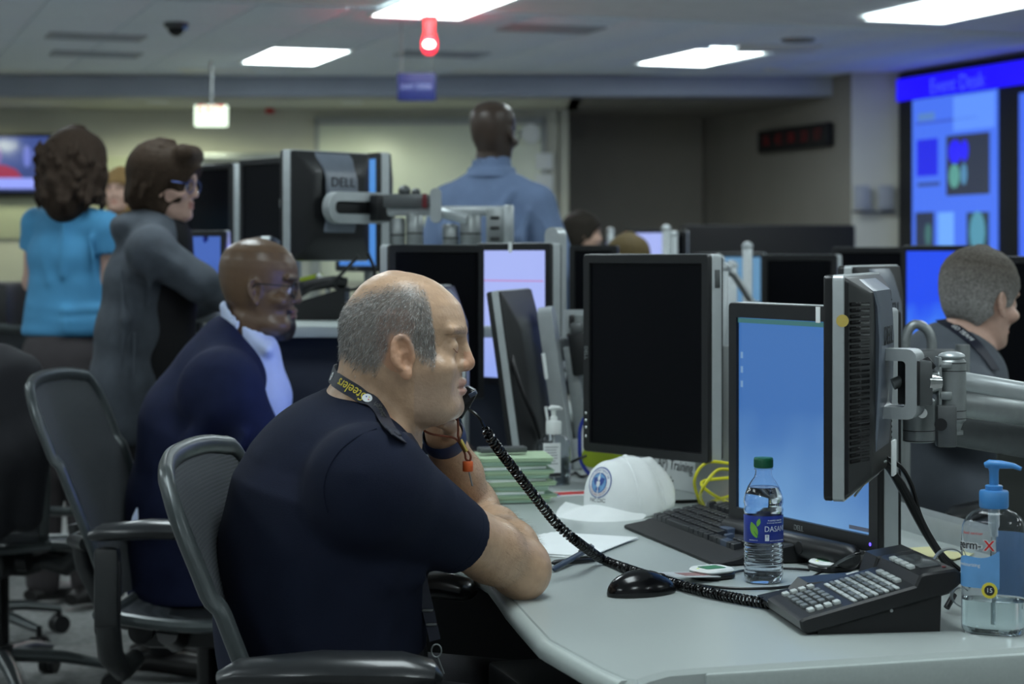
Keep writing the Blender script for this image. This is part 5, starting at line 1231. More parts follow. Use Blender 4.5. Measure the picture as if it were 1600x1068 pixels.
m = MB(); m.cyl(P(1690, 640, 3.06), Vector((P(1690, 640, 3.06).x, P(1690, 640, 3.06).y, .012)), .021); m.build('desk_post', 'alu', A3); q_ = P(1690, 640, 3.06); MB().box((q_.x, q_.y, .008), (.10, .10, .016), .004).build('desk_clamp', 'alu_dark', A3)
# white desktop phone top and a dark folder edge beyond the arm
o = thing('label_printer', 'pale blue-grey device at the edge of view, above the dark folder', 'device', at(1592, 674, 3.25))
MB().box((.03, 0, .0), (.16, .1, .055), .006, Matrix.Rotation(R(8), 3, 'Y')).build('casing', 'silver', o); MB().cyl((-.033, -.051, .0), (-.033, -.049, .0), .004, seg=12).build('port', 'black', o); MB().box((.04, 0, -.16), (.12, .09, .28), .004).build('base', 'alu_dark', o)
o = tag(MB().box((0, 0, 0), (.22, .006, .36), .002).build('folder', mat('dark_olive_card', C(46, 49, 46), .7, noise=(20, .05))), 'dark olive folder standing upright behind the large sanitiser bottle', 'folder'); o.location = Vector(at(1592, 672, 3.16)) - Vector((-.06, 0, .18)); o.rotation_euler = (0, R(4), R(10))
MB().box((-.108, -.004, .172), (.008, .004, .014), .001).build('clip', 'chrome', o)

M4 = monitor('upright monitor turned away with a silver edge, behind the small sanitiser bottle', (.008, 4.62, .944), -103, .33, .43, pitch=8, cover=None, logo=False, thin=True)
MB().box((.07, .079, -.10), (.02, .002, .08)).build('rating_label', 'paper', M4); MB().box((.02, .079, .03), (.03, .002, .06)).build('white_label', 'paper', M4)
B4 = thing('monitor_bracket', 'tall silver upright bracket with a black clamp, behind the turned-away monitor', 'bracket', M=M4.matrix_world.copy())
m = MB(); loft(m, [[(p[0] - .06, y, p[1] - .02) for p in rrect(.052, .37, .0255, 6)] for y in (.066, .100)], True, True); m.build('rail', 'silver', B4, 40)
m = MB(); m.box((-.09, .12, -.06), (.012, .03, .25), .003); m.build('rail_edge', 'alu', B4)
MB().box((-.085, .145, .045), (.04, .045, .10), .006).build('clamp', 'black', B4); MB().cyl((-.09, .165, .05), (-.09, .185, .05), .018).build('clamp_knob', 'chrome', B4); MB().box((-.085, .145, .105), (.03, .03, .03), .008).build('clamp_cap', 'alu_dark', B4)
mw = M4.matrix_world @ Vector((-.06, .11, -.2)); pm = B4.matrix_world.inverted()
m = MB(); m.cyl(pm @ Vector((mw.x, mw.y, .742)), (-.06, .11, -.15), .016); m.build('post', 'silver', B4)
o = cable('cable', 'black cable hanging down the back of the turned-away monitor', [at(803, 515, 4.50), at(799, 545, 4.48), at(806, 580, 4.46), at(820, 620, 4.46), at(835, 655, 4.48), at(846, 690, 4.52)], .005)

# ---- mesh office chair: seat faces +y, origin on the floor
def aeron(label, M, rec=0, group=None):
    t = thing('office_chair', label, 'chair', M=M, group=group)
    def back(u, v):   # u -1..1 across, v 0..1 from seat to top
        hw = .205 + .045 * math.sin(PI * min(1, v * .62)) + .01 * v; hw *= (1 - max(0, v - .86) ** 2 * 4.5)
        y = -.215 - .13 * v - .04 * v * v + .045 * abs(u) ** 2.2 * (1 - .3 * v); z = .455 + .505 * v - .02 * abs(u) ** 3 * (v > .7)
        return Vector((u * hw, y, z))
    g = [[back(-1 + 2 * j / 14, i / 14) for j in range(15)] for i in range(15)]
    MB().grid(g, .003).build('back_mesh', 'mesh', t, 80)
    rim = spline([back(-1, i / 14) for i in range(14)] + [back(-.96 + 1.92 * j / 12, 1.0) for j in range(13)] + [back(1, i / 14) for i in range(13, -1, -1)], 110)
    MB().tube(rim, 1, 10, flat=(.0165, .0115, (0, 1, 0))).build('back_frame', 'chair_grey', t)
    MB().tube([back(-.97, .30) + Vector((0, -.01, 0)), back(-.5, .28) + Vector((0, -.045, 0)), back(.5, .28) + Vector((0, -.045, 0)), back(.97, .30) + Vector((0, -.01, 0))], .016, 10).build('lumbar_support', 'chair_dark', t)
    sg = [[(-.24 + .48 * j / 10, -.20 + .44 * i / 8, .455 - .025 * math.sin(PI * i / 8) - .02 * math.sin(PI * j / 10) - (.03 * max(0, i - 6) / 2) ** 1) for j in range(11)] for i in range(9)]
    MB().grid(sg[::-1], .004).build('seat_mesh', 'mesh', t, 80)
    s_rim = [Vector(sg[0][j]) for j in range(11)] + [Vector(sg[i][10]) for i in range(1, 9)] + [Vector(sg[8][j]) for j in range(9, -1, -1)] + [Vector(sg[i][0]) for i in range(7, 0, -1)]
    MB().tube(s_rim, .014, 8, closed=True).build('seat_frame', 'chair_grey', t)
    m = MB(); m.box((0, -.02, .385), (.16, .26, .075), .02); m.tube([(0, -.10, .38), (0, -.24, .40), (0, -.30, .52), (0, -.32, .62)], .02, 10, flat=(1.0, 1.0, (1, 0, 0))); m.tube([(-.22, -.05, .41), (-.1, -.06, .37), (.1, -.06, .37), (.22, -.05, .41)], .024, 10); m.build('tilt_mechanism', 'chair_dark', t)
    for s in (-1, 1):
        MB().cyl((s * .115, -.13, .40), (s * .145, -.13, .40), .028, seg=20).build('tilt_knob', 'black', t); MB().cyl((s * .10, .07, .37), (s * .13, .07, .37), .014, seg=16).build('lever_bolt', 'chrome', t)
        m = MB(); m.tube([(s * .19, -.13, .40), (s * .26, -.14, .39), (s * .315, -.15, .43), (s * .325, -.155, .50)], [.022, .026, .028, .028], 10); m.box((s * .325, -.155, .57), (.034, .055, .19), .012); m.build('arm_post', 'chair_dark', t)
        MB().box((s * .327, -.128, .575), (.010, .006, .12), .002).build('post_slot', 'black', t)
        pad = [(s * .330, -.19, .690), (s * .330, -.165, .697), (s * .328, -.06, .705), (s * .320, .04, .703), (s * .312, .075, .697), (s * .308, .086, .690)]
        MB().tube(pad, [.020, .036, .042, .042, .034, .016], 14, flat=(1, .52, (0, 0, 1))).build('arm_pad', 'armpad', t)
    MB().cyl((0, -.01, .12), (0, -.01, .36), .025, seg=18).build('gas_cylinder', 'black_gloss', t)
    m = MB(); m.cyl((0, -.01, .085), (0, -.01, .145), .045, .036, 20); m.build('hub', 'chair_dark', t)
    for k in range(5):
        a = 2 * PI * k / 5 + .3; c_, s_ = math.cos(a), math.sin(a)
        lg = MB().tube([(c_ * .03, s_ * .03 - .01, .115), (c_ * .18, s_ * .18 - .01, .105), (c_ * .31, s_ * .31 - .01, .078)], [.026, .022, .015], 10, flat=(1, .8, (0, 0, 1))).build('base_leg', 'chair_grey', t)
        m = MB(); 
        for d_ in (-.014, .014): m.cyl((c_ * .31 - s_ * (d_ - .009), s_ * .31 - .01 + c_ * (d_ - .009), .029), (c_ * .31 - s_ * (d_ + .009), s_ * .31 - .01 + c_ * (d_ + .009), .029), .029, seg=16)
        m.cyl((c_ * .31, s_ * .31 - .01, .03), (c_ * .31, s_ * .31 - .01, .08), .009); m.build('caster', 'black', lg)
    return t
def chairM(x, y, ang, s=1.0): return Matrix.Translation((x, y, 0)) @ Matrix.Rotation(R(ang - 90), 4, 'Z') @ Matrix.Diagonal((s, s, s, 1))
CH = aeron('grey-framed mesh office chair under the man in the navy short-sleeved shirt', chairM(-.088, 2.835, -3, 1.0))
C2 = dup(CH, chairM(-.69, 4.58, -4, 1.0), 'grey-framed mesh office chair under the man in the blazer')
for o in C2.children:
    if o.name.split('.')[0] in ('arm_pad', 'arm_post', 'post_slot'): o.location.z -= .05
dup(CH, chairM(-1.72, 6.35, 40), 'mesh office chair in the shadows behind the woman in the blue blouse')
dup(CH, chairM(-2.25, 7.9, 120), 'mesh office chair at the far edge of view beyond the woman in the blue blouse')
DUPX = dup(CH, chairM(.93, 4.55, 28), 'mesh office chair under the man with cropped grey hair')
CJ = dup(CH, chairM(-1.44, 5.62, 78), 'mesh office chair with a black jacket hung over its back, at the edge of view')
def jacket():
    M = CJ.matrix_world if False else chairM(-1.44, 5.62, 78); c = M.translation
    D = Field((c.x - .5, c.y - .75, .40), (c.x + .45, c.y + .25, 1.10), .009); D.T = M
    D.chain([(-.19, -.385, .965), (0, -.40, .985), (.19, -.385, .965)], [.045, .04, .045], .03)
    D.chain([(-.16, -.44, .92), (-.18, -.47, .70), (-.19, -.47, .50)], [.05, .065, .05], .05, sq=((1, 0, 0), 1.6)); D.chain([(.16, -.44, .92), (.18, -.46, .72), (.17, -.46, .54)], [.05, .06, .05], .05, sq=((1, 0, 0), 1.6))
    D.chain([(0, -.43, .93), (0, -.45, .70), (0, -.44, .52)], [.04, .045, .04], .05, sq=((1, 0, 0), 2.0)); D.chain([(-.25, -.39, .93), (-.30, -.40, .75), (-.27, -.36, .52)], [.055, .05, .04], .04); D.chain([(.25, -.39, .93), (.29, -.41, .76), (.27, -.40, .56)], [.055, .05, .04], .04)
    D.T = Matrix.Identity(4); me, v, q = D.mesh('jacket', 2, None, c); me.materials.append(MT['dark_trouser'])
    o = tag(link('jacket', me, loc=c), 'black jacket hung over the back of the chair at the edge of view', 'jacket')
jacket()
for o in CH.children:
    if o.name.split('.')[0] == 'arm_pad': o.location.y -= .075; o.location.z += .016
    if o.name.split('.')[0] in ('arm_post', 'post_slot'): o.location.y -= .03; o.location.z += .016
for o in COL.objects:
    if o.name.startswith('office_chair'): o['group'] = 'mesh office chairs'
# ------------------------------------------------------------------ raised desk and the rows of screens beyond
t = thing('standing_desk', 'raised pale grey desk behind the man in the blazer', 'desk', (-.345, 5.56, 0))
MB().box((0, 0, 1.045), (.79, 1.02, .03), .006).build('worktop', 'laminate', t)
MB().box((.0, -.40, .80), (.70, .02, .46), .004).build('privacy_panel', mat('slate_panel', C(44, 50, 64), .7, noise=(20, .05)), t)
for x in (-.33, .33): MB().box((x, 0, .52), (.07, .10, 1.04), .008).build('leg', 'alu_dark', t); MB().box((x, 0, .02), (.08, .9, .035), .008).build('foot', 'alu_dark', t)
t = thing('standing_desk', 'raised grey desk the woman in the cardigan leans on', 'desk', (-.80, 6.66, 0)); MB().box((0, 0, 1.045), (.66, 1.0, .03), .006).build('worktop', 'laminate', t)
for x in (-.27, .27): MB().box((x, 0, .52), (.07, .10, 1.04), .008).build('leg', 'alu_dark', t); MB().box((x, 0, .02), (.08, .8, .035), .008).build('foot', 'alu_dark', t)
o = thing('desktop_computer', 'dark computer tower under the raised desk with pale stickers', 'computer', (-.52, 4.89, .22))
MB().box((.0, .12, .18), (.34, .2, .44), .008).build('case', 'black_matte', o); MB().box((0, .12, -.13), (.3, .2, .18), .004).build('stand', 'black_matte', o)
for x, z in ((-.09, .10), (-.03, .085)): MB().box((x, .017, z + .18), (.04, .003, .045), .001).build('sticker', 'paper', o)
lil = glow('lilac_page', C(172, 186, 250), C(150, 172, 245), .95); blu = glow('azure_page', C(84, 150, 225), C(70, 130, 215), .9); bright = glow('bright_blue', C(36, 78, 240), C(90, 170, 255), 1.0); pale = glow('pale_teal', C(110, 160, 200), C(96, 145, 190), .8)
monitor('slate-backed monitor on the raised desk with its maker lettering, held by a silver oval bracket', (-.542, 5.619, 1.376), -130, .31, .308, cover='steel_back')
Mx = yawM((-.542, 5.619, 1.376), R(-130))
bk = thing('monitor_bracket', 'silver oval slotted bracket across the back of the slate-backed monitor', 'bracket', M=Mx)
m = MB(); o_ = rrect(.25, .088, .043, 6); i_ = rrect(.205, .036, .017, 6); sh = lambda q, y: [(p[0] - .035, y, p[1] - .005) for p in q]
loft(m, [sh(i_, .100), sh(o_, .100), sh(o_, .128), sh(i_, .130), sh(i_, .100)]); m.build('ring', 'silver', bk, 35)
MB().box((-.105, .135, -.005), (.075, .05, .075), .008).build('slider', 'black', bk); MB().box((-.035, .112, -.005), (.17, .012, .03), .002).build('slot', 'black_matte', bk)
for z in (-.012, .014): MB().cyl((-.11, .160, z), (-.11, .163, z), .009, seg=16).build('bolt', 'chrome', bk)
monitor('dark-faced monitor just left of the slate-backed one on the raised desk', (-.775, 6.38, 1.395), -50, .37, .31, thin=True, foot=1.06)
monitor('dark-faced monitor with a silver edge, in front of the woman in the cardigan', (-1.05, 6.87, 1.395), -50, .30, .31, foot=1.06)
monitor('upright monitor with an azure page, behind the slate-backed one', (-.488, 6.235, 1.37), -60, .31, .367, blu)
for (x, y, z0, lb) in ((-.66, 5.86, 1.42, 'grey post carrying the paired monitors on the raised desk'), (-.45, 6.30, 1.40, 'grey post behind the azure page on the raised desk')):
    p = thing('monitor_post', lb, 'monitor stand', (x, y, 1.06)); MB().cyl((0, 0, 0), (0, 0, z0 - 1.06), .018).build('post', 'alu', p); MB().box((0, 0, .008), (.12, .12, .016), .004).build('base', 'alu_dark', p)
    MB().box((0, -.04, z0 - 1.09), (.03, .09, .03), .005).build('arm', 'alu', p)
# twin arm hardware above the two dark monitors
A = thing('monitor_mount', 'row of jointed arms and slotted brackets above the black and lilac monitors', 'monitor arm', (-.16, 5.55, 1.06)); AO = Vector((-.16, 5.55, 1.06)); P = lambda px, py, d: at(px, py, d) - AO
m = MB(); m.box((P(600, 314, 5.5) + P(672, 314, 5.5)) / 2, (.128, .04, .036), .004); m.build('square_arm', 'alu_dark', A)
MB().box(P(664, 314, 5.48), (.012, .046, .040), .003).build('red_collar', mat('dark_red', C(110, 34, 40), .5, noise=(9, .05)), A)
m = MB(); loft(m, [[(p[0], y, p[1]) for p in rrect(.030, .094, .0145, 5)] for y in (-.02, .02)], True, True); m.M = Matrix.Identity(4); o = m.build('arm_end', 'silver', A, loc=P(681, 321, 5.42))
MB().box((P(606, 332, 5.52) + P(790, 327, 5.52)) / 2, (.33, .035, .028), .008).build('rail', 'silver', A)
m = MB(); m.cyl(P(795, 388, 5.45), P(795, 320, 5.45), .0145, seg=18, ch=.004); m.build('end_post', 'silver', A)
pl = MB().box(P(774, 355, 5.47), (.05, .02, .10), .004).build('slotted_plate', 'alu', A)
for y in (340, 356, 373): MB().box(P(773, y, 5.455), (.026, .006, .009), .003).build('slot', 'black', pl)
for px, r_, y0, y1 in ((735, .030, 336, 392), (704, .022, 350, 392), (648, .024, 335, 392), (622, .020, 340, 392)):
    m = MB(); m.cyl(P(px, y1, 5.50), P(px, y0, 5.50), r_, seg=20, ch=.004); m.build('pivot', 'alu', A); MB().cyl(P(px, (y0 + y1) / 2, 5.50), P(px, (y0 + y1) / 2 + 2, 5.50), r_ + .0006, seg=20).build('pivot_groove', 'black', A)
beam(P(690, 332, 5.46), P(730, 342, 5.44), .015, .014, .8, 'silver', 'link_arm', A)
for px in (622, 648, 735): 
    q_ = P(px, 385, 5.5); MB().cyl((q_.x, q_.y, .0), (q_.x, q_.y, q_.z), .014).build('post', 'alu', A)
for px, py, r_ in ((632, 298, .018), (650, 300, .013)): MB().ball(P(px, py, 5.6), (r_, r_, r_ * .9), 14, 8).build('knuckle', 'alu_dark', A)
MB().box(P(640, 306, 5.6), (.10, .03, .012), .003).build('top_plate', 'alu_dark', A)
monitor('tall black monitor with a dark screen directly behind the talking man', (-.18, 4.835, 1.075), 38, .285, .38)
tm_ = monitor('tall black monitor with a lilac page and a white tag on its rim', (.0, 5.02, 1.09), -42, .255, .36, lil, tape=-.02)
MB().box((.0, .004, .085), (.2, .002, .003)).build('red_line', glow('page_line', C(200, 130, 190), None, .9), tm_)
b10 = thing('monitor_bracket', 'silver upright bracket rising over the lilac monitor', 'bracket', M=yawM((.0, 5.02, 1.09), R(-42)))
m = MB(); loft(m, [[(p[0] + .06, y, p[1] + .02) for p in rrect(.045, .40, .020, 5)] for y in (.082, .115)], True, True); m.build('rail', 'silver', b10, 40); MB().cyl((.06, .1, -.15), (.06, .1, -.30), .015).build('post', 'silver', b10)
lm = monitor('added hidden monitor, its bright page throwing blue light on the man in the blazer', (-.20, 4.53, 1.0), -96, .36, .34, glow('face_light_page', C(120, 145, 255), C(120, 150, 250), 3.2), foot=.74)  # unseen screen added to throw blue light on the seated man's face
lw = monitor('added hidden monitor, its bright page throwing blue light on the woman in the cardigan', (-.79, 6.22, 1.195), -85, .30, .2, glow('face_tint_page', C(150, 150, 255), C(120, 130, 250), 4.0), foot=1.06)  # added out of sight so its glow tints the standing woman's face
# things on the raised desk
o = thing('desk_phone', 'dark desk telephone with a lime and white display edge on the raised desk', 'telephone', at(487, 470, 5.55) - Vector((0, 0, at(487, 470, 5.55).z - 1.06)))
m = MB(); m.prism([(-.1, 0), (.1, 0), (.1, .09), (-.1, .03)], -.08, .08, Matrix.Rotation(R(90), 4, 'X')); m.build('body', 'black', o, 30)
MB().box((-.02, 0, .11), (.10, .10, .016), .006, Matrix.Rotation(R(-14), 3, 'Y')).build('lime_panel', 'lime', o); MB().tube([(.02, -.05, .125), (.05, -.05, .10), (.05, -.05, .05)], .008, 8).build('white_rim', 'white', o); MB().tube(spline([(-.09, -.05, .06), (-.04, -.06, .085), (.06, -.06, .105), (.1, -.05, .10)], 10), .017, 10).build('handset', 'black', o)
for i, (a, lb) in enumerate(((((560, 400), (520, 440), (490, 450), (470, 462)), 'black cable looping below the slate-backed monitor'), (((590, 430), (560, 450), (530, 452), (515, 440)), 'black cable sagging behind the bald head'), (((575, 395), (585, 430), (560, 470), (530, 478)), 'black cable drooping from the azure monitor'))):
    cable('cable', lb, [at(x, y, 5.45 + .03 * i) for x, y in a], .005)
o = thing('webcam', 'small blue webcam clipped beside the woman in the cardigan', 'webcam', at(330, 372, 6.3)); MB().box((0, 0, 0), (.05, .04, .035), .01).build('body', 'blue', o); MB().cyl((0, -.022, 0), (0, -.016, 0), .012).build('lens', 'black_gloss', o); MB().cyl((0, 0, -.015), (0, 0, 1.06 - at(330, 372, 6.3).z), .008).build('stalk', 'black', o)
o = monitor('small blue screen low on the raised desk in front of the cardigan woman', at(318, 412, 6.28) + Vector((0, 0, .0)), -30, .17, .21, glow('low_blue', C(70, 105, 190), C(56, 90, 170), .9), cover=None, logo=False, thin=True, foot=1.06)
# benches beyond
for (x, y, wd, dp, rz, lb) in ((1.08, 6.6, 1.1, 1.5, 14, 'grey bench under the dark monitors behind the cropped-haired man'), (1.12, 10.0, 1.0, 2.2, 14, 'far grey bench carrying the pale screens'), (2.05, 4.55, .9, 1.9, 16, 'grey bench in front of the cropped-haired man')):
    t = thing('desk', lb, 'desk', (x, y, 0), R(rz)); MB().box((0, 0, .725), (wd, dp, .03), .006).build('worktop', 'laminate', t)
    for sx in (-1, 1): MB().box((sx * (wd / 2 - .06), 0, .355), (.04, dp * .9, .71), .006).build('side_panel', 'panel_grey', t)
monitor('dark square monitor with a silver edge above the blue desktop one', (.887, 6.16, 1.06), -35, .255, .36, foot=.74)
monitor('dark wide monitor with a white tag on its rim, behind the ribbed one', (1.27, 6.95, 1.075), -12, .30, .38, tape=0, foot=.74)
monitor('glowing blue monitor beside the cropped-haired man', (1.415, 6.62, 1.07), -38, .27, .40, bright, foot=.74)
monitor('slate-backed monitor half hidden behind the ribbed one', (.715, 4.06, 1.065), -115, .37, .31, thin=True)
p14 = thing('monitor_post', 'pale curved arm next to the cropped-haired man', 'monitor stand', (.80, 4.05, 0)); MB().tube(spline([(.0, 0, .45), (.0, 0, 1.0), (-.0, 0, 1.07), (.02, 0, 1.10), (.05, 0, 1.08), (.055, 0, 1.02)], 20), .010, 10).build('arm', 'alu', p14); MB().cyl((0, 0, 0), (0, 0, .46), .03).build('post', 'alu', p14); MB().box((.06, -.02, 1.02), (.09, .06, .06), .01).build('clamp', 'alu_dark', p14); MB().cyl((.11, -.03, .95), (.11, -.03, 1.06), .014).build('pivot', 'alu', p14)
monitor('large black monitor in front of the cropped-haired man, at the edge of view', at(1652, 520, 5.2), -62, .48, .40, foot=.74)
monitor('black monitor left of the far seated man, behind the central one', (.265, 6.5, 1.06), -10, .16, .42, cover=None, logo=False, band='black', foot=.0 + .74)
t = thing('desk', 'narrow grey side table under the black monitor behind the central one', 'desk', (.24, 6.55, 0)); MB().box((0, 0, .725), (.3, .5, .03), .006).build('worktop', 'laminate', t); MB().box((0, .1, .355), (.3, .2, .71), .006).build('pedestal', 'panel_grey', t)
monitor('pale teal screen far off on the bench, between two posts', (1.0, 9.2, 1.08), -22, .34, .33, pale, foot=.74, thin=True)
monitor('lilac screen far off on the bench, by the dark cabinet', (.64, 9.55, 1.18), -18, .20, .36, lil, foot=.74, thin=True)
monitor('lilac screen far off facing the seated man', (.60, 10.8, 1.23), -40, .26, .20, lil, foot=.74, thin=True)
monitor('dark narrow screen far off next to the lilac one', (.80, 9.55, 1.17), -20, .08, .36, foot=.74, cover=None, logo=False, thin=True)
for (px, y0, d, r_, lb, z0) in ((1128, 418, 4.25, .014, 'slim pale post rising behind the central monitor', .74), (1143, 415, 7.0, .02, 'pale post before the teal screen, with a rounded top', 0), (1168, 385, 7.2, .018, 'bluish post beyond the teal screen', 0), (1041, 357, 9.4, .02, 'pale knob-topped post beside the far lilac screen', .74), (1053, 366, 9.4, .018, 'blue-grey post beside the far lilac screen', .74), (954, 360, 10.4, .018, 'pale post beside the far seated man', .0), (1115, 425, 6.4, .012, 'thin post half hidden by the central monitor edge', 0)):
    a = at(px, y0, d); p = thing('monitor_post', lb, 'monitor stand', (a.x, a.y, z0)); m = MB(); m.cyl((0, 0, 0), (0, 0, a.z - z0), r_, seg=16, ch=.004); m.build('post', 'silver', p); MB().ball((0, 0, a.z - z0), (r_ * 1.15, r_ * 1.15, r_), 14, 8).build('cap', 'silver', p); MB().box((0, 0, .008), (.1, .1, .016), .003).build('base', 'alu_dark', p)
o = thing('monitor_mount', 'pale arm joint with a ball knuckle behind the central monitor edge', 'monitor arm', at(1122, 408, 6.0)); MB().ball((0, 0, 0), .022, 14, 10).build('ball', 'silver', o); MB().ball((.03, 0, -.02), .014, 12, 8).build('knuckle', 'silver', o); MB().tube([(0, 0, -.02), (.05, .02, -.04), (.11, .04, -.13)], .012, 8).build('link', 'alu', o); MB().cyl((.11, .04, -.12), (.11, .04, -at(1122, 408, 6.0).z), .02).build('post', 'silver', o)
o = thing('monitor_mount', 'silver arm beam and clamps seen between the turned-away monitor and the central one', 'monitor arm', (.30, 4.86, .74)); AO = Vector((.30, 4.86, .74)); P = lambda px, py, d: at(px, py, d) - AO
MB().box(P(898, 545, 4.75), (.09, .05, .055), .008).build('beam', 'alu_dark', o); m = MB(); loft(m, [[(p[0], y, p[1]) for p in rrect(.07, .055, .006, 3)] for y in (-.01, .01)], True, True); m.build('clamp_frame', 'silver', o, loc=P(905, 502, 4.7)); MB().box(P(895, 502, 4.68), (.018, .01, .032), .004).build('clamp_gap', 'black', o); MB().cyl(P(906, 492, 4.68), P(906, 515, 4.68), .014).build('pivot', 'alu', o); MB().box(P(898, 577, 4.74), (.085, .06, .008), .002).build('ledge', 'silver', o); m = MB(); q_ = P(906, 520, 4.72); m.cyl((q_.x, q_.y, 0), q_, .016); m.build('post', 'alu', o)
for k, (x, y) in enumerate(((-2.55, 9.2), (-3.0, 9.9))):
    o = thing('printer', ('black office printer on a low stand at the far edge of view', 'black copier behind the office printer')[k], 'printer', (x, y, 0)); MB().box((0, 0, .36), (.6, .5, .72), .01).build('stand', 'black_matte', o); MB().box((0, 0, .92), (.55, .45, .38), .02).build('body', 'black', o); MB().box((0, -.2, 1.13), (.4, .12, .04), .008, Matrix.Rotation(R(20), 3, 'X')).build('control_panel', 'alu_dark', o); MB().box((0, -.24, .86), (.4, .1, .02), .004).build('paper_tray', 'alu_dark', o)
# ------------------------------------------------------------------ things on the near desk
Z = .7405
# ---- multi-line telephone base
pu = Vector((.991, .13, 0)); pv = Vector((-.13, .991, 0)); p0 = desk(1250, 993)
PH = thing('telephone', 'black multi-line desk telephone with rows of pale buttons, its handset lifted off', 'telephone', M=Mat((p0.x, p0.y, Z), pu, pv, (0, 0, 1)))
m = MB(); Mx = Matrix(((1, 0, 0, 0), (0, 0, 1, 0), (0, 1, 0, 0), (0, 0, 0, 1)))   # prism xy -> u,z ; z -> v
def side_prism(poly, v0, v1, ch=.002): return MB().prism(poly[::-1], v0, v1, Mx, ch)
side_prism([(.028, 0), (.192, 0), (.194, .048), (.028, .012)], .006, .222).build('base', 'black_matte', PH, 30)
side_prism([(.010, .001), (.002, .008), (.0, .019), (.006, .0225), (.158, .062), (.164, .075), (.170, .078), (.214, .0835), (.222, .078), (.222, .064), (.205, .050), (.05, .010)], 0, .17, .003).build('housing', 'black', PH, 30)
side_prism([(.010, .001), (.002, .008), (.0, .015), (.045, .024), (.060, .040), (.150, .046), (.160, .075), (.214, .0835), (.222, .064), (.205, .050), (.05, .010)], .1695, .228, .003).build('cradle', 'black', PH, 30)
sl = math.atan2(.0395, .152); su = Vector((math.cos(sl), 0, math.sin(sl))); sn = Vector((-math.sin(sl), 0, math.cos(sl)))
def onphone(s, v, h=0): return Vector((.006, 0, .0225)) + su * s + Vector((0, v, 0)) + sn * h
def pkey(nm, w_, l_, h_, m_):
    me = MB().box((0, 0, h_ / 2), (w_, l_, h_), .0012).mesh(nm); finish(me, m_); return me
MT['key_pale'] = mat('pale_key', C(196, 202, 200), .45, noise=(60, .04)); MT['key_grey'] = mat('grey_key', C(112, 118, 120), .45, noise=(60, .05))
kl = pkey('pad_key', .0088, .014, .005, 'key_pale'); kg = pkey('pad_key', .0088, .014, .005, 'key_grey'); ks = pkey('line_key', .0058, .021, .004, 'key_grey'); kp = pkey('line_key', .0058, .024, .003, 'key_pale'); kt = pkey('feature_key', .0085, .017, .005, 'key_pale')
Ms = Mat((0, 0, 0), su, (0, 1, 0), sn)
def put(nm, me, s, v): o = link(nm, me, PH, M=Matrix.Translation(onphone(s, v, -.0004)) @ Ms)
for i, s in enumerate((.017, .0293, .0416, .054)):
    put('pad_key', kl, s, .152); put('pad_key', kl, s, .027)
    for v in (.121, .0995, .078, .0565): put('pad_key', kg, s, v)
for c in range(9):
    for r in range(5): put('line_key', ks if c % 2 else kp, .0745 + c * .0076, .020 + r * .0285)
for s in (.148,):
    for r in range(4): put('feature_key', kt, s, .050 + r * .0235)
hs = .0835
dv = Mat((.191, .085, .0812), Vector((.985, 0, .12)).normalized(), (0, 1, 0), Vector((-.12, 0, .985)).normalized())
o = MB().box((0, 0, 0), (.030, .10, .003), .001).build('display', mat('grey_display', C(72, 76, 78), .2, noise=(20, .05)), PH); o.matrix_local = dv
for r in range(4): o = link('feature_key', kt, PH, M=Matrix.Translation((.1685, .050 + r * .0235, .0772)) @ Ms)
MB().box((0, 0, 0), (.018, .014, .001)).build('number_label', 'paper', PH).matrix_local = Matrix.Translation(onphone(.128, .186, .002) + Vector((0, 0, -.0065))) @ Ms
MB().cyl((.205, .022, .0826), (.205, .022, .0840), .0028, seg=12).build('message_light', mat('dull_red', C(120, 50, 52), .4, noise=(9, .05)), PH)
MB().cyl((.125, -.0005, .030), (.125, .001, .030), .0022, seg=12).build('screw', 'alu', PH)
# ---- handset at his ear, and its coiled cord
HS = thing('telephone_handset', 'black telephone handset held to the far ear of the man in the navy short-sleeved shirt', 'telephone', at(725, 628, 2.895))
HO = at(725, 628, 2.895); a = at(735, 611, 2.895) - HO; b = at(714, 648, 2.895) - HO; dd = (b - a).normalized(); side = Vector((0, 1, 0)); nn = side.cross(dd)
m = MB(); m.box((0, .012, 0), (.022, .046, .046), .005, Mat((0, 0, 0), nn, side, -dd).to_3x3()); m.build('mouthpiece', 'black_gloss', HS)
MB().tube(spline([Vector((-.003, .02, -.004)), at(706, 640, 2.975) - HO, at(682, 618, 3.005) - HO, at(655, 580, 2.985) - HO], 18), 1, 12, flat=(.013, .011, (0, 1, 0))).build('handle', 'black_gloss', HS)
MB().cyl(at(650, 566, 2.985) - HO, at(650, 566, 2.955) - HO, .027, .024, 20, ch=.004).build('earpiece', 'black_gloss', HS)
MB().box(at(739, 615, 2.885) - HO, (.012, .02, .006), .001, Matrix.Rotation(R(-30), 3, 'Y')).build('edge_glint', 'key_blue', HS)  # blue reflection on the mouthpiece corner, built as a coloured strip
lead = spline([at(729, 638, 2.90), at(740, 644, 2.905), at(750, 654, 2.91), at(757, 668, 2.915)], 14)
path = spline([at(757, 668, 2.915), at(772, 692, 2.93), at(790, 716, 2.96), at(830, 768, 3.02), at(870, 818, 3.07), at(905, 848, 3.10), desk(943, 874, Z + .008), desk(985, 890, Z + .008), desk(1030, 904, Z + .008), desk(1090, 921, Z + .008), desk(1150, 934, Z + .008), desk(1214, 945, Z + .008)], 1500)
LL = [0]
for i in range(1, len(path)): LL.append(LL[-1] + (path[i] - path[i - 1]).length)
hx = []; turns = LL[-1] / .0072; up = Vector((0, 1, 0)); N_ = int(turns * 10)
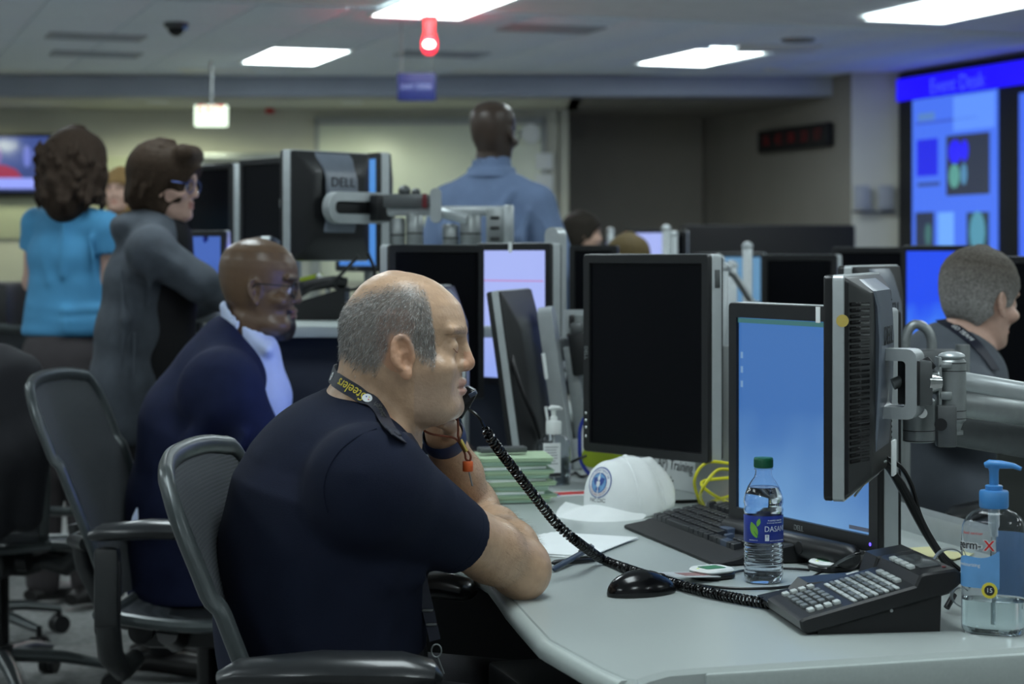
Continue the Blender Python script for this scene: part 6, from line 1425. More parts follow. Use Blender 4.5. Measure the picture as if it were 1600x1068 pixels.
for k in range(N_):
    s = LL[-1] * k / N_; i = min(int(np.searchsorted(LL, s)), len(path) - 2); tng = (path[i + 1] - path[i]).normalized(); e = up.cross(tng).normalized(); u2 = tng.cross(e); an = 2 * PI * k / 10
    rr = .0063 * min(1, .45 + s / .02, .45 + (LL[-1] - s) / .02); hx.append(path[i] + (e * math.cos(an) + u2 * math.sin(an)) * rr)
tag(MB().tube(lead + hx, .0022, 6).build('coiled_telephone_line', 'black_gloss'), 'black coiled cord running from the lifted handset down to the telephone', 'cord')
# ---- orange plug on a thin cord below the jaw
OC = thing('cord_tag', 'orange plug with a metal pin hanging on a thin brown cord below his jaw', 'tag', at(731, 728, 2.925)); OO = at(731, 728, 2.925); q = lambda px, py, d=2.925: at(px, py, d) - OO
m = MB(); m.tube(spline([q(652, 656, 2.90), q(658, 668, 2.90), q(672, 677, 2.90), q(695, 681, 2.91), q(710, 684, 2.915), q(718, 692), q(726, 707), q(728, 717), q(734, 719), q(735, 711), q(728, 700)], 40), .0017, 7); m.build('cord_loop', 'orange_cord', OC)
MB().tube(spline([q(715, 650, 2.905), q(716, 668, 2.91), q(716, 682, 2.915), q(722, 694)], 14), .0017, 7).build('cord_end', 'orange_cord', OC)
MB().cyl(q(719, 687, 2.922), q(729, 705, 2.922), .0034, seg=10).build('crimp', 'gold', OC)
MB().cyl(q(731, 736), q(731, 720), .0078, seg=20, ch=.001).build('plug', 'orange', OC); MB().cyl(q(733, 737), q(738, 759), .0012, seg=8).build('pin', 'alu', OC)
# ---- keyboard
kx = Vector((.263, -.965, 0)).normalized(); ky = Vector((.965, .263, 0)).normalized(); k0 = Vector((.205, 3.654, Z))
KB = thing('keyboard', 'black computer keyboard with a deep palm rest between the white cap and the water bottle', 'keyboard', M=Mat(k0, kx, ky, (0, 0, 1)))
Mk = Matrix(((0, 0, 1, 0), (1, 0, 0, 0), (0, 1, 0, 0), (0, 0, 0, 1)))      # prism xy -> y,z ; z -> x
MB().prism([(0, .001), (.004, 0), (.20, 0), (.208, .008), (.208, .040), (.200, .043), (.046, .016), (.040, .013), (.004, .007), (0, .005)], 0, .468, Mk, .003).build('case', 'black_matte', KB, 30)
ang = math.atan2(.027, .154); kbu = lambda y: .0163 + (y - .046) * math.tan(ang)
KM = {}
def key(x, y, w_, m_='key', dp=.0165):
    kk = (round(w_, 3), m_, dp)
    if kk not in KM:
        mb = MB(); a, b = w_ / 2, dp / 2; h_ = .0105; c_ = .0018
        loft(mb, [[(-a, -b, 0), (a, -b, 0), (a, b, 0), (-a, b, 0)], [(-a + c_, -b + c_, h_ - .001), (a - c_, -b + c_, h_ - .001), (a - c_, b - c_ * .6, h_ - .001), (-a + c_, b - c_ * .6, h_ - .001)], [(-a + c_ * 1.7, -b + c_ * 1.7, h_), (a - c_ * 1.7, -b + c_ * 1.7, h_), (a - c_ * 1.7, b - c_ * 1.3, h_), (-a + c_ * 1.7, b - c_ * 1.3, h_)]], cap1=True)
        KM[kk] = mb.mesh('key'); finish(KM[kk], m_, True, 20)
    link('key', KM[kk], KB, M=Matrix.Translation((x, y, kbu(y) - .001)) @ Matrix.Rotation(ang, 4, 'X'))
U = .0187; X0 = .014; Y0 = .060
rows = [[1.25, 1.25, 1.25, 6.25, 1.25, 1.25, 1.25, 1.25], [2.25] + [1] * 10 + [2.75], [1.75] + [1] * 11 + [2.25], [1.5] + [1] * 12 + [1.5], [1] * 13 + [2], ]
for r, rw in enumerate(rows):
    x = X0
    for i, w_ in enumerate(rw): key(x + w_ * U / 2, Y0 + r * U, w_ * U - .0016, 'key_blue' if (r, i) in ((2, 12),) else 'key'); x += w_ * U
yF = Y0 + 5 * U + .010
for g0 in (0, 2, 6.5, 11):
    for i in range(1 if g0 == 0 else 4): key(X0 + (g0 + i + .5) * U, yF, U - .0016)
for i in range(3):
    key(X0 + (15.25 + i + .5) * U, yF, U - .0016); key(X0 + (15.25 + i + .5) * U, Y0 + 4 * U, U - .0016); key(X0 + (15.25 + i + .5) * U, Y0 + 3 * U, U - .0016); key(X0 + (15.25 + i + .5) * U, Y0, U - .0016)
key(X0 + 16.75 * U, Y0 + U, U - .0016, 'key_blue')
for r in range(5):
    for i in range(4):
        if i == 3 and r in (0, 2): continue
        if r == 0 and i == 0: continue
        key(X0 + (18.5 + i + .5) * U, Y0 + r * U, U - .0016, 'key_blue' if (i == 3 and r == 1) else 'key')
key(X0 + 19.0 * U, Y0, 2 * U - .0016, 'key_blue')
text('lettering', 'DELL', .008, 'alu', KB, Mat((.43, .195, .0428), (1, 0, 0), (0, 1, 0), (0, 0, 1)))
for x in (.05, .42): MB().box((x, .2, .004), (.03, .012, .012), .002).build('foot', 'black', KB)
# ---- mouse
mp = (desk(952, 936) + desk(1052, 920)) / 2
MS = thing('mouse', 'glossy black computer mouse beside the coiled telephone cord', 'mouse', (mp.x, mp.y, Z), R(28))
mb = MB().ball((0, 0, .004), (.0575, .0315, .0325), 28, 20); mb.v = [(x, y * (1 - .10 * max(0, x / .05)), max(z * (1 - .22 * max(0, x / .0575)), .0)) for x, y, z in mb.v]; mb.build('shell', 'black_gloss', MS, 60)
MB().cyl((.034, -.0035, .0215), (.034, .0035, .0215), .0068, seg=18).build('wheel', 'black_matte', MS); MB().tube([(.014, 0, .0336), (.024, 0, .0308), (.032, 0, .0272), (.040, 0, .0230), (.048, 0, .0178)], .0006, 5).build('button_seam', 'black_matte', MS)
# ---- water bottle
BP = desk(1193, 909); BT = thing('water_bottle', 'small clear plastic bottle of water with a blue label and green cap', 'bottle', (BP.x, BP.y, Z))
rb = .0302; prof = [(.001, .004), (.012, .003), (.020, .0005), (.0265, .001), (rb - .001, .007), (rb, .014), (rb * .975, .018)]
z = .020
for i in range(6): prof += [(rb, z + .0015), (rb, z + .0035), (rb * .965, z + .0052), (rb * .965, z + .0062)]; z += .0068
prof += [(rb * .985, .0625), (rb * .985, .105), (rb, .108), (rb * 1.01, .112), (rb * .96, .116), (rb * .96, .118), (rb * 1.01, .122), (rb * 1.0, .128), (rb * .93, .136), (rb * .80, .146), (rb * .62, .155), (rb * .47, .161), (.0128, .166), (.0126, .172), (.0146, .1725), (.0146, .174), (.0118, .1745), (.0118, .186)]
t_ = .0005; inner = [(max(.001, r - t_), zz + (t_ if zz < .01 else 0)) for r, zz in prof]
m = MB(); m.lathe(prof + inner[::-1], 48); m.f = [f for f in m.f if len(f) <= 4]; n_ = 48; k_ = len(prof) * 2 - 1
m.build('shell', 'pet', BT, 50)
wp = [(max(.0008, r - t_ - .0004), zz + (t_ + .0004 if zz < .01 else 0)) for r, zz in prof if zz < .150]; MB().lathe(wp, 48).build('water', 'water', BT, 50)
MB().lathe([(.0136, .1752), (.0146, .1758), (.0146, .1895), (.0138, .1908), (.001, .1912)], 40).build('cap', mat('dark_green_cap', C(28, 98, 70), .4, noise=(60, .05)), BT, 50)
cr = MB(); 
for i in range(48): a_ = 2 * PI * i / 48; cr.box((.0146 * math.cos(a_), .0146 * math.sin(a_), .1825), (.0007, .0009, .011), 0, Matrix.Rotation(a_, 3, 'Z'))
o = cr.build('cap_ridges', mat('green_ridge', C(24, 88, 62), .4, noise=(60, .05)), BT); o['kind'] = 'stuff'
lab = MB().lathe([(rb * .985 + .0003, .0632), (rb * .985 + .0006, .064), (rb * .985 + .0006, .1035), (rb * .985 + .0003, .1042)], 64); lab.f = [f for f in lab.f if len(f) == 4]
LBm = mat('water_label', C(36, 58, 150), .35, noise=(30, .2)); lo_ = lab.build('label', LBm, BT, 50)
lr = rb * .985 + .0007
def on_label(nm, s, size, m_, ang, z, sx=1): return text(nm, s, size, m_, lo_, Matrix.Translation((0, 0, z)) @ Matrix.Rotation(R(ang), 4, 'Z') @ Mat((0, 0, 0), (1, 0, 0), (0, 0, 1), (0, -1, 0)), .0001, bend=lr, sx=sx)
MT['label_white'] = mat('label_white', C(226, 234, 246), .5, noise=(50, .02)); MT['leaf'] = mat('leaf_green', C(126, 190, 74), .5, noise=(60, .1)); MT['leaf2'] = mat('leaf_dark', C(70, 140, 70), .5, noise=(60, .1))
on_label('lettering', 'DASANI', .0120, 'label_white', 32, .0845, .92); on_label('lettering', 'PURIFIED WATER', .0034, 'label_white', 30, .0975); on_label('lettering', 'ENHANCED WITH MINERALS', .0022, 'label_white', 30, .094); on_label('lettering', '16.9 FL OZ (1.06 PT) 500 mL', .0026, 'label_white', 40, .0668); on_label('lettering', 'PLANTBOTTLE', .0022, 'label_white', -38, .0672)
def leaf(cx, cz, l_, w_, tilt, m_, ang, lift=.00012):
    T_ = R(tilt); g = []; n = 12
    for i in range(n + 1):
        f = i / n; hw = max(.0001, w_ * math.sin(PI * f) ** .8); r = []
        for q in (1, .5, 0, -.5, -1):
            x, y = f * l_ - l_ / 2, hw * q; X = cx + x * math.cos(T_) - y * math.sin(T_); zz = cz + x * math.sin(T_) + y * math.cos(T_); a_ = X / lr + R(ang); k_ = lr + lift
            r.append((k_ * math.sin(a_), -k_ * math.cos(a_), zz))
        g.append(r)
    return MB().grid(g).build('leaf_mark', m_, lo_)
leaf(-.001, .083, .026, .0062, 112, 'leaf', -34); leaf(.0065, .0945, .013, .0030, 72, 'leaf', -34); leaf(.003, .0765, .014, .0006, 128, 'leaf2', -34.2, .0002)
m = MB(); vs = [(lr * 1.005 * math.sin(x / lr + R(3)), -lr * 1.005 * math.cos(x / lr + R(3)), zz) for x, zz in [(-.0032, .0668), (.0032, .0668), (.0032, .0765), (-.0032, .0765)]]; m.add(vs, [(0, 1, 2, 3)]); m.build('calorie_mark', 'label_white', lo_, smooth=False); on_label('lettering', '0', .005, LBm, 3, .0735)
# ---- large hand sanitiser with a blue pump
GP = desk(1553, 988); GB = thing('sanitizer_bottle', 'large clear hand sanitiser bottle with a blue pump and blue wave label, a quarter full', 'bottle', (GP.x, GP.y, Z), R(-22))
def oval(a, z, off=0, A=.0425, Bq=.0275):
    pr = [(0, .90), (.006, .99), (.014, 1), (.125, 1.0), (.142, .97), (.153, .86), (.160, .68), (.164, .48), (.166, .36), (.175, .33)]
    f = np.interp(z, [q[0] for q in pr], [q[1] for q in pr]); c_, s_ = math.cos(a), math.sin(a); g = abs(c_) ** 2.6 + abs(s_) ** 2.6; g = g ** (-1 / 2.6)
    Bz = Bq * f if z < .15 else Bq * f + (A * f - Bq * f) * min(1, max(0, (z - .150) / .014)) * .0; rx = A * f; ry = max(Bq * f, min(rx, .0145)) if z > .15 else Bq * f
    return Vector(((rx + off) * c_ * g, (ry + off) * s_ * g, z))
zs = [0, .003, .006, .010, .014, .03, .05, .08, .11, .125, .134, .142, .148, .153, .157, .160, .162, .164, .166, .175]
angs = [2 * PI * i / 56 for i in range(56)]
m = MB(); loft(m, [[oval(a, z) for a in angs] for z in zs] + [[oval(a, z if z > .001 else .0012, -.0008) for a in angs] for z in zs[::-1]], True, True); m.build('shell', 'pet', GB, 50)
m = MB(); zl = [.0022, .006, .010, .014, .03, .044]; loft(m, [[oval(a, z, -.0013) for a in angs] for z in zl], True, True); m.build('gel', 'gel', GB, 50)
MT['pump_blue'] = mat('pump_blue', C(74, 146, 214), .35, noise=(40, .04), trans=.15)
m = MB(); m.lathe([(.0185, .166), (.0192, .168), (.0192, .187), (.0178, .189), (.0115, .1895), (.0115, .195), (.0100, .196), (.0062, .1965), (.0062, .214), (.0085, .2215)], 32); m.build('pump_collar', 'pump_blue', GB, 40)
m = MB(); m.tube([(-.012, 0, .222), (-.006, 0, .2235), (.010, 0, .2235), (.026, -.002, .2225), (.036, -.003, .219)], [.005, .0085, .0075, .0050, .0036], 12, flat=(1, .72, (0, 0, 1))); m.build('pump_head', 'pump_blue', GB)
m = MB(); m.lathe([(.0075, .166), (.0075, .142), (.0055, .138), (.0055, .128), (.0030, .127), (.0030, .012)], 16); m.build('dip_tube', mat('milky_tube', C(210, 222, 226), .3, noise=(20, .02), trans=.4), GB)
def patch(nm, a0, a1, z0f, z1f, m_, off=.0004, n=14, k=6, par=None):
    g = []
    for i in range(n + 1):
        a = R(a0 + (a1 - a0) * i / n); f = i / n; lo, hi = z0f(f), z1f(f); g.append([oval(a, lo + (hi - lo) * j / k, off) for j in range(k + 1)])
    return MB().grid(g, .0002).build(nm, m_, par or GB, 60)
gl = patch('front_label', 196, 285, lambda f: .062, lambda f: .098 + .016 * f * f + .004 * math.sin(f * 6), mat('label_sky', C(104, 160, 214), .45, noise=(20, .12)))
patch('back_label', 15, 92, lambda f: .046, lambda f: .132, mat('label_back', C(150, 190, 236), .5, noise=(14, .08)))
def on_bottle(nm, s, size, m_, a0, z0, sx=1.0, off=.0012, fat=0):
    o = text(nm, s, size, m_, GB, Matrix.Identity(4),   .0001, align='LEFT', sx=sx, fat=fat); me = o.data; aa = [R(185 + i) for i in range(120)]; pp = [oval(a, .08, off) for a in aa]; L_ = [0]
    for i in range(1, 120): L_.append(L_[-1] + (pp[i] - pp[i - 1]).length)
    s0 = L_[a0 - 185]
    for v in me.vertices:
        u = s0 + v.co.x; a = np.interp(u, L_, aa); v.co = oval(a, z0 + v.co.y, off + v.co.z)
    me.update(); return o
on_bottle('lettering_outline', 'germ-', .0160, 'ink_white', 203, .118, .95, .0008, .0011); on_bottle('lettering', 'germ-', .0160, 'ink', 203, .118, .95, .0014, .0002); on_bottle('lettering_outline', 'X', .0185, 'ink_white', 259, .118, 1.0, .0008, .0012); on_bottle('lettering', 'X', .0185, 'red', 259, .118, 1.0, .0014, .0004)
on_bottle('lettering', 'hand sanitizer', .0052, 'red', 218, .134); on_bottle('lettering', 'moisturizing', .0066, 'ink_white', 206, .092)
n_ = (oval(R(268), .060, .01) - oval(R(268), .060, 0)).normalized(); n_.z = 0; SM = Mat(oval(R(268), .060, .0009), Vector((-n_.y, n_.x, 0)), (0, 0, 1), n_)
MB().lathe([(.0001, 0), (.0105, 0), (.0105, .0004), (.0001, .0004)], 24, SM).build('round_seal', mat('seal_yellow', C(222, 206, 70), .5, noise=(30, .05)), GB)
MB().lathe([(.0001, .0005), (.0068, .0005), (.0068, .0008), (.0001, .0008)], 24, SM).build('seal_centre', 'ink', GB); text('lettering', '15', .0085, 'ink_white', GB, SM @ Matrix.Translation((0, 0, .0010)), .0001)
# ---- small clear sanitiser further back
SP = desk(865, 757); SB = thing('sanitizer_bottle', 'small clear sanitiser bottle with a white pump and white label, behind the white cap', 'bottle', (SP.x, SP.y, Z), R(18))
def sq_ring(z, sc=1.0, o=0): return [(p[0] * sc, p[1] * sc, z) for p in rrect(.070 + 2 * o, .046 + 2 * o, .014, 5)]
prs = [(0, .93), (.004, 1), (.085, 1), (.094, .97), (.102, .80), (.107, .55), (.109, .40), (.116, .38)]
m = MB(); loft(m, [sq_ring(z, s) for z, s in prs] + [sq_ring(max(z, .0012), s, -.001) for z, s in prs[::-1]], True, True); m.build('shell', 'pet', SB, 50)
m = MB(); loft(m, [sq_ring(z, s, -.0016) for z, s in [(.0025, .94), (.005, 1), (.060, 1)]], True, True); m.build('gel', 'gel', SB, 50)
MB().box((-.012, -.0237, .056), (.040, .0006, .074)).build('label', 'paper', SB); MB().box((-.012, -.0242, .024), (.040, .0004, .008)).build('label_band', 'ink', SB)
for i in range(7): MB().box((-.013 - .002 * (i % 2), -.0241, .084 - i * .006), (.030 - .004 * (i % 3), .0002, .0016)).build('print_line', 'key_grey', SB)
m = MB(); m.lathe([(.0165, .110), (.0172, .112), (.0172, .136), (.0155, .139), (.0085, .1395), (.0085, .148), (.0050, .149), (.0050, .160), (.0068, .163)], 24); m.build('pump_collar', 'white', SB, 40)
MB().tube([(-.012, 0, .1655), (-.004, 0, .1675), (.010, 0, .1672), (.020, 0, .1640)], [.004, .0075, .0062, .0032], 10, flat=(1, .8, (0, 0, 1))).build('pump_head', 'white', SB)
MB().cyl((0, 0, .010), (0, 0, .110), .0025, seg=10).build('dip_tube', 'white', SB)
# ---- white baseball cap
def cap_():
    c = Vector((.225, 3.865, Z)); f = Vector((-.69, -.724, 0)).normalized(); l = Vector((-f.y, f.x, 0)); pt_ = R(-7); T = Mat(c, l * -1, f, (0, 0, 1)) @ Matrix.Rotation(pt_, 4, 'X') @ Matrix.Diagonal((.93, .93, .93, 1))
    t = thing('cap', 'white baseball cap with a round blue and red seal, lying on the desk', 'cap', M=T)
    D = Field((-.13, -.14, -.01), (.13, .12, .16), .0028)
    D.ell((0, -.005, .018), (.078, .092, .100), 0); D.ell((0, .045, .035), (.066, .045, .085), .02); D.ell((-.01, -.065, .03), (.062, .040, .055), .02)
    for (p, q, r) in (((.045, -.02, .095), (.07, -.05, .03), .012), ((-.02, -.06, .1), (-.03, -.098, .03), .012), ((.03, -.07, .09), (.045, -.085, .02), .010)): D.cap(p, q, r * .3, r, .02, sub=True) if 0 else D.cap(p, q, r * .5, r * .6, .025)
    D.ell((.088, -.045, .075), (.022, .03, .05), .025, sub=True); D.ell((-.085, -.06, .07), (.02, .03, .05), .03, sub=True); D.ell((.03, -.118, .07), (.05, .022, .05), .03, sub=True)
    for (p, q, r) in (((.050, -.01, .105), (.082, -.04, .03), .007), ((.02, -.06, .112), (.045, -.10, .03), .008), ((-.05, -.04, .10), (-.08, -.07, .03), .008), ((.072, .02, .075), (.082, -.01, .02), .006), ((.06, -.075, .09), (.075, -.07, .01), .006)): D.cap(p, q, r * .6, r, .018, sub=True)
    D.cut((0, 0, .002), (0, 0, -1))
    me, v, q = D.mesh('crown', 2); me.materials.append(MT['cloth_white']); link('crown', me, t)
    bv = BVHTree.FromPolygons([tuple(p) for p in v], [tuple(p.vertices) for p in me.polygons])
    rows_ = []
    for i in range(19):
        u = -1 + 2 * i / 18; a = u * R(72); r = []
        for j in range(9):
            s = j / 8; px = (.079 + .013 * s) * math.sin(a) * (1 + .06 * s); y0 = .078 * math.cos(a) + .004; y1 = .172 - .050 * u * u - .034 * abs(u) ** 4; y = y0 + (y1 - y0) * s
            r.append((px, y, .029 - .024 * s + .012 * (1 - u * u) * (1 - .3 * s) - .020 * abs(u) ** 1.6 * (1 - .6 * s) + .030 * max(0, u) ** 2.0 * s + .02 * max(0, u - .6) * s))
        rows_.append(r)
    MB().grid(rows_, -.0032).build('brim', 'cloth_white', t, 60)
    MB().ball((0, -.006, .1185), (.007, .007, .004), 14, 8).build('button', 'cloth_white', t)
    for a in (28, 90, 150, 210, 270, 332):
        pts = []
        for k in range(13):
            el = R(4 + 82 * k / 12); d_ = Vector((math.cos(R(a)) * math.cos(el), math.sin(R(a)) * math.cos(el), math.sin(el))); h = bv.ray_cast(Vector((0, 0, .01)) + d_ * .2, -d_)
            if h[0] is not None: pts.append(h[0] + h[1] * .0004)
        if len(pts) > 4: MB().tube(pts, .0013, 5).build('panel_seam', 'cloth_white', t)
    # seal and letters on the front panel
    def snap(x, z, off):
        h = bv.ray_cast(Vector((x, .3, z)), Vector((0, -1, 0))); return (h[0] + h[1] * off) if h[0] is not None else Vector((x, .09, z))
    def disc(nm, r0, r1, m_, off, cx=.0, cz=.081, sq=1):
        vs = []; fs = []; n = 36
        for r in (r0, (r0 + r1) / 2, r1):
            for k in range(n): a = 2 * PI * k / n; vs.append(snap(cx + r * math.cos(a) * sq, cz + r * math.sin(a) * 1.0, off))
        for ri in range(2):
            for k in range(n): fs.append((ri * n + k, ri * n + (k + 1) % n, (ri + 1) * n + (k + 1) % n, (ri + 1) * n + k))
        mm = MB(); mm.add(vs, fs); return mm.build(nm, m_, t, 60)
    MT['seal_blue'] = mat('thread_blue', C(60, 84, 150), .7, noise=(200, .15)); MT['seal_red'] = mat('thread_red', C(170, 96, 108), .7, noise=(200, .15)); MT['seal_sky'] = mat('thread_sky', C(112, 160, 204), .7, noise=(200, .12)); MT['thread_white'] = mat('thread_white', C(224, 228, 232), .8, noise=(200, .05))
    cz = .081; disc('seal_rim', .0275, .0295, 'seal_blue', .0010, cz=cz); disc('seal_ring', .0195, .0275, 'thread_white', .0008, cz=cz); disc('seal_inner_rim', .0178, .0197, 'seal_blue', .0011, cz=cz); disc('seal_field', .0005, .0180, 'seal_sky', .0009, cz=cz)
    def flat(nm, pts, m_, off):
        vs = [snap(x, cz + z, off) for x, z in pts]; mm = MB(); mm.add(vs, [tuple(range(len(vs)))]); return mm.build(nm, m_, t, smooth=False)
    for s in (-1, 1): flat('seal_wing', [(0, .002), (s * .006, .011), (s * .0145, .0085), (s * .013, .002), (s * .009, -.004), (s * .003, -.004)], 'seal_blue', .0014)
    flat('seal_head', [(-.003, .006), (.003, .006), (.0025, .0125), (0, .0145), (-.0025, .0125)], 'thread_white', .0016); flat('seal_shield', [(-.0045, .003), (.0045, .003), (.0045, -.004), (0, -.009), (-.0045, -.004)], 'thread_white', .0017); flat('seal_tail', [(-.004, -.008), (.004, -.008), (.006, -.0145), (-.006, -.0145)], 'seal_blue', .0014)
    for nm, s_, up_ in (('lettering', 'U.S. DEPARTMENT OF', 1), ('lettering', 'HOMELAND SECURITY', 0)):
        o = text(nm, s_, .0058, 'seal_blue' if up_ else 'seal_red', t, Matrix.Identity(4), .0001, sx=1.0); r = .0235
        for v_ in o.data.vertices:
            x, y, z = v_.co
            if up_: a = PI / 2 - x / r; rr = r + y
            else: a = -PI / 2 + x / r; rr = r - y
            p = snap(-rr * math.cos(a), cz + rr * math.sin(a), .0015); v_.co = p
        o.data.update()
    o = text('lettering', 'NCCIC', .0105, 'ink', t, Matrix.Identity(4), .0001, sx=1.25)
    for v_ in o.data.vertices: x, y, z = v_.co; v_.co = snap(-x, .0465 + y, .0012)
    o.data.update()
cap_()
# ---- papers, booklets, pens
for k, (dx, dy, rz) in enumerate(((0, 0, 64), (.012, .006, 60), (.02, -.004, 67))):
    c_ = (desk(835, 868) + desk(950, 838)) / 2; o = tag(MB().box((0, 0, 0), (.24, .165, .0012)).build('paper_sheet', 'paper'), ('white sheet at the bottom of the fanned papers by his elbows', 'white sheet in the middle of the fanned papers by his elbows', 'white sheet on top of the fanned papers by his elbows')[k], 'paper', 'fanned papers'); o.location = (c_.x - .025 + dx, c_.y + dy, Z + .0008 + k * .0015); o.rotation_euler = (0, 0, R(rz))
for k, (a_, b_, lb) in enumerate((((864, 889), (926, 854), 'dark slate clip pen crossing over the other pen by his elbow'), ((862, 879), (932, 873), 'black pen lying flat under the crossing pen by his elbow'))):
    A_ = desk(*a_, Z + .005); B_ = desk(*b_, Z + .005 + (.010 if k == 0 else 0)); t = thing('pen', lb, 'pen', A_); L_ = B_ - A_; d_ = L_.normalized()
    MB().tube([Vector((0, 0, 0)), d_ * .006, L_ * .55, L_ * .98, L_], [.0018, .0046, .0048, .0044, .003], 12).build('barrel', ('key_blue', 'black')[k], t)
    s_ = d_.cross(Vector((0, 0, 1))).normalized(); MB().box(L_ * .80 + Vector((0, 0, .0062)), (L_.length * .32, .003, .0016), .0005, Mat((0, 0, 0), d_, s_, d_.cross(s_) * -1).to_3x3()).build('clip', 'alu_dark', t)
for k in range(11):
    c_ = desk(792, 786); o = thing('booklet', 'pale green card booklet, ' + ('lowest', 'second from the bottom', 'third from the bottom', 'fourth from the bottom', 'fifth from the bottom', 'middle one', 'fifth from the top', 'fourth from the top', 'third from the top', 'second from the top', 'topmost')[k] + ' of the stack beside the raised forearm', 'booklet', (c_.x - .02 + .012 * math.sin(k * 2.1), c_.y + .05, Z + .005 + k * .0083), R(12 + 5 * math.sin(k * 1.7)), 'green booklets')
    MB().box((0, 0, 0), (.19, .14, .006), .001).build('pages', ('green_folder', 'green_folder2', 'paper')[k % 3], o); MB().box((0, 0, .0036), (.194, .144, .0011)).build('cover', ('green_folder2', 'green_folder')[k % 2], o)
o = tag(MB().box((0, 0, 0), (.10, .03, .012), .003).build('stapler', 'alu_dark'), 'dark stapler lying on top of the green booklets', 'stapler'); c_ = desk(792, 786); o.location = (c_.x - .01, c_.y + .05, Z + .103); o.rotation_euler = (0, 0, R(15))
# ---- printed card and wipes tub behind the central monitor
A_ = at(962, 740, 4.50); B_ = at(1141, 752, 4.06); dr = Vector((B_.x - A_.x, B_.y - A_.y, 0)); L_ = dr.length; dr.normalize(); up_ = Vector((0, 0, 1)); nr = dr.cross(up_)
SG = thing('sign_card', 'white folded card reading Training Materials, standing behind the cap', 'sign', M=Mat(((A_.x + B_.x) / 2, (A_.y + B_.y) / 2, Z), dr, nr * -1, up_))
MB().box((0, .004, .075), (L_, .003, .15), .001, Matrix.Rotation(R(-6), 3, 'X')).build('front_face', 'paper', SG); MB().box((0, .045, .073), (L_, .003, .15), .001, Matrix.Rotation(R(22), 3, 'X')).build('back_face', 'paper', SG)
for s_, z_, x_ in (('(ECAP) Training', .050, .0), ('Materials', .014, -.030)): text('lettering', s_, .031, 'ink', SG, Mat((x_, .0018 + (z_ - .075) * .105, z_), (1, 0, 0), Vector((0, .105, .995)), Vector((0, -.995, .105))), .0001, sx=.95)
MB().box((-.17, 0, .1), (.02, .004, .06), .001, Matrix.Rotation(R(-30), 3, 'Y')).build('black_stripe', 'ink', SG)
WB = thing('wipes_tub', 'white tub with a blue rim and lime band, half hidden by the central monitor', 'container', (at(955, 700, 4.42).x, 4.42, Z), R(-25))
MB().prism(rrect(.135, .16, .06, 8), -.02, .02, Matrix.Translation((0, 0, .082)) @ Matrix.Rotation(R(90), 4, 'X'), .004).build('body', 'white', WB, 40); m = MB(); m.tube([(p[0], -.02, p[1] + .082) for p in rrect(.135, .16, .06, 8)], .0045, 8, closed=True); m.build('rim', 'blue', WB)
MB().prism([p for p in rrect(.122, .046, .02, 5)], 0, .002, Matrix.Translation((0, -.0205, .052)) @ Matrix.Rotation(R(90), 4, 'X')).build('lime_band', 'lime', WB); MB().cyl((.035, -.022, .10), (.035, -.0205, .10), .008, seg=18).build('round_mark', 'key_grey', WB); MB().box((.035, -.0212, .122), (.02, .001, .008)).build('print_mark', 'key_blue', WB); text('lettering', 'wipes', .018, 'alu_dark', WB, Mat((-.01, -.0215, .095), (1, 0, 0), (0, 0, 1), (0, -1, 0)), .0001)
o = thing('folder', 'pale grey upright folder between the central monitor and the blue one', 'folder', (at(1130, 700, 3.98).x, 3.98, Z), R(-60)); MB().box((0, 0, .16), (.18, .012, .32), .003).build('cover', 'panel_grey', o); MB().box((.01, .012, .155), (.17, .008, .29), .002).build('papers', 'paper', o)
o = tag(MB().box((0, 0, 0), (.11, .07, .002)).build('leaflet', 'paper'), 'red and white leaflet under the brim of the white cap', 'leaflet'); c_ = desk(895, 772); o.location = (c_.x, c_.y, Z + .0012); o.rotation_euler = (0, 0, R(20)); MB().box((.005, .0, .0013), (.09, .045, .0006)).build('red_print', 'red', o); MB().box((-.045, .0, .0013), (.012, .06, .0006)).build('blue_print', 'blue', o)
o = tag(MB().box((0, 0, 0), (.08, .10, .002)).build('leaflet', 'paper'), 'red and white leaflet behind the keyboard, near the yellow cable', 'leaflet'); c_ = desk(1135, 794); o.location = (c_.x, c_.y, Z + .0012); o.rotation_euler = (0, 0, R(10)); MB().box((0, .005, .0013), (.06, .05, .0006)).build('red_print', 'red', o)
for k, (px, py, rz) in enumerate(((1450, 866, 20), (1478, 873, 55))):
    o = tag(MB().box((0, 0, 0), (.075, .075, .0015)).build('sticky_note', 'note'), ('pale yellow note on the desk behind the telephone', 'pale yellow note curling beside the cables behind the telephone')[k], 'note', 'yellow notes'); c_ = desk(px, py); o.location = (c_.x, c_.y + .03, Z + .001 + k * .0016); o.rotation_euler = (0, 0, R(rz))
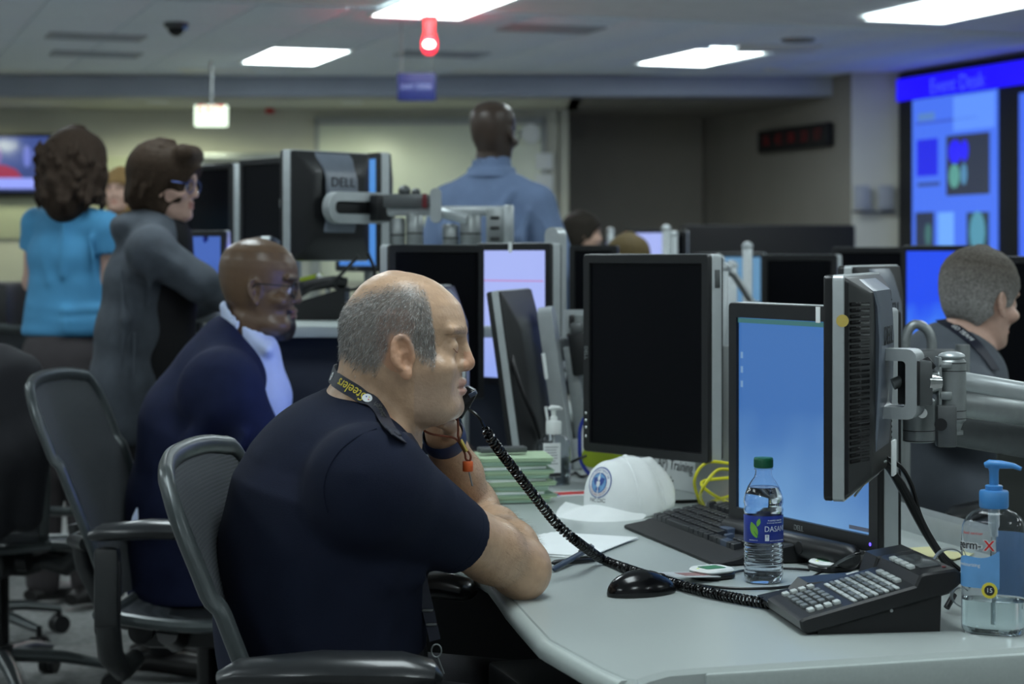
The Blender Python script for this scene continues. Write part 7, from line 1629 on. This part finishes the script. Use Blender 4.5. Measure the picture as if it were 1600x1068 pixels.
# ---- card readers and their leads
for k, (px, py, rz, lb) in enumerate(((1112, 902, 30, 'white and green card reader beside the mouse and coiled cord'), (1298, 890, 25, 'white and green card reader behind the telephone'))):
    c_ = desk(px, py); t = thing('card_reader', lb, 'card reader', (c_.x, c_.y, Z), R(rz)); MB().prism(rrect(.066, .062, .022, 6), .0, .009, None, .002).build('base', 'black', t, 40); MB().prism(rrect(.064, .060, .021, 6), .009, .0155, None, .003).build('shell', 'white', t, 40)
    MB().prism(rrect(.036, .030, .004, 3), .0155, .0160).build('green_print', mat('print_green_%d' % k, C(60, 128, 92), .5, noise=(60, .3)), t); MB().ball((-.026, .0, .0150), (.003, .003, .0015), 10, 6).build('indicator', glow('lime_led_%d' % k, C(200, 230, 120), None, .9), t)
c_ = desk(1075, 908); o = tag(MB().box((0, 0, 0), (.085, .054, .0012)).build('identity_card', mat('card_plastic', C(206, 210, 214), .3, noise=(40, .1))), 'pale plastic identity card tucked in the reader beside the mouse', 'card'); o.location = (c_.x, c_.y, Z + .010); o.rotation_euler = (0, R(4), R(30)); MB().box((.01, 0, .0008), (.05, .03, .0005)).build('card_photo', mat('card_print', C(150, 110, 110), .5, noise=(90, .3)), o)
D_ = lambda *p: [desk(a, b, Z + .003) for a, b in p]
cable('cable', 'thin black lead from the card reader passing behind the water bottle', D_((1138, 897), (1160, 891), (1200, 887), (1240, 888), (1265, 890)), .0022)
cable('cable', 'black lead running from the mouse past the water bottle to the telephone', D_((1050, 913), (1080, 912), (1120, 917), (1180, 919), (1240, 914), (1290, 890)) + [at(1330, 868, 2.95), at(1365, 862, 2.96), at(1400, 866, 3.0)], .0024)
cable('cable', 'black lead looping behind the keyboard towards the blue monitor', D_((1255, 848), (1275, 850), (1290, 858), (1296, 872), (1310, 882)), .0026)
for k, pts in enumerate((((1095, 790), (1085, 750), (1105, 722), (1150, 725)), ((1150, 790), (1110, 770), (1098, 752), (1150, 745)), ((1150, 800), (1125, 795), (1110, 785), (1140, 775), (1160, 768)), ((1100, 790), (1095, 770), (1120, 735), (1150, 735)))):
    cable('cable', ('yellow network cable arching up behind the keyboard', 'yellow network cable curling lowest behind the keyboard', 'yellow network cable lying by the red leaflet', 'yellow network cable in the middle of the coil behind the keyboard')[k], [at(x, y, 3.86 - .05 * k) if y < 780 else desk(x, y, Z + .004) for x, y in pts], .0032, 'yellow', 24, 'yellow cables')
cable('cable', 'black cable lying across behind the white cap and keyboard', D_((1030, 783), (1070, 783), (1110, 780), (1150, 772)), .0035); cable('cable', 'black cable trailing between the small sanitiser bottle and the wipes tub', [at(892, 722, 4.3), at(905, 716, 4.3), at(915, 712, 4.35)] , .003); cable('cable', 'thin black cable curled on the desk by the small sanitiser bottle', D_((888, 742), (900, 738), (908, 744), (920, 741)), .003)
for k, pts in enumerate((((1372, 708), (1392, 735), (1415, 775), (1448, 835), (1478, 878), (1503, 905)), ((1368, 716), (1400, 742), (1428, 790), (1458, 850), (1488, 895), (1512, 915)), ((1385, 715), (1408, 730), (1425, 760), (1440, 810), (1470, 862), (1500, 890)))):
    cable('cable', ('thick black cable hanging from the ribbed monitor behind the telephone', 'second black cable hanging beside the thick one from the ribbed monitor', 'third black cable bowed outwards from the ribbed monitor')[k], [at(x, y, 2.93 + .06 * i / 5) for i, (x, y) in enumerate(pts)], .0055 - .001 * k)
cable('cable', 'thin grey cable under the ribbed monitor', [at(1335, 775, 2.86), at(1352, 752, 2.87), at(1366, 728, 2.88), at(1385, 720, 2.9)], .0018, 'alu')
t = thing('wrist_strap', 'grey flat strap looped round the black cables beside the large sanitiser bottle', 'strap', desk(1487, 930))
SO = desk(1487, 930); P_ = [at(x, y, 2.80) - SO for x, y in ((1458, 900), (1459, 878), (1470, 862), (1488, 858), (1502, 866), (1510, 885))]; MB().grid([[p + Vector((0, -.006, 0)), p + Vector((0, .006, 0))] for p in spline(P_, 24)], .0018).build('band', 'alu', t)
P_ = [at(x, y, 2.78) - SO for x, y in ((1505, 948), (1492, 940), (1488, 928), (1496, 918), (1508, 922))]; MB().grid([[p + Vector((0, -.006, 0)), p + Vector((0, .006, 0))] for p in spline(P_, 20)], .0018).build('band_end', 'alu', t); MB().cyl(at(1479, 949, 2.79) - SO, at(1491, 928, 2.80) - SO, .0045, seg=14).build('plug', 'black', t)
cable('cable', 'short black cord behind the telephone towards the strap', [at(1462, 900, 2.72), at(1475, 908, 2.74), at(1490, 916, 2.77)], .0025); cable('cable', 'black line cord curving down at the back of the telephone', [at(1455, 925, 2.68), at(1457, 945, 2.70), at(1450, 955, 2.71)], .0025)
